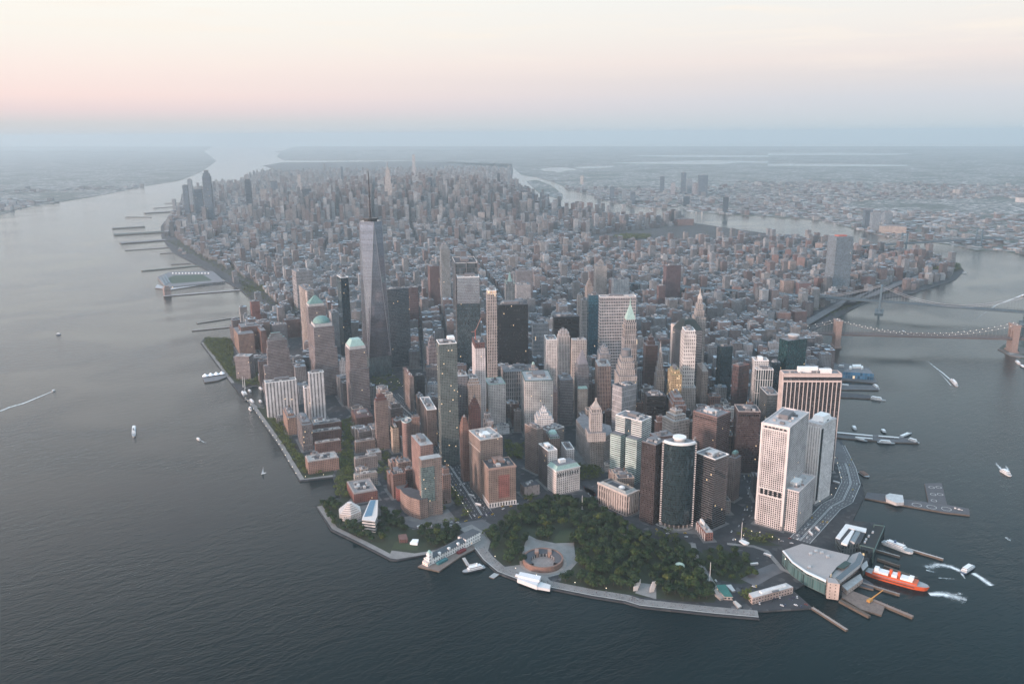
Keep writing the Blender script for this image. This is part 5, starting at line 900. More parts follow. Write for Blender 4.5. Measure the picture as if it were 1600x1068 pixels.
# the first ones, nearest the camera, are buildings of their own
NFILL = 185
def screen_of(x, y, h): return pj(x, y, h)
used_labels = set()
def place_words(x, y, h, dist):
    u, v = pj(x, y, h); best = sorted(REFS, key=lambda r_: math.hypot(r_[0]-u, (r_[1]-v)*.6))
    out = []
    for rf in best[:3]:
        du = u-rf[0]
        if abs(du) > rf[3]*.5+2: rel = 'right of' if du > 0 else 'left of'
        else: rel = 'behind' if dist > rf[4] else 'in front of'
        out.append((rel, rf[2]))
    return out
CENTRE = [0]
for k, (x, y, hx, hy, az, h, wi, ri) in enumerate(city[:NFILL]):
    dist = math.hypot(x-CAM[0], y-CAM[1]); pw_ = place_words(x, y, h, dist); size = 'low' if h < 26 else ('mid-height' if h < 50 else 'tall'); shape = 'narrow' if min(hx, hy) < 9 else 'boxy'
    tankq = h < 70 and rs.random() < .5 and wi not in (7, 9)
    cands = ['%s %s %s block with %s roof %s the %s' % (size, shape, WALLN[wi], ROOFN[ri], pw_[0][0], pw_[0][1]), '%s %s block, %s roof, %s the %s, %s the %s' % (size, WALLN[wi], ROOFN[ri], pw_[0][0], pw_[0][1], pw_[1][0], pw_[1][1]),
             '%s %s block, %s roof, %s the %s, %s the %s' % (size, WALLN[wi], ROOFN[ri], pw_[0][0], pw_[0][1], pw_[2][0], pw_[2][1])]
    lab = None
    for cnd in cands:
        if len(cnd.split()) <= 16 and cnd not in used_labels: lab = cnd; break
    grp = 'infill blocks between the named downtown towers'
    if lab is None: lab = cands[0] if len(cands[0].split()) <= 16 else cands[0].rsplit(' ', 1)[0]
    if lab in used_labels:
        for o_ in ('second ', 'third ', 'fourth ', 'fifth '):
            l2 = o_+'nearest '+cands[0].replace(' boxy', '').replace(' narrow', '')
            if l2 not in used_labels and len(l2.split()) <= 16: lab = l2; break
    lab = ' '.join(lab.replace(' boxy', '').split()[:16]) if len(lab.split()) > 16 else lab
    used_labels.add(lab)
    root = tag(empty('downtown_block', (x, y, GZ), -R(az)), lab, 'building', grp)
    c = WALLC[wi]; ww, wh, bay, fl = ((.45, .5, 3.4, 3.6), (.4, .8, 4, 9), (1, .5, 3, 3.8), (.6, .6, 3, 3.7))[rs.choice((0, 0, 0, 1, 3)) if wi not in (7, 9) else 2]
    m = fac(c, (.04, .042, .046), bay=bay, fl=fl, ww=ww, wh=wh); rm = mat(ROOFC[ri], .9, .35, .12)
    body_on(root, hx*2, hy*2, 0, h, m, rm); z = h; f = 1
    if h > 55 and rs.random() < .5: body_on(root, hx*1.5, hy*1.5, h, h+8, m, rm, 'setback'); z = h+8; f = .75
    rooftop(root, hx*2*f, hy*2*f, z, rs, rs.choice((1, 2, 3)), rm, mat(lift(c, 1.25), .85), tank=tankq, pent=True)
# ---------- everything further off in three sheets of blocks
def blockmesh(items, name, label, bulk=True):
    n = len(items); V = []; Fc = []; UV = []; Cc = []; MI = []
    def add(x, y, hx, hy, az, z0, z1, wc, rc):
        ex, ey = dirs(az); P_ = [(x+ex[0]*a+ey[0]*b_, y+ex[1]*a+ey[1]*b_) for a, b_ in ((-hx, -hy), (hx, -hy), (hx, hy), (-hx, hy))]
        i = len(V); V.extend([(p[0], p[1], z0) for p in P_]); V.extend([(p[0], p[1], z1) for p in P_]); u = 0
        for k in range(4):
            j = (k+1) % 4; L_ = 2*(hx if k % 2 == 0 else hy); Fc.append((i+k, i+j, i+4+j, i+4+k)); UV.extend([(u, z0), (u+L_, z0), (u+L_, z1), (u, z1)]); Cc.extend([wc]*4); MI.append(0); u += L_
        Fc.append((i+4, i+5, i+6, i+7)); UV.extend([(0, 0)]*4); Cc.extend([rc]*4); MI.append(1)
    for (x, y, hx, hy, az, h, wi, ri) in items:
        j = rs.uniform(.85, 1.15); g_ = sum(WALLC[wi])/3; wc = tuple((c*.5+g_*.5*t_)*j*.7 for c, t_ in zip(WALLC[wi], (.82, 1, 1.13))); rr_ = rs.uniform(.6, 1.05)*.78; rc = tuple(c*rr_*t_ for c, t_ in zip(ROOFC[ri], (.84, 1, 1.12)))  # teal cast of distant haze is put into wall and roof colours
        add(x, y, hx, hy, az, GZ, GZ+h, wc, rc)
        if bulk:
            d = math.hypot(x-CAM[0], y-CAM[1])
            for _ in range(2 if d < 4200 else (1 if d < 6500 and rs.random() < .6 else 0)):
                a, b_ = rs.uniform(-.6, .6)*hx, rs.uniform(-.6, .6)*hy; ex, ey = dirs(az)
                add(x+ex[0]*a+ey[0]*b_, y+ex[1]*a+ey[1]*b_, min(hx*.3, 4), min(hy*.3, 4.5), az, GZ+h-.01, GZ+h+rs.uniform(2.5, 5), tuple(c*1.2 for c in wc), tuple(.75*c for c in ROOFC[rs.choice((1, 2, 3))]))
    me = bpy.data.meshes.new(name); me.from_pydata(V, [], Fc); u = me.uv_layers.new(name='UVMap'); u.data.foreach_set('uv', np.array(UV, 'f').ravel())
    ca = me.color_attributes.new('col', 'FLOAT_COLOR', 'CORNER'); c = np.ones((len(Cc), 4), 'f'); c[:, :3] = Cc; ca.data.foreach_set('color', c.ravel())
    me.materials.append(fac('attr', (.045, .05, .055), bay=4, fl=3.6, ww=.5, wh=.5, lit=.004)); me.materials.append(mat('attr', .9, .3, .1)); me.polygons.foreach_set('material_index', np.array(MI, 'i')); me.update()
    o = bpy.data.objects.new(name, me); COL.objects.link(o); return tag(o, label, 'city blocks', None, 'stuff')
for k_, (x, y, hx, hy, az, h, wi, ri) in enumerate(city[:900]): pave(x, y, hx, hy, az, 60+k_ % 60)
struct(pv.build('pavement', mat((.21, .205, .20), .9, .35, .08)))
rest = city[NFILL:]
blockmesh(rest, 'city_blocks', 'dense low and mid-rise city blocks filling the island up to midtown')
def scatter(poly, n, dmax, sp, hf, az, skip=.3, hmul=1):
    xs = [p[0] for p in poly]; ys = [p[1] for p in poly]; out = []
    ex, ey = dirs(az)
    X, Y = np.meshgrid(np.arange(-14000, 14000, sp[0]), np.arange(-2000, 16000, sp[1])); X = X.ravel()+rng.uniform(-.1, .1, X.size)*sp[0]; Y = Y.ravel()+rng.uniform(-.1, .1, Y.size)*sp[1]
    x = X*ex[0]+Y*ey[0]; y = X*ex[1]+Y*ey[1]
    D = np.stack([x-CAM[0], y-CAM[1], np.full_like(x, 10-CAM[2])], 1); d = D@CF; u = 800+FL*1600*(D@CR)/np.maximum(d, 1); dist = np.hypot(D[:, 0], D[:, 1])
    k = (d > 0) & (u > -40) & (u < 1640) & (dist < dmax) & (rng.random(x.size) > skip+.4*(dist/dmax)) & ((X % (sp[0]*9)) > sp[0]) & ((Y % (sp[1]*5)) > sp[1])
    k[k] = inpoly_np(x[k], y[k], poly)
    gx = np.sin(x/900)+np.sin(y/700+x/1500); k &= ~((gx > 1.25))
    for i in np.nonzero(k)[0]: out.append((x[i], y[i], sp[0]*rs.uniform(.3, .46), sp[1]*rs.uniform(.3, .46), az, hf(), rs.randrange(len(WALLC)), rs.choice((0, 1, 2, 2, 3, 3, 5))))
    return out
bk = scatter(queens, 0, 11500, (44, 40), lambda: rs.uniform(7, 15) if rs.random() < .9 else rs.uniform(15, 42), 33)
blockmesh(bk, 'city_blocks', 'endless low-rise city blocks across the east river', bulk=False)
nb = scatter(nj, 0, 12000, (60, 55), lambda: rs.uniform(7, 14) if rs.random() < .9 else rs.uniform(15, 45), 27)
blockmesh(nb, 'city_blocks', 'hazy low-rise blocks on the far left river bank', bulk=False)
print('CITY', len(city), len(bk), len(nb))
# ================================================================== DISTANT NAMED TOWERS
def far_tower(name, label, cx, cyy, h, w_, d_, m, az=29, tiers=(), top=None, cat='skyscraper', group=None, base_off=0, roof=ROOFG, extra=None, cap=MECH):
    root = tag(empty(name, (cx, cyy, GZ), -R(az)), label, cat, group); body_on(root, w_, d_, 0, h, m, roof); z = h
    for (f, g, dz) in tiers: body_on(root, w_*f, d_*g, z, z+dz, m, roof, 'setback'); z += dz
    if top == 'spire': b = MB(); b.cyl(0, 0, w_*.09, z, z+62, n=8, r1=.8); b.build('spire', STEEL, root)
    elif top == 'pyr': b = MB(); b.cyl(0, 0, min(w_, d_)*.6, z, z+min(w_, d_), n=4, r1=.5); b.build('pyramid_roof', COPPER, root)
    else: b = MB(); b.box(-w_*.25, w_*.25, -d_*.22, d_*.25, z, z+5); b.build('penthouse', cap, root)
    if extra: extra(root, w_, d_, z)
    return root
gA = fac((.15, .18, .21), (.06, .09, .12), bay=3, fl=4, ww=.9, wh=.8, gloss=.08, lit=.003); gB = fac((.30, .33, .36), (.10, .14, .17), bay=3, fl=4, ww=.8, wh=.7, gloss=.1, lit=.003); stn = fac((.38, .35, .33), ww=.4, wh=.7, bay=4, fl=6, lit=.003); stp = fac((.50, .46, .43), ww=.4, wh=.6, bay=4, fl=5, lit=.003); brk = fac((.30, .19, .17), ww=.35, wh=.5, lit=.003); gD = fac((.07, .09, .11), (.03, .05, .07), bay=3, fl=4, ww=.9, wh=.8, gloss=.1, lit=.003); gP = fac((.42, .40, .42), (.55, .53, .55), bay=3, fl=4, ww=.9, wh=.85, gloss=.12, lit=0, metal=.8)
x, y = bp(604.7, 249.5, 443); far_tower('skyscraper', 'famous stepped skyscraper with a tall needle mast in the middle of midtown', x, y, 250, 58, 44, stp, tiers=((.8, .8, 70), (.55, .6, 45), (.3, .3, 16)), top='spire')
x, y = bp(646, 242, 426); far_tower('skyscraper', 'thin square pencil tower, by far the highest point of the midtown skyline', x, y, 424, 29, 29, fac((.5, .5, .5), (.1, .12, .14), bay=9, fl=9, ww=.6, wh=.6, lit=0))
far_tower('skyscraper', 'dark glass tower with angled open steel crown, tallest of the riverside cluster', *bp(322, 268, 385), 350, 55, 50, gA, tiers=((.8, .8, 22), (.45, .6, 16)), top=None)
far_tower('skyscraper', 'slanted tower reflecting pink sky, in front of the tallest riverside cluster tower', *bp(327, 293, 255), 235, 44, 40, gP, tiers=((.6, .9, 22),))
far_tower('skyscraper', 'blue glass tower at the left edge of the riverside cluster', *bp(289, 288, 270), 262, 36, 36, gA)
far_tower('skyscraper', 'slim reddish topped tower second from the left in the riverside cluster', *bp(296, 280, 290), 276, 34, 34, gB, tiers=((.9, .9, 12),))
far_tower('skyscraper', 'broad blue tower between the reddish topped tower and the crowned one', *bp(309, 294, 235), 225, 60, 40, gA)
far_tower('skyscraper', 'dark banded tower with a rooftop pole standing apart, right of the riverside cluster', *bp(387, 280, 270), 255, 50, 40, gD, tiers=((.75, .75, 14),), top='spire')
far_tower('skyscraper', 'flat wide dark slab tower standing out in front of midtown', *bp(479, 294, 229), 226, 70, 40, gD)
far_tower('skyscraper', 'slender pale grey tower on the far skyline above the flat wide dark slab', *bp(507, 258, 306), 300, 30, 40, gB, tiers=((.5, 1, 14),))
for px, py, h, w_, m, lb in ((534, 261, 280, 28, gA, 'needle-thin tower with greenish top, on the skyline just left of the tallest mast'), (467, 273, 235, 34, stp, 'small lit-topped tower on the skyline left of the slender pale grey one'), (557, 266, 240, 26, gB, 'thin tower on the skyline between the needle-thin tower and the tall mast'), (574, 264, 250, 26, stn, 'thin tower right behind the mast of the tallest tower'),
        (585, 272, 240, 60, gB, 'wide pale tower on the skyline just left of the famous stepped skyscraper'), (620, 277, 215, 44, gD, 'dark broad tower just right of the famous stepped skyscraper'), (668, 277, 246, 78, gA, 'very wide slab with a bright sign on top, right of the pencil tower'), (683, 287, 200, 48, gD, 'dark blocky tower in front of the very wide signed slab'), (700, 272, 205, 30, brk, 'reddish slim tower right of the very wide signed slab'),
        (714, 278, 200, 44, gA, 'blue grey tower in the eastern part of the midtown skyline'), (737, 292, 180, 48, gB, 'pale boxy tower in front of the eastern midtown skyline'), (744, 282, 190, 22, gD, 'short dark slim tower in the eastern midtown skyline'), (779, 271, 262, 26, gD, 'black slab tower, the tallest near the east end of midtown'), (795, 273, 200, 24, gB, 'slim tower next to the east river bend, right of the black slab'),
        (792, 298, 150, 60, gB, 'broad slab below the slim tower by the river bend'), (820, 298, 150, 36, gD, 'dark riverside tower at the start of the east river bend'), (831, 302, 135, 34, gA, 'shorter companion right of the dark tower at the river bend'), (660, 306, 190, 22, gD, 'slim dark tower right of the wide central avenue'), (681, 302, 188, 24, gD, 'dark thin tower right beside a bright gold-topped one'),
        (672, 318, 120, 52, stp, 'cream wide block between the two dark thin towers'), (548, 318, 140, 20, gP, 'sliver of bright mirror glass tower standing alone left of the tallest tower'), (428, 283, 190, 60, gA, 'mid-blue tower right of the dark banded tower with the pole'), (352, 286, 150, 26, gB, 'small tower behind the right side of the riverside cluster'), (412, 296, 140, 60, stn, 'stone-coloured slab left of the flat wide dark slab'),
        (640, 300, 170, 30, stp, 'pale stone tower between the stepped skyscraper and the central avenue'), (615, 302, 150, 34, gP, 'pale silver tower just below the famous stepped skyscraper'), (752, 332, 90, 44, stp, 'creamy block with twin wings in the middle distance right of centre'), (265, 345, 60, 30, brk, 'pink brick tower by the piers on the left shore'), (725, 317, 110, 30, stn, 'stone tower below the eastern midtown skyline'), (700, 322, 95, 44, gB, 'pale block right of the cream wide block')):
    far_tower('skyscraper', lb, *bp(px, py, h), h, w_, w_*.8, m)
# square-topped residential groups, Brooklyn and Queens
def T(name, label, x, yt, yb, wpx, m, az=29, dr=.8, cat='apartment tower', group=None, **k):
    gx, gy = bp(x, yb); h = solve_h(x, yt, gx, gy); dist = math.hypot(gx-CAM[0], gy-CAM[1]); w_ = wpx*dist/(FL*1600)/1.15
    return far_tower(name, label, gx, gy, h, w_, w_*dr, m, az, cat=cat, group=group, **k)
for x, yt, lb in ((896, 318, 'leftmost of three dark brick towers rising from the east river shore'), (908, 316, 'middle one of three dark brick towers on the east river shore'), (921.5, 317, 'rightmost of three dark brick towers on the east river shore')): T('apartment_tower', lb, x, yt, 336, 8.5, brk, group='three brick towers on the east river shore')
for x, yt, yb, w_, m, lb in ((1067, 270, 302, 8, gA, 'tallest slim tower of the skyline across the river'), (1034, 276, 300, 7, gA, 'slim tower left of the tallest across the river'), (1076, 280, 303, 9, gB, 'tower directly right of the tallest across the river'), (1097, 274, 306, 15, gA, 'wide blue slab with curved top across the river'), (1085, 286, 305, 8, gP, 'pale pink tower between the tallest and the wide blue slab'), (1051, 286, 305, 7, gP, 'small pale pink tower left of the tallest across the river'),
        (1133, 308, 334, 8, gD, 'lone dark glass tower on the far river bank with a long reflection'), (1072, 307, 322, 10, gD, 'dark squat tower at the water edge below the tallest across the river'), (1354, 328, 358, 12, gA, 'left blue tower of the waterfront trio across the river'), (1366, 332, 361, 14, gB, 'front pale blue tower of the waterfront trio across the river'), (1385, 332, 352, 13, gB, 'right rear tower of the waterfront trio across the river'), (936, 293, 311, 6, gB, 'leftmost slim riverside tower of the far bank row'), (956, 292, 312, 8, gA, 'second slim riverside tower of the far bank row'), (975, 296, 314, 7, gB, 'third slim riverside tower of the far bank row'), (988, 300, 320, 8, gA, 'fourth and darkest riverside tower of the far bank row'),
        (909, 275, 288, 5, stp, 'tiny pale tower left of the far bank row'), (1493, 296, 307, 8, stp, 'lone pale hospital-like block among low roofs on the right')):
    T('apartment_tower', lb, x, yt, yb, w_, m, 40)
T('refinery_building', 'long cream riverfront warehouse with glowing wall across the river', 1394, 353, 364, 40, fac((.40, .34, .30), ww=.3, wh=.4, lit=.0), 60, .5, cat='warehouse')
T('glass_dome_building', 'bright white gas-tank like building at the far right edge', 1594, 309, 316, 10, MECHL, 40, 1, cat='building')
T('power_station', 'brick power station with flat roof on the east river shore', 1068, 342, 352, 30, brk, 22, .6, cat='power station')
for x in (1059, 1087, 1096): T('chimney', {1059: 'striped power station chimney at the left', 1087: 'middle power station chimney beside the river', 1096: 'right power station chimney beside the river'}[x], x, 331, 349, 1.4, MECHL, 22, 1, cat='chimney', group='power station chimneys')
# tall tower under construction and the brick housing slabs of the Lower East Side
oms = T('apartment_tower', 'tall unfinished pale glass tower wrapped in netting with red top, before the steel bridge', 1306, 373, 457, 33, fac((.20, .25, .29), (.10, .14, .17), bay=4, fl=4, ww=.5, wh=.75, gloss=.2), 22, .7, tiers=((.98, .98, 9),), cap=mat((.5, .16, .13), .8))
hw_list = ((1217, 422, 446, 13, 'nearest the unfinished tower on its left'), (1254, 455, 0, 0, ''), )
proj = [(1228, 438, 462, 20), (1254, 442, 466, 22), (1280, 434, 452, 16), (1224, 462, 490, 0), (1330, 428, 446, 16), (1352, 432, 452, 14), (1377, 420, 445, 12), (1402, 418, 438, 13), (1425, 410, 428, 10), (1438, 408, 424, 10), (1380, 396, 410, 9), (1392, 394, 410, 9), (1404, 392, 408, 9), (1418, 392, 410, 11), (1430, 392, 410, 9), (1356, 390, 406, 10), (1342, 388, 404, 10), (1366, 388, 404, 9), (1218, 382, 402, 9), (1230, 390, 412, 9), (1243, 398, 420, 11), (1205, 384, 404, 8), (1262, 376, 394, 8), (1278, 380, 398, 10), (1250, 402, 425, 12), (1236, 408, 430, 12), (1210, 398, 420, 10), (1194, 388, 406, 8), (1182, 378, 396, 8), (1170, 386, 402, 9), (1155, 392, 410, 10), (1140, 372, 388, 8), (1122, 376, 392, 8), (1096, 386, 404, 13), (1112, 398, 416, 14), (1172, 404, 424, 9), (1222, 488, 512, 24), (1246, 486, 508, 24), (1195, 500, 522, 26), (1165, 498, 520, 24), (1140, 492, 514, 22), (1118, 498, 522, 20), (1185, 474, 494, 18), (1160, 470, 490, 18), (1136, 468, 488, 16), (1212, 470, 490, 16), (1124, 452, 470, 14), (1150, 448, 466, 14), (1176, 452, 470, 14)]
def nearest_side(x, yy):
    row = 'near the stone bridge' if yy > 485 else ('just behind the stone bridge ramps' if yy > 460 else ('beside the steel bridge approach' if yy > 430 else ('between the steel bridges' if yy > 405 else 'in the far row by the river')))
    return row
proj = [p for p in proj if p[3] > 0]; proj.sort()
cnt = {}
for p in proj: cnt.setdefault(nearest_side(p[0], p[2]), []).append(p)
ORD = ['first', 'second', 'third', 'fourth', 'fifth', 'sixth', 'seventh', 'eighth', 'ninth', 'tenth', 'eleventh', 'twelfth', 'thirteenth', 'fourteenth', 'fifteenth', 'sixteenth', 'seventeenth', 'eighteenth', 'nineteenth', 'twentieth', 'twenty-first', 'twenty-second']
pm_ = [fac((.30, .17, .15), ww=.35, wh=.5, lit=.003), fac((.36, .23, .20), ww=.35, wh=.5, lit=.003), fac((.26, .16, .16), ww=.4, wh=.5, lit=.003), fac((.42, .33, .29), ww=.4, wh=.5, lit=.003)]
for row, L_ in cnt.items():
    for i, (x, yt, yb, w_) in enumerate(L_): T('housing_block', '%s brick housing tower from the left %s' % (ORD[i], row), x, yt, yb, w_, pm_[(i*7+len(row)) % 4], 22+(i % 3)*12, .62, cat='apartment tower', group='brick housing towers of the east side')
# ================================================================== BRIDGES
def bridge(name, label, A_, B_, deck, th, kind, back=260, fwd=0, sag=.9):
    root = tag(empty(name, (*A_, 0)), label, 'bridge'); L_ = math.hypot(B_[0]-A_[0], B_[1]-A_[1]); ux, uy = (B_[0]-A_[0])/L_, (B_[1]-A_[1])/L_; root.rotation_euler.z = math.atan2(uy, ux)
    dw = 13 if kind == 'stone' else 18; dm = mat((.17, .15, .15), .8, .2, .1) if kind == 'stone' else mat((.09, .14, .17), .7, .2, .1)
    tot = fwd or L_+back
    b = MB(); b.box(-back, tot, -dw, dw, deck-3.2, deck+.6); b.build('deck', dm, root)
    for s in (-1, 1):
        t = MB()
        t.box(-back, tot, s*dw-.5, s*dw+.5, deck+.6, deck+1.6); t.box(-back, tot, s*dw-.5, s*dw+.5, deck+5.5, deck+6.3); x = -back
        while x < tot: t.bar((x, s*dw, deck+1), (x+7, s*dw, deck+6), .35); t.bar((x+7, s*dw, deck+6), (x+14, s*dw, deck+1), .35); x += 14
        t.build('stiffening_truss', dm, root)
    tm = mat((.33, .25, .22), .85, .25, .15) if kind == 'stone' else mat((.11, .19, .24), .6, .2, .2)
    for xt in (0, L_):
        if kind == 'stone':
            b = MB(); 
            for y0, y1 in ((-20, -15), (-3, 3), (15, 20)): b.box(-8, 8, y0, y1, 0, 68)
            b.box(-8.4, 8.4, -20.4, 20.4, 68, 80); b.box(-9.5, 9.5, -21.5, 21.5, 80, 84)
            for cyy in (-9, 9):
                n = 6
                for i in range(n):
                    for s in (-1, 1):
                        z0 = 56+12*i/n; wz = 6*math.sqrt(max(0, 1-((i+.6)/n)**1.3)); b.prism([(-7.9, cyy+s*6), (7.9, cyy+s*6), (7.9, cyy+s*wz), (-7.9, cyy+s*wz)], z0, z0+12/n)
            b.box(-7.8, 7.8, -15, 15, 0, deck-4); b.box(-11, 11, -23, 23, 0, 6)
        else:
            b = MB()
            for s in (-1, 1): b.box(-3, 3, s*dw-3, s*dw+3, 8, th)
            for z in (14, deck-6, deck+16, th-16, th-5): b.box(-2.4, 2.4, -dw+3, dw-3, z, z+3.5)
            for z0, z1 in ((17, deck-6), (deck+20, th-16)): b.bar((0, -dw, z0), (0, dw, z1), .9); b.bar((0, dw, z0), (0, -dw, z1), .9)
            b.box(-14, 14, -24, 24, 0, 8)
        o = b.build('tower', tm, root); o.location.x = xt
    top = th-1; low = deck+4; cs = (-dw+.5, dw-.5); cm_ = mat((.30, .33, .35) if kind != 'stone' else (.28, .27, .27), .6)
    f = lambda t: low+(top-low)*(2*t-1)**2
    for s in cs:
        c = MB(); n = 28; rad = .75 if kind == 'stone' else 1.1
        for i in range(n): c.bar((L_*i/n, s, f(i/n)), (L_*(i+1)/n, s, f((i+1)/n)), rad)
        for i in range(10): g = lambda t: low-3+(top-low+3)*(1-t)**1.5; c.bar((-back*.95*i/10, s, g(i/10)), (-back*.95*(i+1)/10, s, g((i+1)/10)), rad); c.bar((L_+back*.95*i/10, s, g(i/10)), (L_+back*.95*(i+1)/10, s, g((i+1)/10)), rad)
        c.build('main_cable', cm_, root)
        h = MB(); n = 46
        for i in range(1, n): h.bar((L_*i/n, s, deck), (L_*i/n, s, f(i/n)), .18)
        for i in range(1, 22): t = i/22; h.bar((-back*.95*t, s, deck), (-back*.95*t, s, low-3+(top-low+3)*(1-t)**1.5), .18)
        h.build('suspender_cables', cm_, root)
    if kind == 'stone':
        for s in cs:
            c = MB(); n = 30
            for i in range(n+1): x = L_*i/n; z = f(i/n)+1; c.cyl(x, s, .6, z, z+1.2, n=6)
            for i in range(1, 9): t = i/9; x = -back*.95*t; z = low-3+(top-low+3)*(1-t)**1.5+1; c.cyl(x, s, .6, z, z+1.2, n=6)
            c.build('necklace_lights', mat((1, .95, .85), emit=1.1), root)
        b = MB()
        for i in range(9): x = -back-20-26*i; b.box(x-9, x+9, -dw, dw, 0, deck-1.3-i*3.6)
        b.build('approach_arches', tm, root); b = MB(); b.face([(-back, -dw, deck), (-back, dw, deck), (-back-300, dw, deck-34), (-back-300, -dw, deck-34)]); b.build('approach_ramp', dm, root)
    else:
        b = MB(); b.box(-back-60, -back, -dw-3, dw+3, 0, deck-1.5); b.build('anchorage', mat((.48, .45, .43), .8), root)
        b = MB(); b.prism([(-back-700, -dw), (-back, -dw), (-back, dw), (-back-700, dw)], deck-1.6, deck-.4); b.build('approach_viaduct', dm, root)
        for i in range(20):
            pp = MB(); x = -back-80-33*i; pp.box(x-2, x+2, -dw+1, dw-1, 0, deck-1.7); pp.build('viaduct_pier', tm, root)
    return root
A_ = bp(1306, 541.5); B_ = bp(1580, 549)
bridge('stone_bridge', 'brown suspension bridge with twin-arched stone towers and strings of cable lights', A_, B_, 41, 84, 'stone', back=200, fwd=700)
A_ = bp(1373.5, 488); P2 = bp(1600, 487, 42); dx, dy = P2[0]-A_[0], P2[1]-A_[1]; l = math.hypot(dx, dy); B_ = (A_[0]+dx/l*451, A_[1]+dy/l*451)
bridge('steel_bridge', 'blue-grey steel suspension bridge beyond the stone one', A_, B_, 42, 100, 'steel', back=225, fwd=900)
A_ = bp(1411, 392); B_ = bp(1528, 384.5)
bridge('steel_bridge', 'farthest hazy steel bridge with squat lattice towers', A_, B_, 42, 98, 'steel', back=180)
# ================================================================== TREES
def crown_mesh(seed, n, sp=1.0, q_=.9):
    r = random.Random(seed); b = MB(); blobs = [(r.uniform(-.42, .42), r.uniform(-.42, .42), r.uniform(-.15, .5), r.uniform(.34, .62)) for _ in range(8)]+[(0, 0, .1, .72)]
    for _ in range(n):
        bx, by, bz, br = r.choice(blobs); th, ph = r.uniform(0, 2*math.pi), math.acos(r.uniform(-.65, 1)); rad = br*r.uniform(.72, 1.08)
        p = Vector((bx+rad*math.sin(ph)*math.cos(th), by+rad*math.sin(ph)*math.sin(th), bz*.8+rad*math.cos(ph)*.75)); nrm = Vector((math.sin(ph)*math.cos(th)+r.uniform(-.5, .5), math.sin(ph)*math.sin(th)+r.uniform(-.5, .5), math.cos(ph)+r.uniform(-.3, .6))).normalized()
        t = nrm.cross(Vector((r.uniform(-1, 1), r.uniform(-1, 1), .3))).normalized(); s_ = nrm.cross(t); sz = r.uniform(.11, .21)*q_
        k = r.uniform(.45, 1.7); col = (.036*k*r.uniform(.8, 1.3), .058*k, .030*k)
        b.face([tuple(p+t*sz+s_*sz*.3), tuple(p+s_*sz), tuple(p-t*sz*.9), tuple(p-s_*sz*.8)], None, col)
    return b
LEAF = mat('attr', .85, .2, .3, name='leaves')
_t = LEAF.node_tree; _oi = N(_t, 'ShaderNodeObjectInfo'); _rp = RAMP(_t, _oi.outputs['Random'], [(0, (.42, .50, .48, 1)), (.35, (.6, .68, .6, 1)), (.7, (.8, .85, .65, 1)), (.93, (1.05, 1.0, .65, 1)), (1, (1.7, 1.3, .6, 1))]); _p = _t.nodes['Principled BSDF']; _src = _p.inputs['Base Color'].links[0].from_socket; LK(_t, MIX(_t, 1.0, _src, _rp, 'MULTIPLY'), _p.inputs['Base Color']); BARK = mat((.09, .07, .055), .95)
LEAF.node_tree.nodes['Principled BSDF'].inputs['Specular IOR Level'].default_value = .15
protos = []
for sd in range(5):
    t = empty('broadleaf_tree', (0, 0, -500)); c = crown_mesh(sd, 420).build('crown', LEAF, t); c.location.z = 1.05; b = MB(); b.bar((0, 0, 0), (0, 0, .75), .055, 6, r2=.035)
    for a in range(3): b.bar((0, 0, .6), (.25*math.cos(a*2.1), .25*math.sin(a*2.1), 1.0), .03, 5, r2=.015)
    b.build('trunk', BARK, t); protos.append(t)
first = [True]*5
def tree(x, y, s, label, group, z=GZ, name=None, k=None):
    k = rs.randrange(5) if k is None else k; p = protos[k]
    if first[k]: r_ = p; first[k] = False
    else:
        r_ = p.copy(); COL.objects.link(r_)
        for ch in p.children: c = ch.copy(); COL.objects.link(c); c.parent = r_
    r_.location = (x, y, z); r_.scale = (s, s, s*rs.uniform(.8, 1.05)); r_.rotation_euler = (0, 0, rs.uniform(0, 6.3)); tag(r_, label, 'tree', group); return r_
LM = []
def place_tree(x, y):
    if not LM:
        for r, p, nm in (('J', (280, 400), 'left of the round fort'), ('J', (720, 600), 'right of the round fort'), ('J', (640, 120), 'above the sloping lawn'), ('J', (950, 200), 'facing the old custom house'), ('J', (900, 620), 'beside the middle of the promenade'), ('J', (1150, 600), 'just left of the granite slab plaza'), ('J', (1480, 650), 'just right of the granite slab plaza'), ('K', (300, 520), 'around the glowing round pavilion'), ('K', (330, 370), 'nearest the bowed mirror-glass tower'), ('K', (500, 720), 'beside the tall flagpole path'), ('J', (1150, 400), 'in the heart of the wooded park'), ('J', (450, 180), 'at the park corner by the orange brick front tower')): LM.append((*bq(r, p), nm))
    return min(LM, key=lambda l: math.hypot(l[0]-x, l[1]-y))[2]
def grow(poly, sp, label, group, n, bans=(), s=(5.8, 8.2)):
    xs = [p[0] for p in poly]; ys = [p[1] for p in poly]; pts = []; tries = 0
    while len(pts) < n and tries < 9000:
        tries += 1; x, y = rs.uniform(min(xs), max(xs)), rs.uniform(min(ys), max(ys))
        if not inpoly(x, y, poly) or any(inpoly(x, y, b_) for b_ in bans): continue
        if any((x-a)**2+(y-b_)**2 < sp*sp for a, b_ in pts): continue
        if not clear_of_foot(x, y, 3, 3, 0, 4): continue
        pts.append((x, y)); lb_, gp_ = label, group
        if 'at the tip' in label: pt_ = place_tree(x, y); lb_, gp_ = 'green park tree '+pt_, 'park trees '+pt_
        tree(x, y, rs.uniform(*s), lb_, gp_)
    return len(pts)
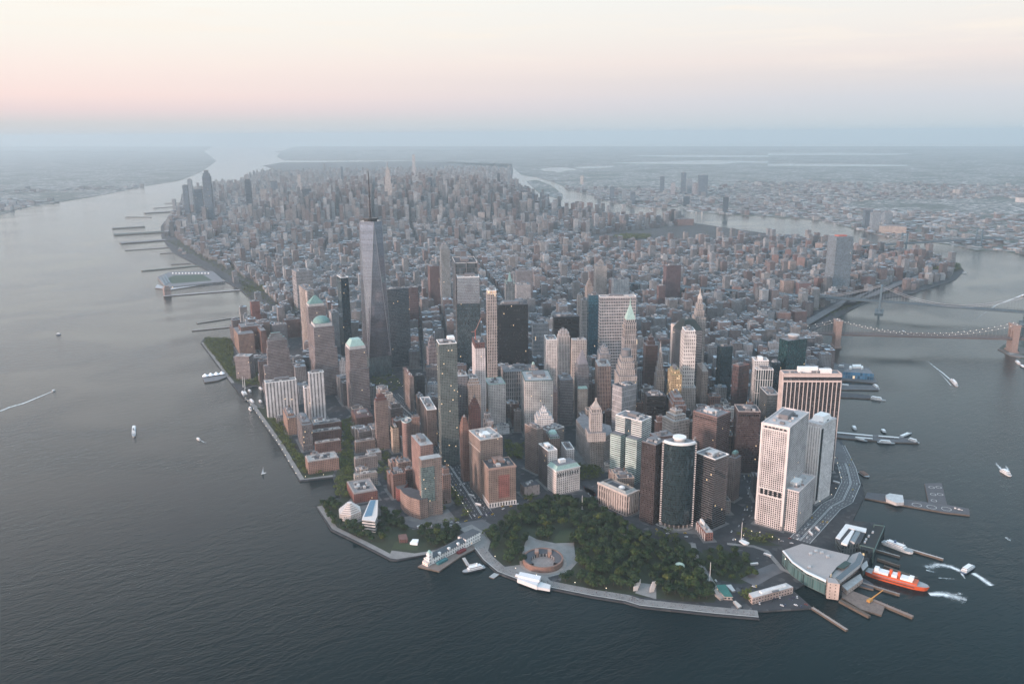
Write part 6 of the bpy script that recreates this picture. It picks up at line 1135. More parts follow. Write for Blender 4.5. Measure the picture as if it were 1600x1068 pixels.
ban = [pl('J', (390, 340), (420, 280), (480, 310), (620, 340), (760, 335), (770, 430), (800, 470), (720, 560), (580, 600), (330, 600), (220, 520), (380, 500), (365, 430)), pl('J', (600, 340), (570, 310), (640, 235), (760, 240), (780, 310), (700, 345)), pl('J', (1225, 770), (1235, 625), (1395, 640), (1395, 780)),
       pl('K', (385, 330), (430, 330), (530, 560), (600, 740), (560, 760), (500, 600), (430, 460)), pl('J', (1280, 500), (1440, 480), (1460, 560), (1400, 560))]
n1 = grow(pl('J', (150, 250), (250, 160), (440, 60), (640, 15), (880, 30), (1000, 70), (1180, 250), (1480, 335), 'K', (330, 330), (390, 380), (470, 560), (560, 740), (540, 790), (330, 775), (0, 735), 'J', (1200, 720), (900, 690), (650, 630), (690, 560), (380, 520), (200, 490), (130, 380)), 9.0, 'broad green tree in the dense waterfront park at the tip', 'trees of the waterfront park at the tip', 240, ban, (7.6, 10.4))
n2 = grow(pl('K', (480, 400), (620, 390), (850, 480), (880, 600), (760, 640), (570, 600), (500, 520)), 10, 'green tree in the small park left of the ferry hall', 'trees of the small park by the ferry hall', 24)
n3 = grow(pl('I', (570, 110), (660, 120), (790, 230), (740, 250), (560, 180)), 9, 'tree in the oval grove below the brick corner tower', 'trees in the oval grove', 16)
n4 = grow(pl('I', (870, 230), (1160, 230), (1150, 300), (1000, 380), (850, 320)), 9.5, 'tree in the grove left of the white pier building', 'trees beside the white pier building', 22)
# further trees
n5 = grow(pl('I', (100, 50), (240, 10), (250, 160), (400, 215), (540, 190), (640, 270), (600, 350), (450, 330), (200, 215)), 10, 'tree around the hexagonal museum on the point', 'trees around the hexagonal museum', 34)
print('TREES', n1, n2, n3, n4, n5)
tb = MB()
def tuft(x, y, s, z=GZ, n=26):
    for _ in range(n):
        th = rs.uniform(0, 6.28); rr = s*math.sqrt(rs.random()); zz = z+s*.5+s*1.0*rs.random()*(1-(rr/s)**2*.7); sz = s*rs.uniform(.18, .32); k = rs.uniform(.6, 1.5)
        t = Vector((rs.uniform(-1, 1), rs.uniform(-1, 1), rs.uniform(-.4, .4))).normalized()*sz; u = t.cross(Vector((rs.uniform(-.4, .4), rs.uniform(-.4, .4), 1))).normalized()*sz; p = Vector((x+rr*math.cos(th), y+rr*math.sin(th), zz))
        tb.face([tuple(p+t), tuple(p+u), tuple(p-t), tuple(p-u)], None, (.048*k, .068*k, .030*k))
def tufts(poly, sp, s=(4.5, 7), skip=.05, foot=True):
    xs = [p[0] for p in poly]; ys = [p[1] for p in poly]; x = min(xs)
    while x < max(xs):
        y = min(ys)
        while y < max(ys):
            a, b_ = x+rs.uniform(-.4, .4)*sp, y+rs.uniform(-.4, .4)*sp
            if rs.random() > skip and inpoly(a, b_, poly) and not (foot and not clear_of_foot(a, b_, 2, 2, 0, 2)): tuft(a, b_, rs.uniform(*s))
            y += sp
        x += sp
tufts(pl('E', (745, 180), (840, 180), (835, 760), (740, 790), (690, 690), (735, 600)), 9); tufts(pl('E', (1020, 420), (1110, 430), (1120, 640), (1030, 640)), 9, skip=.3)
tufts(pl('E', (180, 160), (290, 180), (400, 420), (470, 470), (480, 545), (660, 570), (600, 600), (450, 590), (330, 400)), 8.5)
tufts(pl('A', (90, 470), (110, 430), (300, 440), (320, 640), (345, 740), (420, 770), (310, 750)), 9.5); tufts(pl('A', (420, 740), (530, 650), (535, 760), (520, 800), (410, 800)), 9)
tufts(pl('F', (250, 560), (270, 620), (480, 900), (430, 940), (280, 700), (250, 760)), 9, skip=.2); tufts(pl('F', (260, 780), (280, 860), (380, 960), (180, 970), (100, 960), (240, 900)), 10, skip=.2)
tufts(pl('G', (10, 470), (120, 520), (220, 570), (150, 640), (20, 640)), 9, skip=.1); tufts(pl('F', (730, 350), (870, 370), (850, 490), (740, 470)), 9)
tufts(pl('K', (700, 290), (830, 240), (1000, 300), (1050, 345), (960, 350), (850, 320)), 9, skip=.3); tufts(pl('F', (860, 720), (930, 700), (960, 780), (880, 800)), 8); tufts(pl('K', (770, 700), (850, 720), (850, 790), (770, 780)), 8)
tufts(pl('B', (90, 700), (240, 660), (320, 800), (200, 900), (110, 800)), 11, skip=.25); tufts(pl('I', (1345, 245), (1400, 260), (1410, 340), (1370, 300)), 7)
tufts(pl('J', (1180, 240), (1500, 330), (1553, 300), (1500, 250), (1380, 290)), 10, skip=.4)
for pts, s_ in ((pl('A', (700, 225), (600, 170), (520, 110), (440, 40), 'M', (1040, 900), (900, 800), (720, 700), (560, 620), (480, 580)), 13), (pl('A', (1000, 330), (820, 270), (700, 225)), 12), (pl('P', (350, 1050), (620, 930), (900, 860), (1000, 800)), 9)):
    for i in range(len(pts)-1):
        a, c = pts[i], pts[i+1]; l = math.hypot(c[0]-a[0], c[1]-a[1]); n = int(l/9)
        for k in range(n): t = k/n; [tuft(a[0]+(c[0]-a[0])*t+rs.uniform(-14, 14)+dd_, a[1]+(c[1]-a[1])*t+rs.uniform(-14, 14), rs.uniform(5, 8), n=12) for dd_ in ((0, -34, 38) if s_ > 10 else (0,))]
for poly in (pl('O', (620, 560), (700, 545), (860, 548), (850, 570), (700, 575)), pl('O', (520, 692), (640, 690), (750, 745), (740, 770), (640, 745)), pl('O', (780, 770), (900, 780), (900, 830), (800, 820)), pl('O', (1400, 770), (1560, 760), (1570, 800), (1450, 805)), pl('P', (940, 690), (1050, 700), (1180, 735), (1190, 765), (1080, 780), (980, 760)), pl('O', (380, 575), (460, 560), (480, 590), (400, 600)), pl('O', (1220, 720), (1290, 715), (1300, 750), (1240, 755)), pl('D', (700, 190), (940, 170), (960, 220), (800, 230))):
    tufts(poly, 15, (9, 14), .05, False)
for _ in range(2600):
    s = rs.uniform(1500, 5200); c = rs.uniform(-700, 2600); x, y = c*.875+s*.485, s*.875-c*.485
    if inpoly(x, y, manh) and in_view(x, y) and not near_line(x, y, 5): tuft(x, y, rs.uniform(5, 8), n=7)
tag(tb.build('street_trees', LEAF), 'rows and clumps of green trees along streets, parks and shore', 'trees', None, 'stuff')
# ================================================================== WATERFRONT
def px_prism(root, r, pts, z0, z1, mats, name, tmi=1, col=(.3, .3, .3)):
    P_ = [bq(r, p, z1) for p in pts]; lx, ly = root.location.x, root.location.y
    b = MB(); b.prism([(p[0]-lx, p[1]-ly) for p in P_], z0-root.location.z, z1-root.location.z, tmi=tmi if isinstance(mats, list) and len(mats) > 1 else 0); return b.build(name, mats, root)
def root_at(name, label, cat, r, p, z=GZ, group=None): return tag(empty(name, (*bq(r, p, z), z)), label, cat, group)
ROOFP = mat((.42, .385, .37), .85, .12, .03); GLZ = fac((.15, .22, .22), (.05, .10, .10), bay=4, fl=16, ww=.85, wh=.9, lit=.03); BUFF = fac((.55, .43, .36), (.08, .07, .07), bay=7, fl=5, ww=.2, wh=.4); DGREEN = mat((.05, .10, .09), .7)
# ferry terminal
t = root_at('ferry_terminal', 'big ferry terminal with a huge pale flat roof, tan tower block and curved glass front', 'ferry terminal', 'L', (370, 480))
px_prism(t, 'L', ((112, 385), (258, 333), (620, 420), (598, 460), (520, 512), (470, 572), (442, 615), (290, 545), (183, 470)), GZ, 24, [GLZ, ROOFP], 'hall')
px_prism(t, 'L', ((108, 386), (183, 474), (290, 552), (440, 622), (443, 608), (292, 538), (190, 468), (120, 384)), 24, 25.2, WHITE, 'roof_edge', 0)
px_prism(t, 'L', ((118, 430), (180, 510), (290, 580), (430, 650), (455, 700), (280, 615), (190, 560), (120, 470)), GZ, 4, CONC, 'terrace', 0)
px_prism(t, 'L', ((446, 585), (512, 598), (545, 640), (455, 628)), GZ, 27, [BUFF, ROOFP], 'stair_tower')
px_prism(t, 'L', ((515, 600), (460, 575), (520, 515), (590, 470), (640, 415), (700, 395), (722, 425), (680, 470)), GZ, 20, [BUFF, ROOFP], 'gate_hall')
px_prism(t, 'L', ((512, 592), (660, 470), (690, 400), (728, 425), (700, 490), (548, 612)), 20, 25, [MECHL, mat((.10, .14, .17), .3)], 'glass_vault')
px_prism(t, 'L', ((520, 510), (585, 462), (632, 480), (575, 522)), 24, 25, DGREEN, 'roof_well', 0)
for x, y in ((300, 500), (440, 420), (395, 390), (310, 400), (350, 380)): px_prism(t, 'L', ((x, y), (x+22, y-4), (x+28, y+10), (x+6, y+14)), 24, 26, MECHL, 'rooftop_unit', 0)
for k in range(7):
    x, y = 130+k*44, 440+k*24; px_prism(t, 'L', ((x, y), (x+5, y+1), (x+5, y+6), (x, y+5)), 15, 17, mat((1, .95, .85), emit=1.0), 'entrance_light', 0)
px_prism(t, 'L', ((560, 650), (700, 560), (720, 600), (600, 690)), 2, 9, [BUFF, MECHL], 'boarding_ramp'); px_prism(t, 'L', ((700, 500), (750, 460), (760, 500), (720, 540)), 2, 12, [DGREEN, MECHL], 'boarding_ramp')
# old maritime building: white roof frame and dark steel hall
t = root_at('maritime_building', 'old ferry building with white framed roof and skylights beside the terminal', 'ferry building', 'L', (600, 290))
px_prism(t, 'L', ((512, 290), (592, 186), (748, 222), (700, 330), (560, 350)), 0.2, 17, [fac((.16, .2, .2), bay=5, fl=8, ww=.5, wh=.7), ROOFD], 'hall')
px_prism(t, 'L', ((512, 288), (590, 183), (748, 218), (742, 250), (612, 215), (545, 300)), 17, 18, WHITE, 'white_roof', 0)
px_prism(t, 'L', ((555, 325), (635, 228), (655, 234), (600, 340)), 17, 20, WHITE, 'skylight', 0); px_prism(t, 'L', ((622, 310), (668, 236), (700, 246), (655, 325)), 17, 20, [MECHL, mat((.2, .25, .28), .3)], 'skylight')
t = root_at('ferry_shed', 'dark steel ferry shed with green gantry frames right of the white framed roof', 'ferry building', 'L', (770, 330))
px_prism(t, 'L', ((692, 370), (768, 210), (800, 190), (880, 200), (800, 400)), 0.2, 13, [fac((.04, .06, .06), bay=4, fl=6, ww=.7, wh=.7), mat((.035, .04, .042), .8)], 'shed')
for a, c in (((805, 190), (885, 200)), ((700, 345), (800, 370)), ((885, 200), (800, 400))):
    p0, p1 = bq('L', a, 18), bq('L', c, 18); lx, ly = t.location.x, t.location.y; b = MB(); b.bar((p0[0]-lx, p0[1]-ly, 16), (p1[0]-lx, p1[1]-ly, 16), .9); b.bar((p0[0]-lx, p0[1]-ly, -2), (p0[0]-lx, p0[1]-ly, 16), .8); b.bar((p1[0]-lx, p1[1]-ly, -2), (p1[0]-lx, p1[1]-ly, 16), .8); b.build('gantry_frame', mat((.10, .18, .16), .7), t)
for x, y in ((740, 290), (760, 265), (730, 310), (790, 235)): px_prism(t, 'L', ((x, y), (x+14, y+2), (x+10, y+14), (x-4, y+12)), 13, 15, MECHL, 'rooftop_unit', 0)
# slip walls, piers
def pier(r, pts, label, z=2.4, m=None, name='pier', cat='pier', group=None, side=None):
    t = root_at(name, label, cat, r, pts[0], 0, group); px_prism(t, r, pts, .0, z, [side or WOOD, m or CONC], 'deck'); return t
def wallp(r, a, c, wd, label, z=3.4, m=None, group='slip walls of the ferry terminal'):
    A2, C2 = bq(r, a, z), bq(r, c, z); dx, dy = C2[0]-A2[0], C2[1]-A2[1]; l = math.hypot(dx, dy); nx, ny = -dy/l*wd/2, dx/l*wd/2
    t = tag(empty('fender_wall', (*A2, 0)), label, 'pier', group); b = MB(); b.prism([(nx, ny), (dx+nx, dy+ny), (dx-nx, dy-ny), (-nx, -ny)], 0, z, tmi=1); b.build('deck', [WOOD, m or CONC], t)
    for i in range(int(l/9)): f = i*9/l; b = MB(); b.cyl(dx*f+nx*1.2, dy*f+ny*1.2, .35, 0, z+1.2, n=6); b.build('pile', WOOD, t) if i < 14 else None
    return t
wallp('L', (1040, 362), (1330, 448), 3.2, 'long slim white-topped fender wall beyond the docked white ferry', m=mat((.5, .48, .46), .8))
wallp('L', (820, 378), (1000, 428), 3, 'short pale fender wall just in front of the docked white ferry'); wallp('L', (830, 445), (1000, 500), 3.4, 'dark short fender wall left of the orange ferry bow', m=WOOD)
wallp('L', (880, 500), (1130, 590), 4, 'dark fender wall running behind the orange ferry', m=WOOD); wallp('L', (660, 610), (1000, 715), 3.4, 'long curved dark fender wall in front of the orange ferry', m=mat((.3, .27, .25), .8))
wallp('L', (545, 760), (770, 880), 5, 'wooden fender wall with hut at the near slip', m=WOOD); wallp('L', (800, 760), (1100, 885), 5.5, 'broad pinkish timber fender wall reaching furthest right of the crane pier', m=mat((.33, .25, .21), .9))
pier('L', ((560, 700), (640, 690), (895, 790), (860, 875), (700, 830), (560, 740)), 'timber work pier carrying a yellow crane', m=mat((.26, .2, .17), .9, .4, .2))
pier('L', ((640, 600), (700, 580), (800, 640), (800, 680), (640, 640)), 'dark floating dock between orange ferry and crane pier', m=ROOFD, name='floating_dock')
t = root_at('crawler_crane', 'yellow crane with a long raised boom on the timber work pier', 'crane', 'L', (770, 775), 2.4)
Yl = mat((.60, .30, .07), .6); p1 = bq('L', (872, 692), 14); lx, ly = t.location.x, t.location.y
b = MB(); b.box(-4, 4, -2.4, 2.4, .9, 4.2); b.build('cab', Yl, t); b = MB(); b.box(-4.2, 4.2, -2.6, -1.4, 0, .9); b.build('track', MECH, t); b = MB(); b.box(-4.2, 4.2, 1.4, 2.6, 0, .9); b.build('track', MECH, t)
b = MB(); b.bar((0, 0, 3), (p1[0]-lx, p1[1]-ly, 13), 1.1, r2=.6); b.build('boom', Yl, t)
wallp('L', (335, 815), (600, 985), 4, 'pale narrow jetty jutting from the corner of the car park', z=2.8, m=mat((.40, .34, .30), .85), group=None)
wallp('I', (1185, 440), (1222, 500), 5, 'pale floating dock beside the white pier house', z=1.6, m=mat((.5, .47, .44), .8), group=None); wallp('I', (1222, 500), (1280, 486), 5, 'crooked end of the pale floating dock by the pier house', z=1.9, m=mat((.5, .47, .44), .8), group=None)
wallp('J', (175, 560), (135, 590), 9, 'little landing dock off the curved promenade', z=1.6, m=mat((.4, .42, .42), .8), group=None)
# helicopter pier and landing barge
t = pier('U', ((45, 318), (60, 283), (190, 292), (300, 325), (445, 345), (560, 360), (715, 385), (720, 428), (560, 410), (300, 365)), 'long flat helicopter pier with painted circles and a curved glass canopy', m=mat((.14, .14, .15), .85, .2))
px_prism(t, 'U', ((430, 225), (540, 222), (575, 362), (455, 350)), .0, 2.3, [WOOD, mat((.13, .13, .14), .85, .2)], 'parking_deck')
t = root_at('glass_canopy', 'curved pale canopy building on the helicopter pier', 'building', 'U', (240, 320), 2.4)
px_prism(t, 'U', ((180, 300), (205, 288), (290, 300), (298, 345), (250, 350), (185, 325)), 2.4, 8, [MECHL, mat((.52, .54, .54), .5)], 'canopy')
def ringmark(r, c, rad, z):
    x, y = bq(r, c, z); b = MB()
    for i in range(20):
        a0, a1 = i*math.pi/10, (i+1)*math.pi/10; b.face([(rad*math.cos(a0), rad*math.sin(a0), 0), (rad*math.cos(a1), rad*math.sin(a1), 0), ((rad-.8)*math.cos(a1), (rad-.8)*math.sin(a1), 0), ((rad-.8)*math.cos(a0), (rad-.8)*math.sin(a0), 0)][::-1])
    o = b.build('landing_circle', PAINT, loc=(x, y, z)); struct(o)
for c in ((380, 362), (475, 376), (570, 388), (475, 250), (520, 250), (485, 295), (530, 295), (490, 335)): ringmark('U', c, 8 if c[1] > 355 else 5, 2.46)
for c, lb in (((650, 395), 'small white helicopter parked at the end of the long pier'), ((625, 388), 'dark helicopter on the long pier beside the white one')):
    t = root_at('helicopter', lb, 'helicopter', 'U', c, 2.5); t.rotation_euler.z = 1.2; mm = WHITE if 'white' in lb else MECH
    b = MB(); b.cyl(0, 0, 1.3, .6, 1.7, n=10, r1=1.5); b.dome(0, 0, 1.5, 1.7, 1.0, n=10, m=3); b.build('fuselage', mm, t); b = MB(); b.bar((0, 0, 1.9), (-7, 0, 2.3), .45, 6, r2=.2); b.box(-7.4, -6.6, -.1, .1, 2.1, 3.6); b.build('tail_boom', mm, t); b = MB(); b.box(-5.5, 5.5, -.2, .2, 3.1, 3.2); b.box(-.2, .2, -5.5, 5.5, 3.22, 3.3); b.build('rotor', MECH, t)
    for s in (-1, 1): b = MB(); b.bar((-2, s*1.2, .15), (2.2, s*1.2, .15), .12); b.build('skid', MECH, t)
# commuter pier, seaport pier
pier('Q', ((125, 655), (180, 655), (615, 690), (740, 712), (750, 735), (560, 730), (200, 700), (125, 690)), 'commuter ferry pier with slim white canopies in the east river', m=PAVED)
for a, c, lb in (((130, 655), (405, 680), 'longer white walkway canopy on the commuter pier'), ((450, 682), (605, 694), 'shorter white walkway canopy near the pier end'), ((275, 690), (405, 702), 'low white canopy nearest the tall white-finned tower on the commuter pier')):
    A2, C2 = bq('Q', a, 6), bq('Q', c, 6); t = tag(empty('pier_canopy', (*A2, 2.4)), lb, 'canopy'); dx, dy = C2[0]-A2[0], C2[1]-A2[1]; l = math.hypot(dx, dy); nx, ny = -dy/l*2.6, dx/l*2.6
    b = MB(); b.prism([(nx, ny), (dx+nx, dy+ny), (dx-nx, dy-ny), (-nx, -ny)], 3.2, 3.8); b.build('canopy_roof', WHITE, t)
    for i in range(6): f = i/5; b = MB(); b.bar((dx*f, dy*f, 0), (dx*f, dy*f, 3.2), .25); b.build('post', MECHL, t)
t = pier('Q', ((90, 150), (180, 130), (380, 165), (440, 270), (430, 282), (200, 262), (90, 260)), 'wide seaport pier deck behind the pink-piered tower', m=PAVED)
t = root_at('pier_building', 'blue glass pier building with white roof boxes behind the pink-piered tower', 'building', 'Q', (290, 220), 2.4)
px_prism(t, 'Q', ((178, 196), (225, 165), (370, 172), (415, 212)), 2.4, 20, [fac((.16, .30, .42), (.06, .16, .26), bay=6, fl=9, ww=.85, wh=.85, gloss=.1, lit=.1), ROOFG], 'body')
for q_ in (((252, 140), (318, 140), (318, 158), (252, 158)), ((228, 152), (245, 150), (248, 164), (230, 166)), ((315, 152), (332, 150), (335, 164), (318, 166))): px_prism(t, 'Q', q_, 20, 25, WHITE, 'roof_pavilion', 0)
pier('Q', ((90, 290), (440, 300), (450, 335), (90, 330)), 'narrow flat pier holding moored boats below the blue pier building', m=PAVED); pier('Q', ((90, 345), (385, 375), (390, 400), (90, 385)), 'dark low pier with a white yacht at its tip', m=ROOFD)
pier('Q', ((105, 722), (150, 728), (200, 815), (200, 890), (110, 890)), 'esplanade deck beside the elevated highway', m=PAVED, name='esplanade')
# hudson piers
p40 = pier('M', ((378, 800), (452, 770), (720, 764), (798, 828), (452, 862), (425, 855)), 'great square pier building with open sports field inside', m=mat((.24, .24, .25), .9), z=8, name='pier_building', side=fac((.3, .29, .29), bay=10, fl=8, ww=.5, wh=.5))
px_prism(p40, 'M', ((440, 812), (480, 792), (660, 786), (716, 822), (470, 842)), 8, 8.3, mat((.07, .12, .08), .9), 'sports_field', 0)
b = None
for i in range(12): x = 470+20*i; px_prism(p40, 'M', ((x, 774), (x+8, 774), (x+8, 778), (x, 778)), 8, 11, mat((.75, .73, .7), .6), 'roof_shed', 0)
pier('M', ((365, 868), (378, 848), (430, 862), (470, 868), (700, 832), (700, 842), (460, 880)), 'moored barge and walkway wrapped round the square pier', m=mat((.45, .45, .46), .8), z=3)
wallp('M', (418, 918), (888, 880), 16, 'long thin straight pier striped with openings, nearest the square pier', z=3, m=mat((.42, .41, .42), .85), group=None)
t = root_at('vent_tower', 'pink brick ventilation tower at the end of the thin striped pier', 'building', 'M', (441, 915), 0); b = MB(); b.box(-13, 13, -10, 10, 0, 34); b.box(-8, 8, -6, 6, 34, 40); b.build('body', fac((.42, .29, .25), ww=.2, wh=.6, bay=6, fl=14), t); b = MB(); b.box(-14, 14, -11, 11, 30, 31.5); b.build('cornice', CONC, t)
for a, c, wd, lb in (((282, 763), (655, 728), 26, 'long slim pier with a dark round structure at its end'), ((465, 722), (585, 716), 12, 'short treed pier behind the long slim one'), ((180, 636), (455, 618), 14, 'narrow pier with a small square building midway'), ((395, 655), (480, 650), 12, 'stubby pier next to the narrow one'), ((100, 500), (300, 488), 40, 'broad dark pier sticking out furthest left'), ((110, 538), (420, 520), 85, 'very broad green-roofed pier in the left shore cluster'),
                     ((150, 590), (430, 570), 60, 'broad white-roofed pier of the left shore cluster'), ((185, 430), (340, 432), 26, 'dark rectangular pier offshore of the tower cluster'), ((300, 405), (520, 392), 46, 'broad pier below the riverside tower cluster'), ((355, 376), (525, 362), 22, 'pier just left of the riverside tower cluster'), ((425, 345), (532, 342), 16, 'last small pier left of the riverside towers')):
    m_ = mat((.12, .15, .13), .9) if 'dark' in lb or 'green' in lb else mat((.24, .24, .25), .85); wallp('M', a, c, wd, lb, z=6 if wd > 30 else 3, m=m_, group=None)
wallp('A', (38, 312), (440, 252), 10, 'thin empty pier north of the riverside park', z=2.6, group=None); wallp('A', (0, 368), (312, 338), 12, 'green planted thin pier north of the riverside park', z=2.6, group=None)
for x in range(3): px_prism(p40, 'M', ((395+x*14, 806-x*9), (402+x*14, 802-x*9), (430+x*14, 846-x*8), (422+x*14, 850-x*8)), 8, 10.5, mat((.25, .3, .33), .8), 'roof_shed', 0)
# tented barge
t = root_at('ferry_landing', 'floating ferry landing under four white peaked tents', 'ferry landing', 'A', (165, 735), 0)
px_prism(t, 'A', ((80, 725), (115, 700), (255, 705), (258, 722), (190, 748), (95, 762)), 0.1, 3, [WOOD, MECH], 'barge')
for i in range(4):
    x, y = bq('A', (100+i*42, 714-i*6), 6); lx, ly = t.location.x, t.location.y; b = MB(); b.cyl(x-lx, y-ly, 8.2, 6, 13, n=8, r1=.5); b.build('tent', mat((.85, .85, .86), .7, .05), t)
    for a in range(4): c = MB(); th = a*1.57; c.bar((x-lx+6.5*math.cos(th), y-ly+6.5*math.sin(th), 3), (x-lx+6.5*math.cos(th), y-ly+6.5*math.sin(th), 6), .25); c.build('tent_pole', WHITE, t)
# old pier house with clock tower
t = pier('I', ((838, 505), (900, 470), (980, 400), (1260, 345), (1275, 372), (1170, 425), (1000, 542)), 'stone-edged pier deck carrying the long white pier house', m=mat((.27, .21, .18), .9))
t = root_at('pier_house', 'long white pier house with green-grey roof and small clock tower at its end', 'pier building', 'I', (1100, 400), 2.4)
WF = fac((.72, .70, .67), (.08, .08, .09), bay=5, fl=5.5, ww=.35, wh=.5, lit=.06); SL = mat((.11, .125, .14), .7)
A2, C2 = bq('I', (958, 498)), bq('I', (1200, 372)); lx, ly = t.location.x, t.location.y; dx, dy = C2[0]-A2[0], C2[1]-A2[1]; l = math.hypot(dx, dy); ux, uy = dx/l, dy/l; nx, ny = -uy, ux
if nx*(CAM[0]-lx)+ny*(CAM[1]-ly) > 0: nx, ny = -nx, -ny
fp = lambda s0, s1, w0, w1: [(A2[0]-lx+ux*s+nx*w_, A2[1]-ly+uy*s+ny*w_) for s, w_ in ((s0, w0), (s1, w0), (s1, w1), (s0, w1))]
b = MB(); b.prism(fp(0, l, 0, 14), 0, 10, top=False); b.build('body', WF, t)
b = MB(); e0, e1 = fp(-1, l, -1, 15), None; g = fp(-1, l, 7, 7); z0, z1 = 10, 14.5
b.face([(*e0[0], z0), (*e0[1], z0), (*g[1], z1), (*g[0], z1)]); b.face([(*e0[2], z0), (*e0[3], z0), (*g[0], z1), (*g[1], z1)]); b.face([(*e0[3], z0), (*e0[0], z0), (*g[0], z1)]); b.build('roof', SL, t)
b = MB(); b.prism(fp(l, l+34, -1.5, 17), 0, 14, tmi=1); b.build('head_house', [WF, SL], t)
for i in range(4): b = MB(); b.prism(fp(12+i*20, 16+i*20, -.6, 3), 10, 13.4); b.build('dormer', WHITE, t)
b = MB(); b.prism(fp(-7, 0, 1, 8), 0, 19, tmi=1); b.build('clock_tower', [WF, WHITE], t); b = MB(); c = fp(-3.5, -3.5, 4.5, 4.5)[0]; b.dome(c[0], c[1], 3.2, 19, 4, n=10, m=3); b.build('cupola', COPPERL, t)
b = MB(); b.prism(fp(-12, -7, 0, 12), 0, 6); b.prism(fp(-7, 0, 8.2, 14), 0, 8); b.build('end_pavilion', fac((.74, .62, .54), ww=.3, wh=.4, lit=.2), t)
b = MB(); b.prism(fp(2, 22, -9, -3), 0, 3.2); b.build('awning', mat((.06, .22, .24), .8), t); b = MB(); b.prism(fp(46, 62, -9, -3), 0, 3.2); b.build('awning', mat((.28, .05, .05), .8), t)
# round stone fort
def fort():
    cx, cyy = bq('J', (527, 478), 2); t = tag(empty('round_fort', (cx, cyy, GZ)), 'round red sandstone fort open in the middle with an arc of roofs', 'fort')
    R0, R1 = 31, 28.5; SM = mat((.31, .19, .15), .9, .25, .2); b = MB(); n = 40
    o = [(R0*math.cos(2*math.pi*i/n), R0*math.sin(2*math.pi*i/n)) for i in range(n)]; c = [(x*R1/R0, y*R1/R0) for x, y in o]
    for i in range(n):
        j = (i+1) % n; b.face([(*o[i], 0), (*o[j], 0), (*o[j], 9), (*o[i], 9)]); b.face([(*c[j], 0), (*c[i], 0), (*c[i], 9), (*c[j], 9)]); b.face([(*c[i], 9), (*o[i], 9), (*o[j], 9), (*c[j], 9)])
    b.build('ring_wall', SM, t); b = MB(); rr, r2 = R1-.1, 18.5; sl = mat((.10, .105, .12), .7)
    view = math.atan2(CAM[1]-cyy, CAM[0]-cx)
    for i in range(n):
        a0, a1 = 2*math.pi*i/n, 2*math.pi*(i+1)/n
        away = math.cos(a0-view) < .55
        if not away: continue
        P0, P1, Q0, Q1 = (rr*math.cos(a0), rr*math.sin(a0)), (rr*math.cos(a1), rr*math.sin(a1)), (r2*math.cos(a0), r2*math.sin(a0)), (r2*math.cos(a1), r2*math.sin(a1))
        b.face([(*P0, 8), (*P1, 8), (*Q1, 5.4), (*Q0, 5.4)]); b.face([(*Q0, 0), (*Q1, 0), (*Q1, 5.4), (*Q0, 5.4)][::-1])
    b.build('gallery_roof', sl, t)
    b = MB(); b.prism([(x*.98, y*.98) for x, y in c], 0, .4, walls=False); b.build('courtyard', mat((.38, .30, .27), .9), t)
    dx_, dy_ = -math.cos(view), -math.sin(view); px_, py_ = -dy_, dx_
    for s, w_ in ((-1, 'a'), (1, 'b')):
        b = MB(); f_ = [(dx_*19+px_*s*10+dx_*a+px_*c_, dy_*19+py_*s*10+dy_*a+py_*c_) for a, c_ in ((-4, -3), (6, -3), (6, 3), (-4, 3))]; b.prism(f_, 0, 10); b.build('gatehouse', mat((.40, .27, .22), .9), t)
    for i in range(9): a = view+math.pi+(-1.1+2.2*i/8); b = MB(); b.cyl(r2*math.cos(a), r2*math.sin(a), .4, 0, 5.3, n=6); b.build('post', WHITE, t)
    k = MB(); n = 40
    for i in range(n):
        j = (i+1) % n; q0, q1 = 1.0, 1.16
        k.face([(o[i][0]*1.02, o[i][1]*1.02, .5), (o[i][0]*q1, o[i][1]*q1, .5), (o[j][0]*q1, o[j][1]*q1, .5), (o[j][0]*1.02, o[j][1]*1.02, .5)])
    k.build('terrace', mat((.40, .34, .30), .9), t)
fort()
# tent on the promenade, memorial slabs, green-roofed cafe, coast guard block
t = root_at('event_tent', 'long white event tent with lower white annex on the promenade', 'tent', 'J', (450, 610))
px_prism(t, 'J', ((330, 600), (350, 548), (512, 582), (480, 655)), GZ, 8, mat((.62, .62, .62), .7, .06), 'tent_body', 0); px_prism(t, 'J', ((338, 575), (352, 546), (512, 578), (498, 612)), 8, 11, mat((.66, .66, .66), .7, .05), 'tent_roof', 0)
px_prism(t, 'J', ((474, 660), (486, 615), (584, 645), (578, 678)), GZ, 6, mat((.6, .6, .6), .7, .06), 'annex', 0); px_prism(t, 'J', ((356, 612), (440, 634), (440, 642), (356, 620)), GZ, 5, MECH, 'opening', 0)
t = root_at('fence_row', 'low white marquee strip left of the event tent', 'tent', 'J', (345, 565)); px_prism(t, 'J', ((315, 572), (322, 560), (350, 568), (345, 580)), GZ, 5, mat((.7, .7, .7), .7), 'canopy', 0)
for i in range(4):
    for s, (x0, y0, x1, y1) in enumerate(((1228, 690, 1250, 640), (1352, 700, 1368, 655))):
        f = i/3; x, y = x0+(x1-x0)*f, y0+(y1-y0)*f; t = root_at('memorial_slab', '%s pale granite slab from the water in the %s row of the memorial plaza' % (('first', 'second', 'third', 'fourth')[i], ('left', 'right')[s]), 'monument', 'J', (x, y), GZ+.4, 'granite slabs of the memorial plaza')
        b = MB(); b.box(-3.3, 3.3, -.6, .6, .5, 7.2); b.build('slab', mat((.60, .55, .51), .8, .1), t); b = MB(); b.box(-3.8, 3.8, -1, 1, 0, .5); b.build('plinth', CONC, t); t.rotation_euler.z = R(-20)
t = root_at('cafe_pavilion', 'low pavilion with a teal green roof near the flagpole', 'building', 'K', (640, 690))
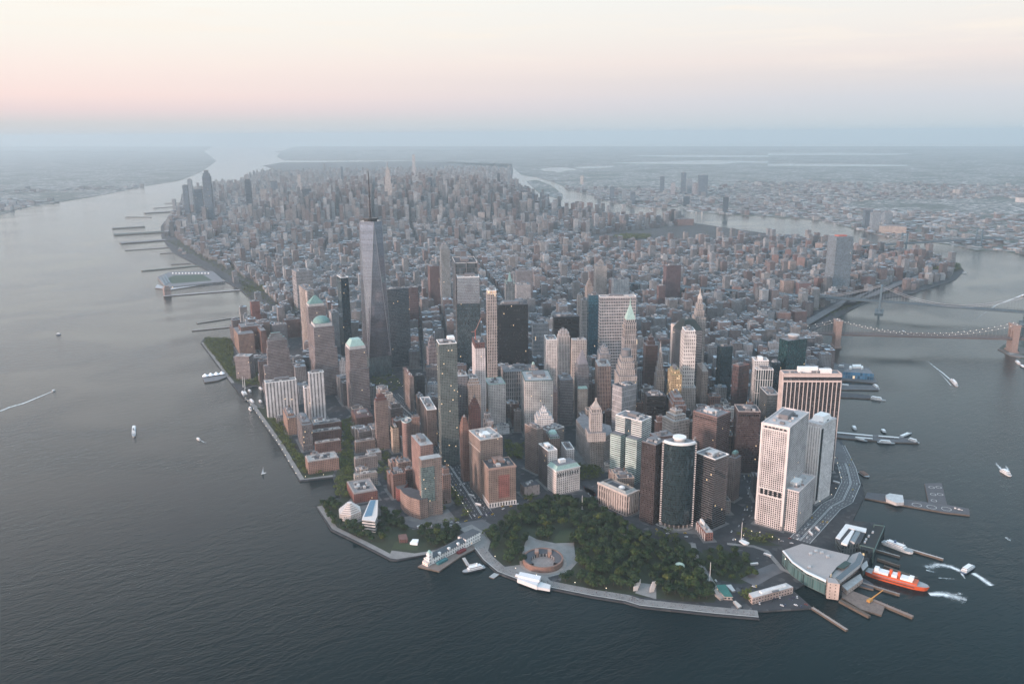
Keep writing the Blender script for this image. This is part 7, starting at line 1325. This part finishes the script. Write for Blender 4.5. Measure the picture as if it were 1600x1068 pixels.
px_prism(t, 'K', ((578, 648), (648, 642), (706, 738), (640, 735), (600, 690)), GZ, 7, [fac((.5, .42, .36), bay=5, fl=5, ww=.6, wh=.5, lit=.1), mat((.04, .22, .18), .6)], 'body')
px_prism(t, 'K', ((556, 680), (576, 668), (600, 700), (640, 740), (610, 750), (570, 715)), GZ, 5.5, [CONC, mat((.45, .37, .32), .8)], 'terrace_wing'); px_prism(t, 'K', ((650, 645), (690, 642), (724, 690), (700, 695)), GZ, 4.5, [CONC, MECHL], 'annex')
px_prism(t, 'K', ((705, 770), (725, 765), (772, 805), (745, 820)), GZ, 4.5, [CONC, mat((.55, .5, .45), .8)], 'kiosk')
t = root_at('harbour_office', 'long low tan office with white roof on the car park by the ferry basin', 'building', 'K', (1000, 710))
px_prism(t, 'K', ((825, 708), (1108, 630), (1162, 662), (855, 745)), GZ, 12.5, [fac((.48, .36, .31), (.06, .06, .06), bay=5, fl=4.6, ww=.5, wh=.42), mat((.55, .52, .50), .85, .15)], 'body'); px_prism(t, 'K', ((905, 690), (1095, 640), (1110, 650), (925, 706)), 12.5, 14.5, [WHITE, mat((.62, .6, .58), .8)], 'roof_monitor'); px_prism(t, 'K', ((1000, 690), (1050, 678), (1055, 690), (1006, 700)), 14.5, 16, MECH, 'rooftop_unit', 0)
for r, p, h, lb in (('K', (527, 635), 34, 'tall white flagpole in the path of the waterfront park'), ('K', (767, 300), 30, 'tall flagpole on the square below the black banded tower'), ('G', (46, 850), 26, 'thin flagpole by the old custom house')):
    t = root_at('flagpole', lb, 'flagpole', r, p, GZ); b = MB(); b.bar((0, 0, 0), (0, 0, h), .45, 8, r2=.25); b.build('pole', mat((.75, .73, .71), .5), t); b = MB(); b.cyl(0, 0, 2.2, 0, .6, n=10); b.build('base', CONC, t)
t = root_at('station_canopy', 'white swooping canopy below the flagpole square', 'canopy', 'K', (790, 320)); px_prism(t, 'K', ((750, 310), (775, 300), (830, 325), (815, 338), (790, 336)), GZ+3, 7, WHITE, 'canopy_roof', 0); b = MB(); b.box(-5, 5, -2, 2, 0, 3); b.build('glass_wall', glassb, t)
t = root_at('carousel_pavilion', 'round glowing pale pavilion among the trees of the waterfront park', 'pavilion', 'K', (300, 520)); b = MB(); b.cyl(0, 0, 7, 0, 4, n=16); b.build('body', GLZ, t); b = MB(); b.dome(0, 0, 7.8, 4, 4.5, n=16, m=4); b.build('shell_roof', mat((.55, .62, .5), .6, .3, .8), t)
t = root_at('brick_pavilion', 'dark red brick pavilion with arched roof beside the square lawn', 'pavilion', 'I', (725, 285)); px_prism(t, 'I', ((690, 265), (750, 258), (765, 300), (700, 305)), GZ, 8, [fac((.25, .11, .09), ww=.3, wh=.5), mat((.24, .13, .11), .9)], 'body'); t2 = root_at('garden_tent', 'small white tent next to the brick pavilion', 'tent', 'I', (810, 318)); px_prism(t2, 'I', ((778, 325), (800, 298), (845, 300), (835, 330)), GZ, 6, mat((.78, .78, .77), .7, .05), 'tent_roof', 0)
t = root_at('winter_garden', 'low building with rounded glass roof between the domed tower and the marina', 'building', 'A', (810, 680)); px_prism(t, 'A', ((770, 680), (800, 640), (860, 650), (850, 700)), GZ, 30, [GLZ, mat((.45, .5, .52), .3)], 'vault')
t = root_at('memorial_pavilion', 'low building glowing warm at the foot of the tallest tower', 'building', 'B', (145, 690)); px_prism(t, 'B', ((115, 665), (165, 660), (175, 690), (120, 695)), GZ, 10, [fac((.5, .4, .3), (.6, .4, .2), bay=6, fl=10, ww=.7, wh=.7, lit=.9), MECHL], 'body')
# ---------- wakes and boats
def foam_mat():
    m = bpy.data.materials.new('foam'); m.use_nodes = True; t = m.node_tree; p = t.nodes['Principled BSDF']; p.inputs['Base Color'].default_value = (.85, .9, .9, 1); p.inputs['Roughness'].default_value = .7
    tco = N(t, 'ShaderNodeTexCoord'); nz = N(t, 'ShaderNodeTexNoise'); nz.inputs['Scale'].default_value = .16; nz.inputs['Detail'].default_value = 6; nz.inputs['Roughness'].default_value = .75; LK(t, tco.outputs['Object'], nz.inputs[0])
    a = N(t, 'ShaderNodeAttribute', attribute_name='col'); s = N(t, 'ShaderNodeSeparateColor'); LK(t, a.outputs[0], s.inputs[0])
    v = MATH(t, 'ADD', MATH(t, 'MULTIPLY', MATH(t, 'SUBTRACT', nz.outputs[0], .5), 2.2), MATH(t, 'SUBTRACT', MATH(t, 'MULTIPLY', s.outputs[0], 1.8), .3), clamp=True); LK(t, MATH(t, 'MULTIPLY', v, s.outputs[1]), p.inputs['Alpha']); return m
FOAM = foam_mat()
def wake(r, pts, w0, w1, a0=1.0, a1=.0):
    P_ = [bq(r, p, .25) for p in pts]; b = MB(); n = len(P_); acc = []
    for i, p in enumerate(P_):
        a = P_[max(0, i-1)]; c = P_[min(n-1, i+1)]; dx, dy = c[0]-a[0], c[1]-a[1]; l = math.hypot(dx, dy); t = i/(n-1); w_ = (w0+(w1-w0)*t)/2; acc.append((p, -dy/l*w_, dx/l*w_, a0+(a1-a0)*t))
    for i in range(n-1):
        for s in (-1, 1):
            (p, nx, ny, A1), (q_, mx, my, B1) = acc[i], acc[i+1]
            pts4 = [(p[0], p[1], .25), (q_[0], q_[1], .25), (q_[0]+mx*s, q_[1]+my*s, .25), (p[0]+nx*s, p[1]+ny*s, .25)]; cs = [(A1, 1, 0), (B1, 1, 0), (0, 0, 0), (0, 0, 0)]
            j = len(b.v); b.face(pts4); 
            for k in range(4): b.c[-4+k] = cs[k]
    struct(b.build('wake', FOAM))
def dense_line(pts, k=5):
    out = []
    for i in range(len(pts)-1): out += [(pts[i][0]+(pts[i+1][0]-pts[i][0])*j/k, pts[i][1]+(pts[i+1][1]-pts[i][1])*j/k) for j in range(k)]
    return out+[pts[-1]]
wake('V', dense_line(((350, 532), (260, 570), (150, 615), (60, 640), (0, 665))), 3, 22, 1.0, .5); wake('T', dense_line(((520, 920), (440, 850), (360, 790), (290, 735))), 6, 14, .9, .25); wake('T', dense_line(((510, 960), (440, 880), (380, 820))), 4, 8, .7, .1)
wake('U', dense_line(((935, 150), (905, 115), (885, 90))), 8, 16, .8, .2); wake('U', dense_line(((965, 150), (960, 125), (950, 105))), 8, 16, .8, .1); wake('U', dense_line(((690, 800), (600, 760), (520, 745), (440, 765))), 14, 30, .9, .35); wake('U', dense_line(((740, 800), (790, 830), (860, 880))), 16, 18, .9, .7)
wake('U', dense_line(((460, 935), (540, 935), (620, 950), (700, 975))), 14, 46, 1.0, .3); wake('U', dense_line(((600, 945), (660, 930), (640, 925))), 10, 14, .6, .3); wake('T', dense_line(((1180, 120), (1080, 160), (930, 215), (860, 262))), 14, 20, .9, .3); wake('T', dense_line(((870, 255), (720, 360), (600, 470))), 10, 14, .35, .1)
wake('U', dense_line(((440, 780), (500, 795))), 8, 10, .6, .3); wake('U', dense_line(((520, 830), (630, 838))), 6, 8, .5, .2); wake('U', dense_line(((950, 570), (975, 590), (985, 580))), 12, 12, .5, .3); wake('V', dense_line(((1215, 92), (1120, 70), (1030, 20), (990, -10))), 6, 24, .25, .15); wake('V', dense_line(((1285, 850), (1310, 865), (1335, 872))), 4, 6, .6, .2); wake('U', dense_line(((665, 800), (680, 820), (690, 835))), 8, 6, .8, .2)
BC = {'white': mat((.72, .72, .71), .5, .08), 'orange': mat((.75, .13, .035), .5, .12), 'dark': mat((.06, .07, .08), .6), 'blue': mat((.05, .10, .22), .5), 'rust': mat((.25, .14, .10), .8), 'grey': mat((.35, .37, .38), .6)}
def boat(r, stern, bow, beam, label, hull='white', house='white', decks=2, name='motor_boat', cat='boat', both=False, hh=2.2, extra=None, group=None, dk=None):
    A2, C2 = bq(r, stern, 1), bq(r, bow, 1); L_ = math.hypot(C2[0]-A2[0], C2[1]-A2[1]); th = math.atan2(C2[1]-A2[1], C2[0]-A2[0])
    t = tag(empty(name, ((A2[0]+C2[0])/2, (A2[1]+C2[1])/2, 0), th), label, cat, group); L2 = L_/2; B2 = beam/2
    def outline(k, e=0.0):
        pts = []
        for i in range(9): f = i/8; x = L2*(.35+.65*f)-e*.6; pts.append((x*1, max(.02, (B2-e)*math.sqrt(max(0, 1-f**2.2)))*k))
        return pts
    fr = outline(1); half = [(-L2, -B2*.8), (-L2*.9, -B2)] if not both else [(-x, -y) for x, y in outline(1)[::-1]]
    pts = half+[(x, -y) for x, y in fr]+[(x, y) for x, y in fr[::-1][1:]]+([(-L2*.9, B2), (-L2, B2*.8)] if not both else [(-x, y) for x, y in outline(1)][:-1])
    b = MB(); b.prism([(x*.94, y*.82) for x, y in pts], -.1, hh, top_fp=pts, tmi=1); b.build('hull', [BC[hull], dk or BC['grey']], t)
    z = hh
    for k in range(decks):
        f = .66-.13*k; x0 = -L2*(f+ (0 if both else .12)); x1 = L2*f*.75 if not both else L2*f; b = MB(); b.box(x0, x1, -B2*(.78-.12*k), B2*(.78-.12*k), z, z+2.4, tmi=1); b.build('deckhouse', [fac((.70, .70, .69), (.04, .05, .06), bay=1.6, fl=2.4, ww=.7, wh=.4, lit=.02) if house == 'white' else BC[house], BC[house]], t); z += 2.4
    if extra: extra(t, L2, B2, z)
    return t
def funnel(col, xs=(0,)):
    def f(t, L2, B2, z):
        for x in xs: b = MB(); b.cyl(x*L2, 0, B2*.28, z, z+3.6, n=10); b.build('funnel', BC[col], t)
        b = MB(); b.bar((L2*.3, 0, z), (L2*.3, 0, z+5), .2); b.build('mast', BC['white'], t)
    return f
boat('L', (1222, 690), (712, 548), 20, 'huge orange passenger ferry with white top deck docked at the terminal', 'orange', 'orange', 1, 'passenger_ferry', 'ferry', True, 7, lambda t, L2, B2, z: (
    [(MB().box(x0*L2, x1*L2, -B2*.62, B2*.62, z, z+zz, tmi=0)).build('deckhouse', BC['white'], t) for x0, x1, zz in ((-.52, -.16, 2.6), (-.06, .1, 3.2), (.2, .62, 2.6))],
    [(MB().box(x*L2-3, x*L2+3, -4, 4, z+2.6, z+6)).build('wheelhouse', BC['white'], t) for x in (-.47, .56)], [(MB().cyl(x*L2, 0, 2.2, z, z+8, n=12)).build('funnel', BC['orange'], t) for x in (-.1, .14)],
    [(MB().box(-.6*L2, .6*L2, s*(B2*.97), s*(B2*.97)+.12, 3.4, 4.6)).build('window_band', BC['dark'], t) for s in (-1, 1)]))
boat('L', (868, 325), (1102, 412), 13, 'white and pale blue ferry docked nose out beside the dark shed', 'white', 'white', 2, 'passenger_ferry', 'ferry', False, 4, funnel('blue', (-.2,)))
boat('I', (1345, 512), (1176, 552), 10, 'white sightseeing ferry moored off the curved promenade', 'dark', 'white', 2, 'passenger_ferry', 'ferry', False, 2.4, funnel('white', (-.3,)))
boat('V', (861, 765), (858, 832), 9, 'white two-decked harbour yacht heading towards us on the left river', 'white', 'white', 3, 'harbour_yacht', 'boat', False, 2.6, funnel('dark', (.3,)))
boat('V', (361, 176), (392, 174), 7, 'small blue-white ferry alone on the upper left river', 'blue', 'white', 2, 'small_ferry'); boat('V', (333, 541), (358, 529), 3.6, 'fast white speedboat drawing a long straight wake', 'white', 'white', 1, 'speedboat', hh=1.4)
boat('V', (1284, 852), (1260, 838), 4, 'small white motorboat just left of the brick housing shore', 'white', 'white', 1, hh=1.5); boat('T', (508, 905), (572, 972), 9, 'white fast ferry with twin wake between bridge and piers', 'white', 'white', 2, 'fast_ferry', 'ferry', extra=funnel('dark', (-.5,)))
boat('U', (922, 142), (985, 180), 10, 'white fast ferry throwing spray on the right side of the east river', 'white', 'white', 2, 'fast_ferry', 'ferry'); boat('U', (672, 800), (745, 752), 10, 'white and blue fast ferry turning in swirling foam', 'blue', 'white', 2, 'fast_ferry', 'ferry')
boat('U', (18, 150), (68, 186), 12, 'rusty work barge moored against the highway wall', 'rust', 'rust', 1, 'work_barge', 'barge', hh=1.6)
for a, c, bm, hl, lb in (((258, 612), (276, 640), 8, 'grey', 'round-fronted white boat behind the longer walkway canopy'), ((478, 638), (500, 662), 8, 'dark', 'white boat behind the shorter walkway canopy'), ((612, 697), (698, 660), 8, 'dark', 'ferry tied diagonally at the commuter pier end'), ((262, 702), (368, 726), 8, 'dark', 'ferry moored in front of the commuter pier near shore'), ((440, 732), (578, 742), 9, 'dark', 'longer ferry moored in front of the commuter pier'), ((668, 712), (762, 740), 9, 'grey', 'wide grey ferry at the outermost tip of the commuter pier')):
    boat('Q', a, c, bm, lb, hl, 'white', 2 if bm > 8 else 1, 'commuter_ferry', 'ferry', group='ferries at the commuter pier')
boat('Q', (378, 396), (506, 416), 10, 'sleek white yacht tied at the dark low pier', 'white', 'white', 2, 'yacht'); boat('Q', (412, 300), (452, 332), 9, 'short white boat at the end of the narrow seaport pier', 'white', 'white', 2); boat('Q', (140, 160), (205, 165), 9, 'white boat moored left of the blue pier building', 'white', 'white', 2); boat('Q', (165, 298), (242, 306), 8, 'pinkish white boat moored along the narrow seaport pier', 'white', 'white', 1)
boat('T', (1115, 735), (1150, 765), 8, 'white boat by the right-hand stone bridge tower', 'white', 'white', 1); boat('T', (1160, 775), (1190, 800), 8, 'second boat below the right-hand stone bridge tower', 'dark', 'white', 1); boat('T', (1165, 135), (1187, 122), 9, 'ferry at the right edge drawing a wake toward the steel bridge', 'dark', 'white', 1, 'fast_ferry', 'ferry'); boat('T', (58, 460), (78, 468), 6, 'small dark boat between the two bridges', 'dark', 'white', 1)
boat('P', (1202, 778), (1228, 776), 10, 'white boat moored at the far treed headland', 'white', 'white', 1); boat('P', (1012, 655), (1028, 656), 12, 'tiny boat on the far river past the steel bridge', 'grey', 'white', 1)
for a, c, lb in (((378, 838), (402, 872), 'largest white yacht at the marina mouth'), ((395, 842), (420, 868), 'white yacht alongside the largest at the marina mouth'), ((428, 828), (452, 846), 'white yacht just inside the marina'), ((508, 808), (540, 832), 'white yacht at the back of the marina'), ((438, 898), (476, 932), 'white boat along the south quay of the marina'), ((510, 908), (532, 926), 'small white boat deep in the marina corner'), ((435, 962), (452, 975), 'little boat outside the esplanade wall')):
    boat('A', a, c, 6, lb, 'white', 'white', 2, 'yacht', 'boat', group='boats of the small marina')
t = root_at('sailboat', 'small white sailboat off the river esplanade', 'boat', 'E', (155, 580), 0); b = MB(); b.prism([(-4.5, -1.2), (2, -1.4), (5, 0), (2, 1.4), (-4.5, 1.2)], 0, 1.1); b.build('hull', BC['white'], t); b = MB(); b.bar((0, 0, 1), (0, 0, 14), .15); b.build('mast', BC['white'], t); b = MB(); b.face([(0, .05, 2), (-4, .2, 2), (0, .05, 13)]); b.face([(0, -.05, 2), (0, -.05, 13), (-4, -.2, 2)]); b.build('sail', mat((.7, .7, .72), .8), t)
marina = pl('A', (398, 880), (400, 820), (460, 800), (545, 800), (548, 960), (500, 950)); sheet(marina, GZ+.6, WATER, 'basin')
strip(pl('A', (395, 868), (402, 816), (470, 796), (548, 800)), 3, GZ+.9, CONC, 'quay'); strip(pl('A', (402, 892), (500, 958), (548, 965)), 3, GZ+.9, CONC, 'quay')
for i, (x, y, lb) in enumerate(((383, 690, 'left'), (398, 700, 'right'))):
    t = root_at('marina_pylon', '%s one of two slim steel pylons at the marina mouth' % lb, 'pylon', 'A', (x+5, y+110), GZ); b = MB(); b.bar((0, 0, 0), (0, 0, 30), .9, r2=.4); b.build('pole', WHITE, t); b = MB(); b.cyl(0, 0, 2, 0, .8, n=8); b.build('base', CONC, t)
# ================================================================== CARS, LAMPS, PEOPLE
CARC = [('white', (.7, .7, .7)), ('black', (.02, .02, .025)), ('silver', (.4, .41, .42)), ('yellow', (.6, .4, .04)), ('dark red', (.25, .03, .03)), ('dark blue', (.04, .06, .15))]
cproto = []
for nm, c in CARC:
    t = empty('parked_car', (0, 0, -500)); pm__ = mat(c, .3, .03); b = MB(); b.prism([(-2.3, -.9), (2.3, -.9), (2.3, .9), (-2.3, .9)], .35, .95, top_fp=[(-2.25, -.86), (2.2, -.86), (2.2, .86), (-2.25, .86)]); b.build('body', pm__, t)
    b = MB(); b.prism([(-1.7, -.82), (1.2, -.82), (1.2, .82), (-1.7, .82)], .95, 1.5, top_fp=[(-1.2, -.66), (.5, -.66), (.5, .66), (-1.2, .66)], tmi=1); b.build('cabin', [mat((.03, .035, .04), .15), pm__], t); 
    for sx in (-1.4, 1.4):
        for sy in (-1, 1): w_ = MB(); w_.bar((sx, sy*.75, .34), (sx, sy*.93, .34), .34, 8); w_.build('wheel', mat((.02, .02, .02), .9), t)
    cproto.append([t, True])
def clone(p): 
    r_ = p.copy(); COL.objects.link(r_)
    for ch in p.children: c = ch.copy(); COL.objects.link(c); c.parent = r_
    return r_
def car(x, y, th, where, z, name='parked_car'):
    k = rs.choice((0, 0, 0, 1, 1, 2, 2, 3, 4, 5)); p = cproto[k]; p[1], f = False, p[1]; r_ = p[0] if f else clone(p[0])
    r_.location = (x, y, z); r_.rotation_euler = (0, 0, th); r_.scale = (1.15, 1.15, 1.15); tag(r_, '%s car %s' % (CARC[k][0], where[0]), 'car', where[1]+', '+CARC[k][0]); r_.name = name
def cars_on(pts, offs, step, where, z, skip=.35):
    for i in range(len(pts)-1):
        a, c = pts[i], pts[i+1]; dx, dy = c[0]-a[0], c[1]-a[1]; l = math.hypot(dx, dy); s = rs.uniform(0, step)
        while s < l:
            for o in offs:
                if rs.random() > skip: continue
                x, y = a[0]+dx*s/l-dy/l*o+dx/l*rs.uniform(-4, 4), a[1]+dy*s/l+dx/l*o+dy/l*rs.uniform(-4, 4); car(x, y, math.atan2(dy, dx)+(math.pi if o > 0 else 0), where, z, 'driving_car')
            s += step
cars_on(wr, (-17, -11, -5, 5, 11, 17), 24, ('driving on the wide divided road by the brick towers', 'cars on the wide divided road'), GZ+.2, .3)
cars_on(er, (-13, -8, -3, 3, 8, 13), 30, ('driving on the curved riverside highway on the right', 'cars on the curved riverside highway'), GZ+.3, .28)
cars_on(pl('F', (0, 990), (200, 985), (420, 960), (560, 920), (700, 850), (900, 780), (1040, 740)), (-5, 4), 14, ('on the street along the top of the park', 'cars on the street above the park'), GZ+.25, .4)
cars_on(pl('K', (690, 340), (860, 250), (1050, 320), (1200, 330), (1320, 230)), (-9, -4, 4, 9), 16, ('on the street in front of the ferry terminal', 'cars in front of the ferry terminal'), GZ+.25, .35)
cars_on(pl('G', (60, 640), (130, 760), (370, 920), (560, 960), (700, 1050), (860, 1060)), (-5, 5), 13, ('on the street between park and custom house', 'cars between the park and the custom house'), GZ+.25, .5)
cars_on(pl('G', (1200, 1040), (1290, 900), (1330, 700), (1300, 600)), (-6, 0, 6), 14, ('on the narrow street left of the white punched tower', 'cars left of the white punched tower'), GZ+.25, .45)
cars_on(pl('K', (405, 345), (430, 440), (490, 540), (560, 640)), (-4, 4), 13, ('along the flagpole path of the park', 'cars along the flagpole path'), GZ+.5, .4)
lot = [(905, 800), (1020, 765), (1058, 752), (1075, 815), (1100, 812), (1165, 755), (1190, 752), (1180, 812), (1222, 822), (1258, 808), (1000, 780), (1140, 770), (880, 670), (862, 672), (770, 680)]
for i, (x, y) in enumerate(lot): a, b_ = bq('K', (x, y)); car(a, b_, R(100 if i % 2 else 40), ('parked on the car park by the ferry basin', 'cars on the car park by the basin'), GZ+.25)
bus = empty('city_bus', (0, 0, -500)); b = MB(); b.box(-6, 6, -1.3, 1.3, .4, 3.1); b.build('body', fac((.72, .73, .74), bay=1.5, fl=3, ww=.8, wh=.35, lit=0), bus); b = MB(); b.box(-5.8, 5.8, -1.2, 1.2, 3.1, 3.4); b.build('roof', WHITE, bus)
for i, (r, x, y, th, lb) in enumerate((('F', 468, 760, 112, 'white bus on the wide divided road'), ('F', 520, 828, 112, 'white bus nearest the orange brick front tower'), ('K', 965, 436, 100, 'long white bus at the turning circle'), ('K', 865, 505, 150, 'white coach under the small park trees'), ('L', 322, 270, 58, 'white coach beside the ferry terminal road'), ('L', 374, 238, 58, 'second white coach up the ferry terminal road'), ('H', 808, 660, 95, 'bus on the highway beside the white-finned tower'), ('I', 860, 218, 170, 'white bus on the square behind the grove'))):
    t = bus if i == 0 else clone(bus); a, b_ = bq(r, (x, y)); t.location = (a, b_, GZ+.3); t.rotation_euler = (0, 0, R(th)); tag(t, lb, 'bus', 'buses')
lp = empty('street_lamp', (0, 0, -500)); b = MB(); b.bar((0, 0, 0), (0, 0, 7), .14, 6); b.build('pole', MECH, lp); b = MB(); b.cyl(0, 0, .42, 7, 7.8, n=8); b.build('lamp_head', mat((1, .85, .62), emit=2.6), lp)
nl = 0
def lamps_on(pts, step, off, lb, grp):
    global nl
    for i in range(len(pts)-1):
        a, c = pts[i], pts[i+1]; dx, dy = c[0]-a[0], c[1]-a[1]; l = math.hypot(dx, dy)
        for k in range(int(l/step)+1):
            s = min(l, (k+.5)*step)/l; t = lp if nl == 0 else clone(lp); nl += 1; t.location = (a[0]+dx*s-dy/l*off, a[1]+dy*s+dx/l*off, GZ+.2); tag(t, lb, 'street lamp', grp)
lamps_on(wr[:4], 34, 23, 'lit street lamp along the wide divided road', 'lamps along the wide divided road'); lamps_on(prom[3:9], 60, -14, 'lit lamp along the tip promenade', 'lamps along the tip promenade'); lamps_on(pl('E', (680, 605), (440, 630), (290, 375), (40, 30)), 34, 6, 'lit lamp along the west esplanade', 'lamps along the west esplanade')
lamps_on(er, 60, 18, 'lit lamp along the curved highway', 'lamps along the curved highway'); lamps_on(pl('K', (690, 360), (860, 270), (1050, 340)), 22, 0, 'lit lamp on the flagpole square', 'lamps on the flagpole square'); lamps_on(pl('B', (120, 800), (300, 780), (420, 900)), 30, 0, 'lit lamp on the memorial grounds', 'lamps on the memorial grounds')
pb = MB()
for i in range(520):
    k = rs.randrange(len(prom)-1); a, c = prom[k], prom[k+1]; s = rs.random(); dx, dy = c[0]-a[0], c[1]-a[1]; l = math.hypot(dx, dy); o = rs.uniform(2, 15); side = -1
    x, y = a[0]+dx*s+dy/l*o, a[1]+dy*s-dx/l*o; z = GZ+.5; j = rs.choice(((.05, .06, .09), (.3, .28, .27), (.03, .03, .035), (.2, .06, .05), (.5, .5, .5), (.12, .14, .2)))
    pb.cyl(x, y, .2, z, z+.85, n=5, r1=.26, col=(.04, .045, .06)); pb.cyl(x, y, .28, z+.85, z+1.45, n=5, r1=.16, col=j); pb.cyl(x, y, .12, z+1.47, z+1.75, n=5, col=(.3, .2, .15))
tag(pb.build('crowd', mat('attr', .9, .05)), 'scattered crowd strolling along the waterfront promenade', 'crowd', None, 'stuff')
# ------------------------------------------------------------------ haze: one closed box of even air round camera and scene
def haze():
    b = MB(); b.box(CAM[0]-52000, CAM[0]+52000, CAM[1]-52000, CAM[1]+52000, -1.6, 690, bot=True)
    m = bpy.data.materials.new('haze'); m.use_nodes = True; t = m.node_tree; t.nodes.remove(t.nodes['Principled BSDF'])
    v = N(t, 'ShaderNodeVolumePrincipled'); v.inputs['Color'].default_value = HAZE_C; v.inputs['Density'].default_value = HAZE_D; v.inputs['Anisotropy'].default_value = 0.22
    LK(t, v.outputs[0], t.nodes['Material Output'].inputs['Volume'])
    o = b.build('haze', m); o['kind'] = 'stuff'; return o
HAZE_C = (.59, .71, .76, 1); HAZE_D = 4.7e-5
haze()
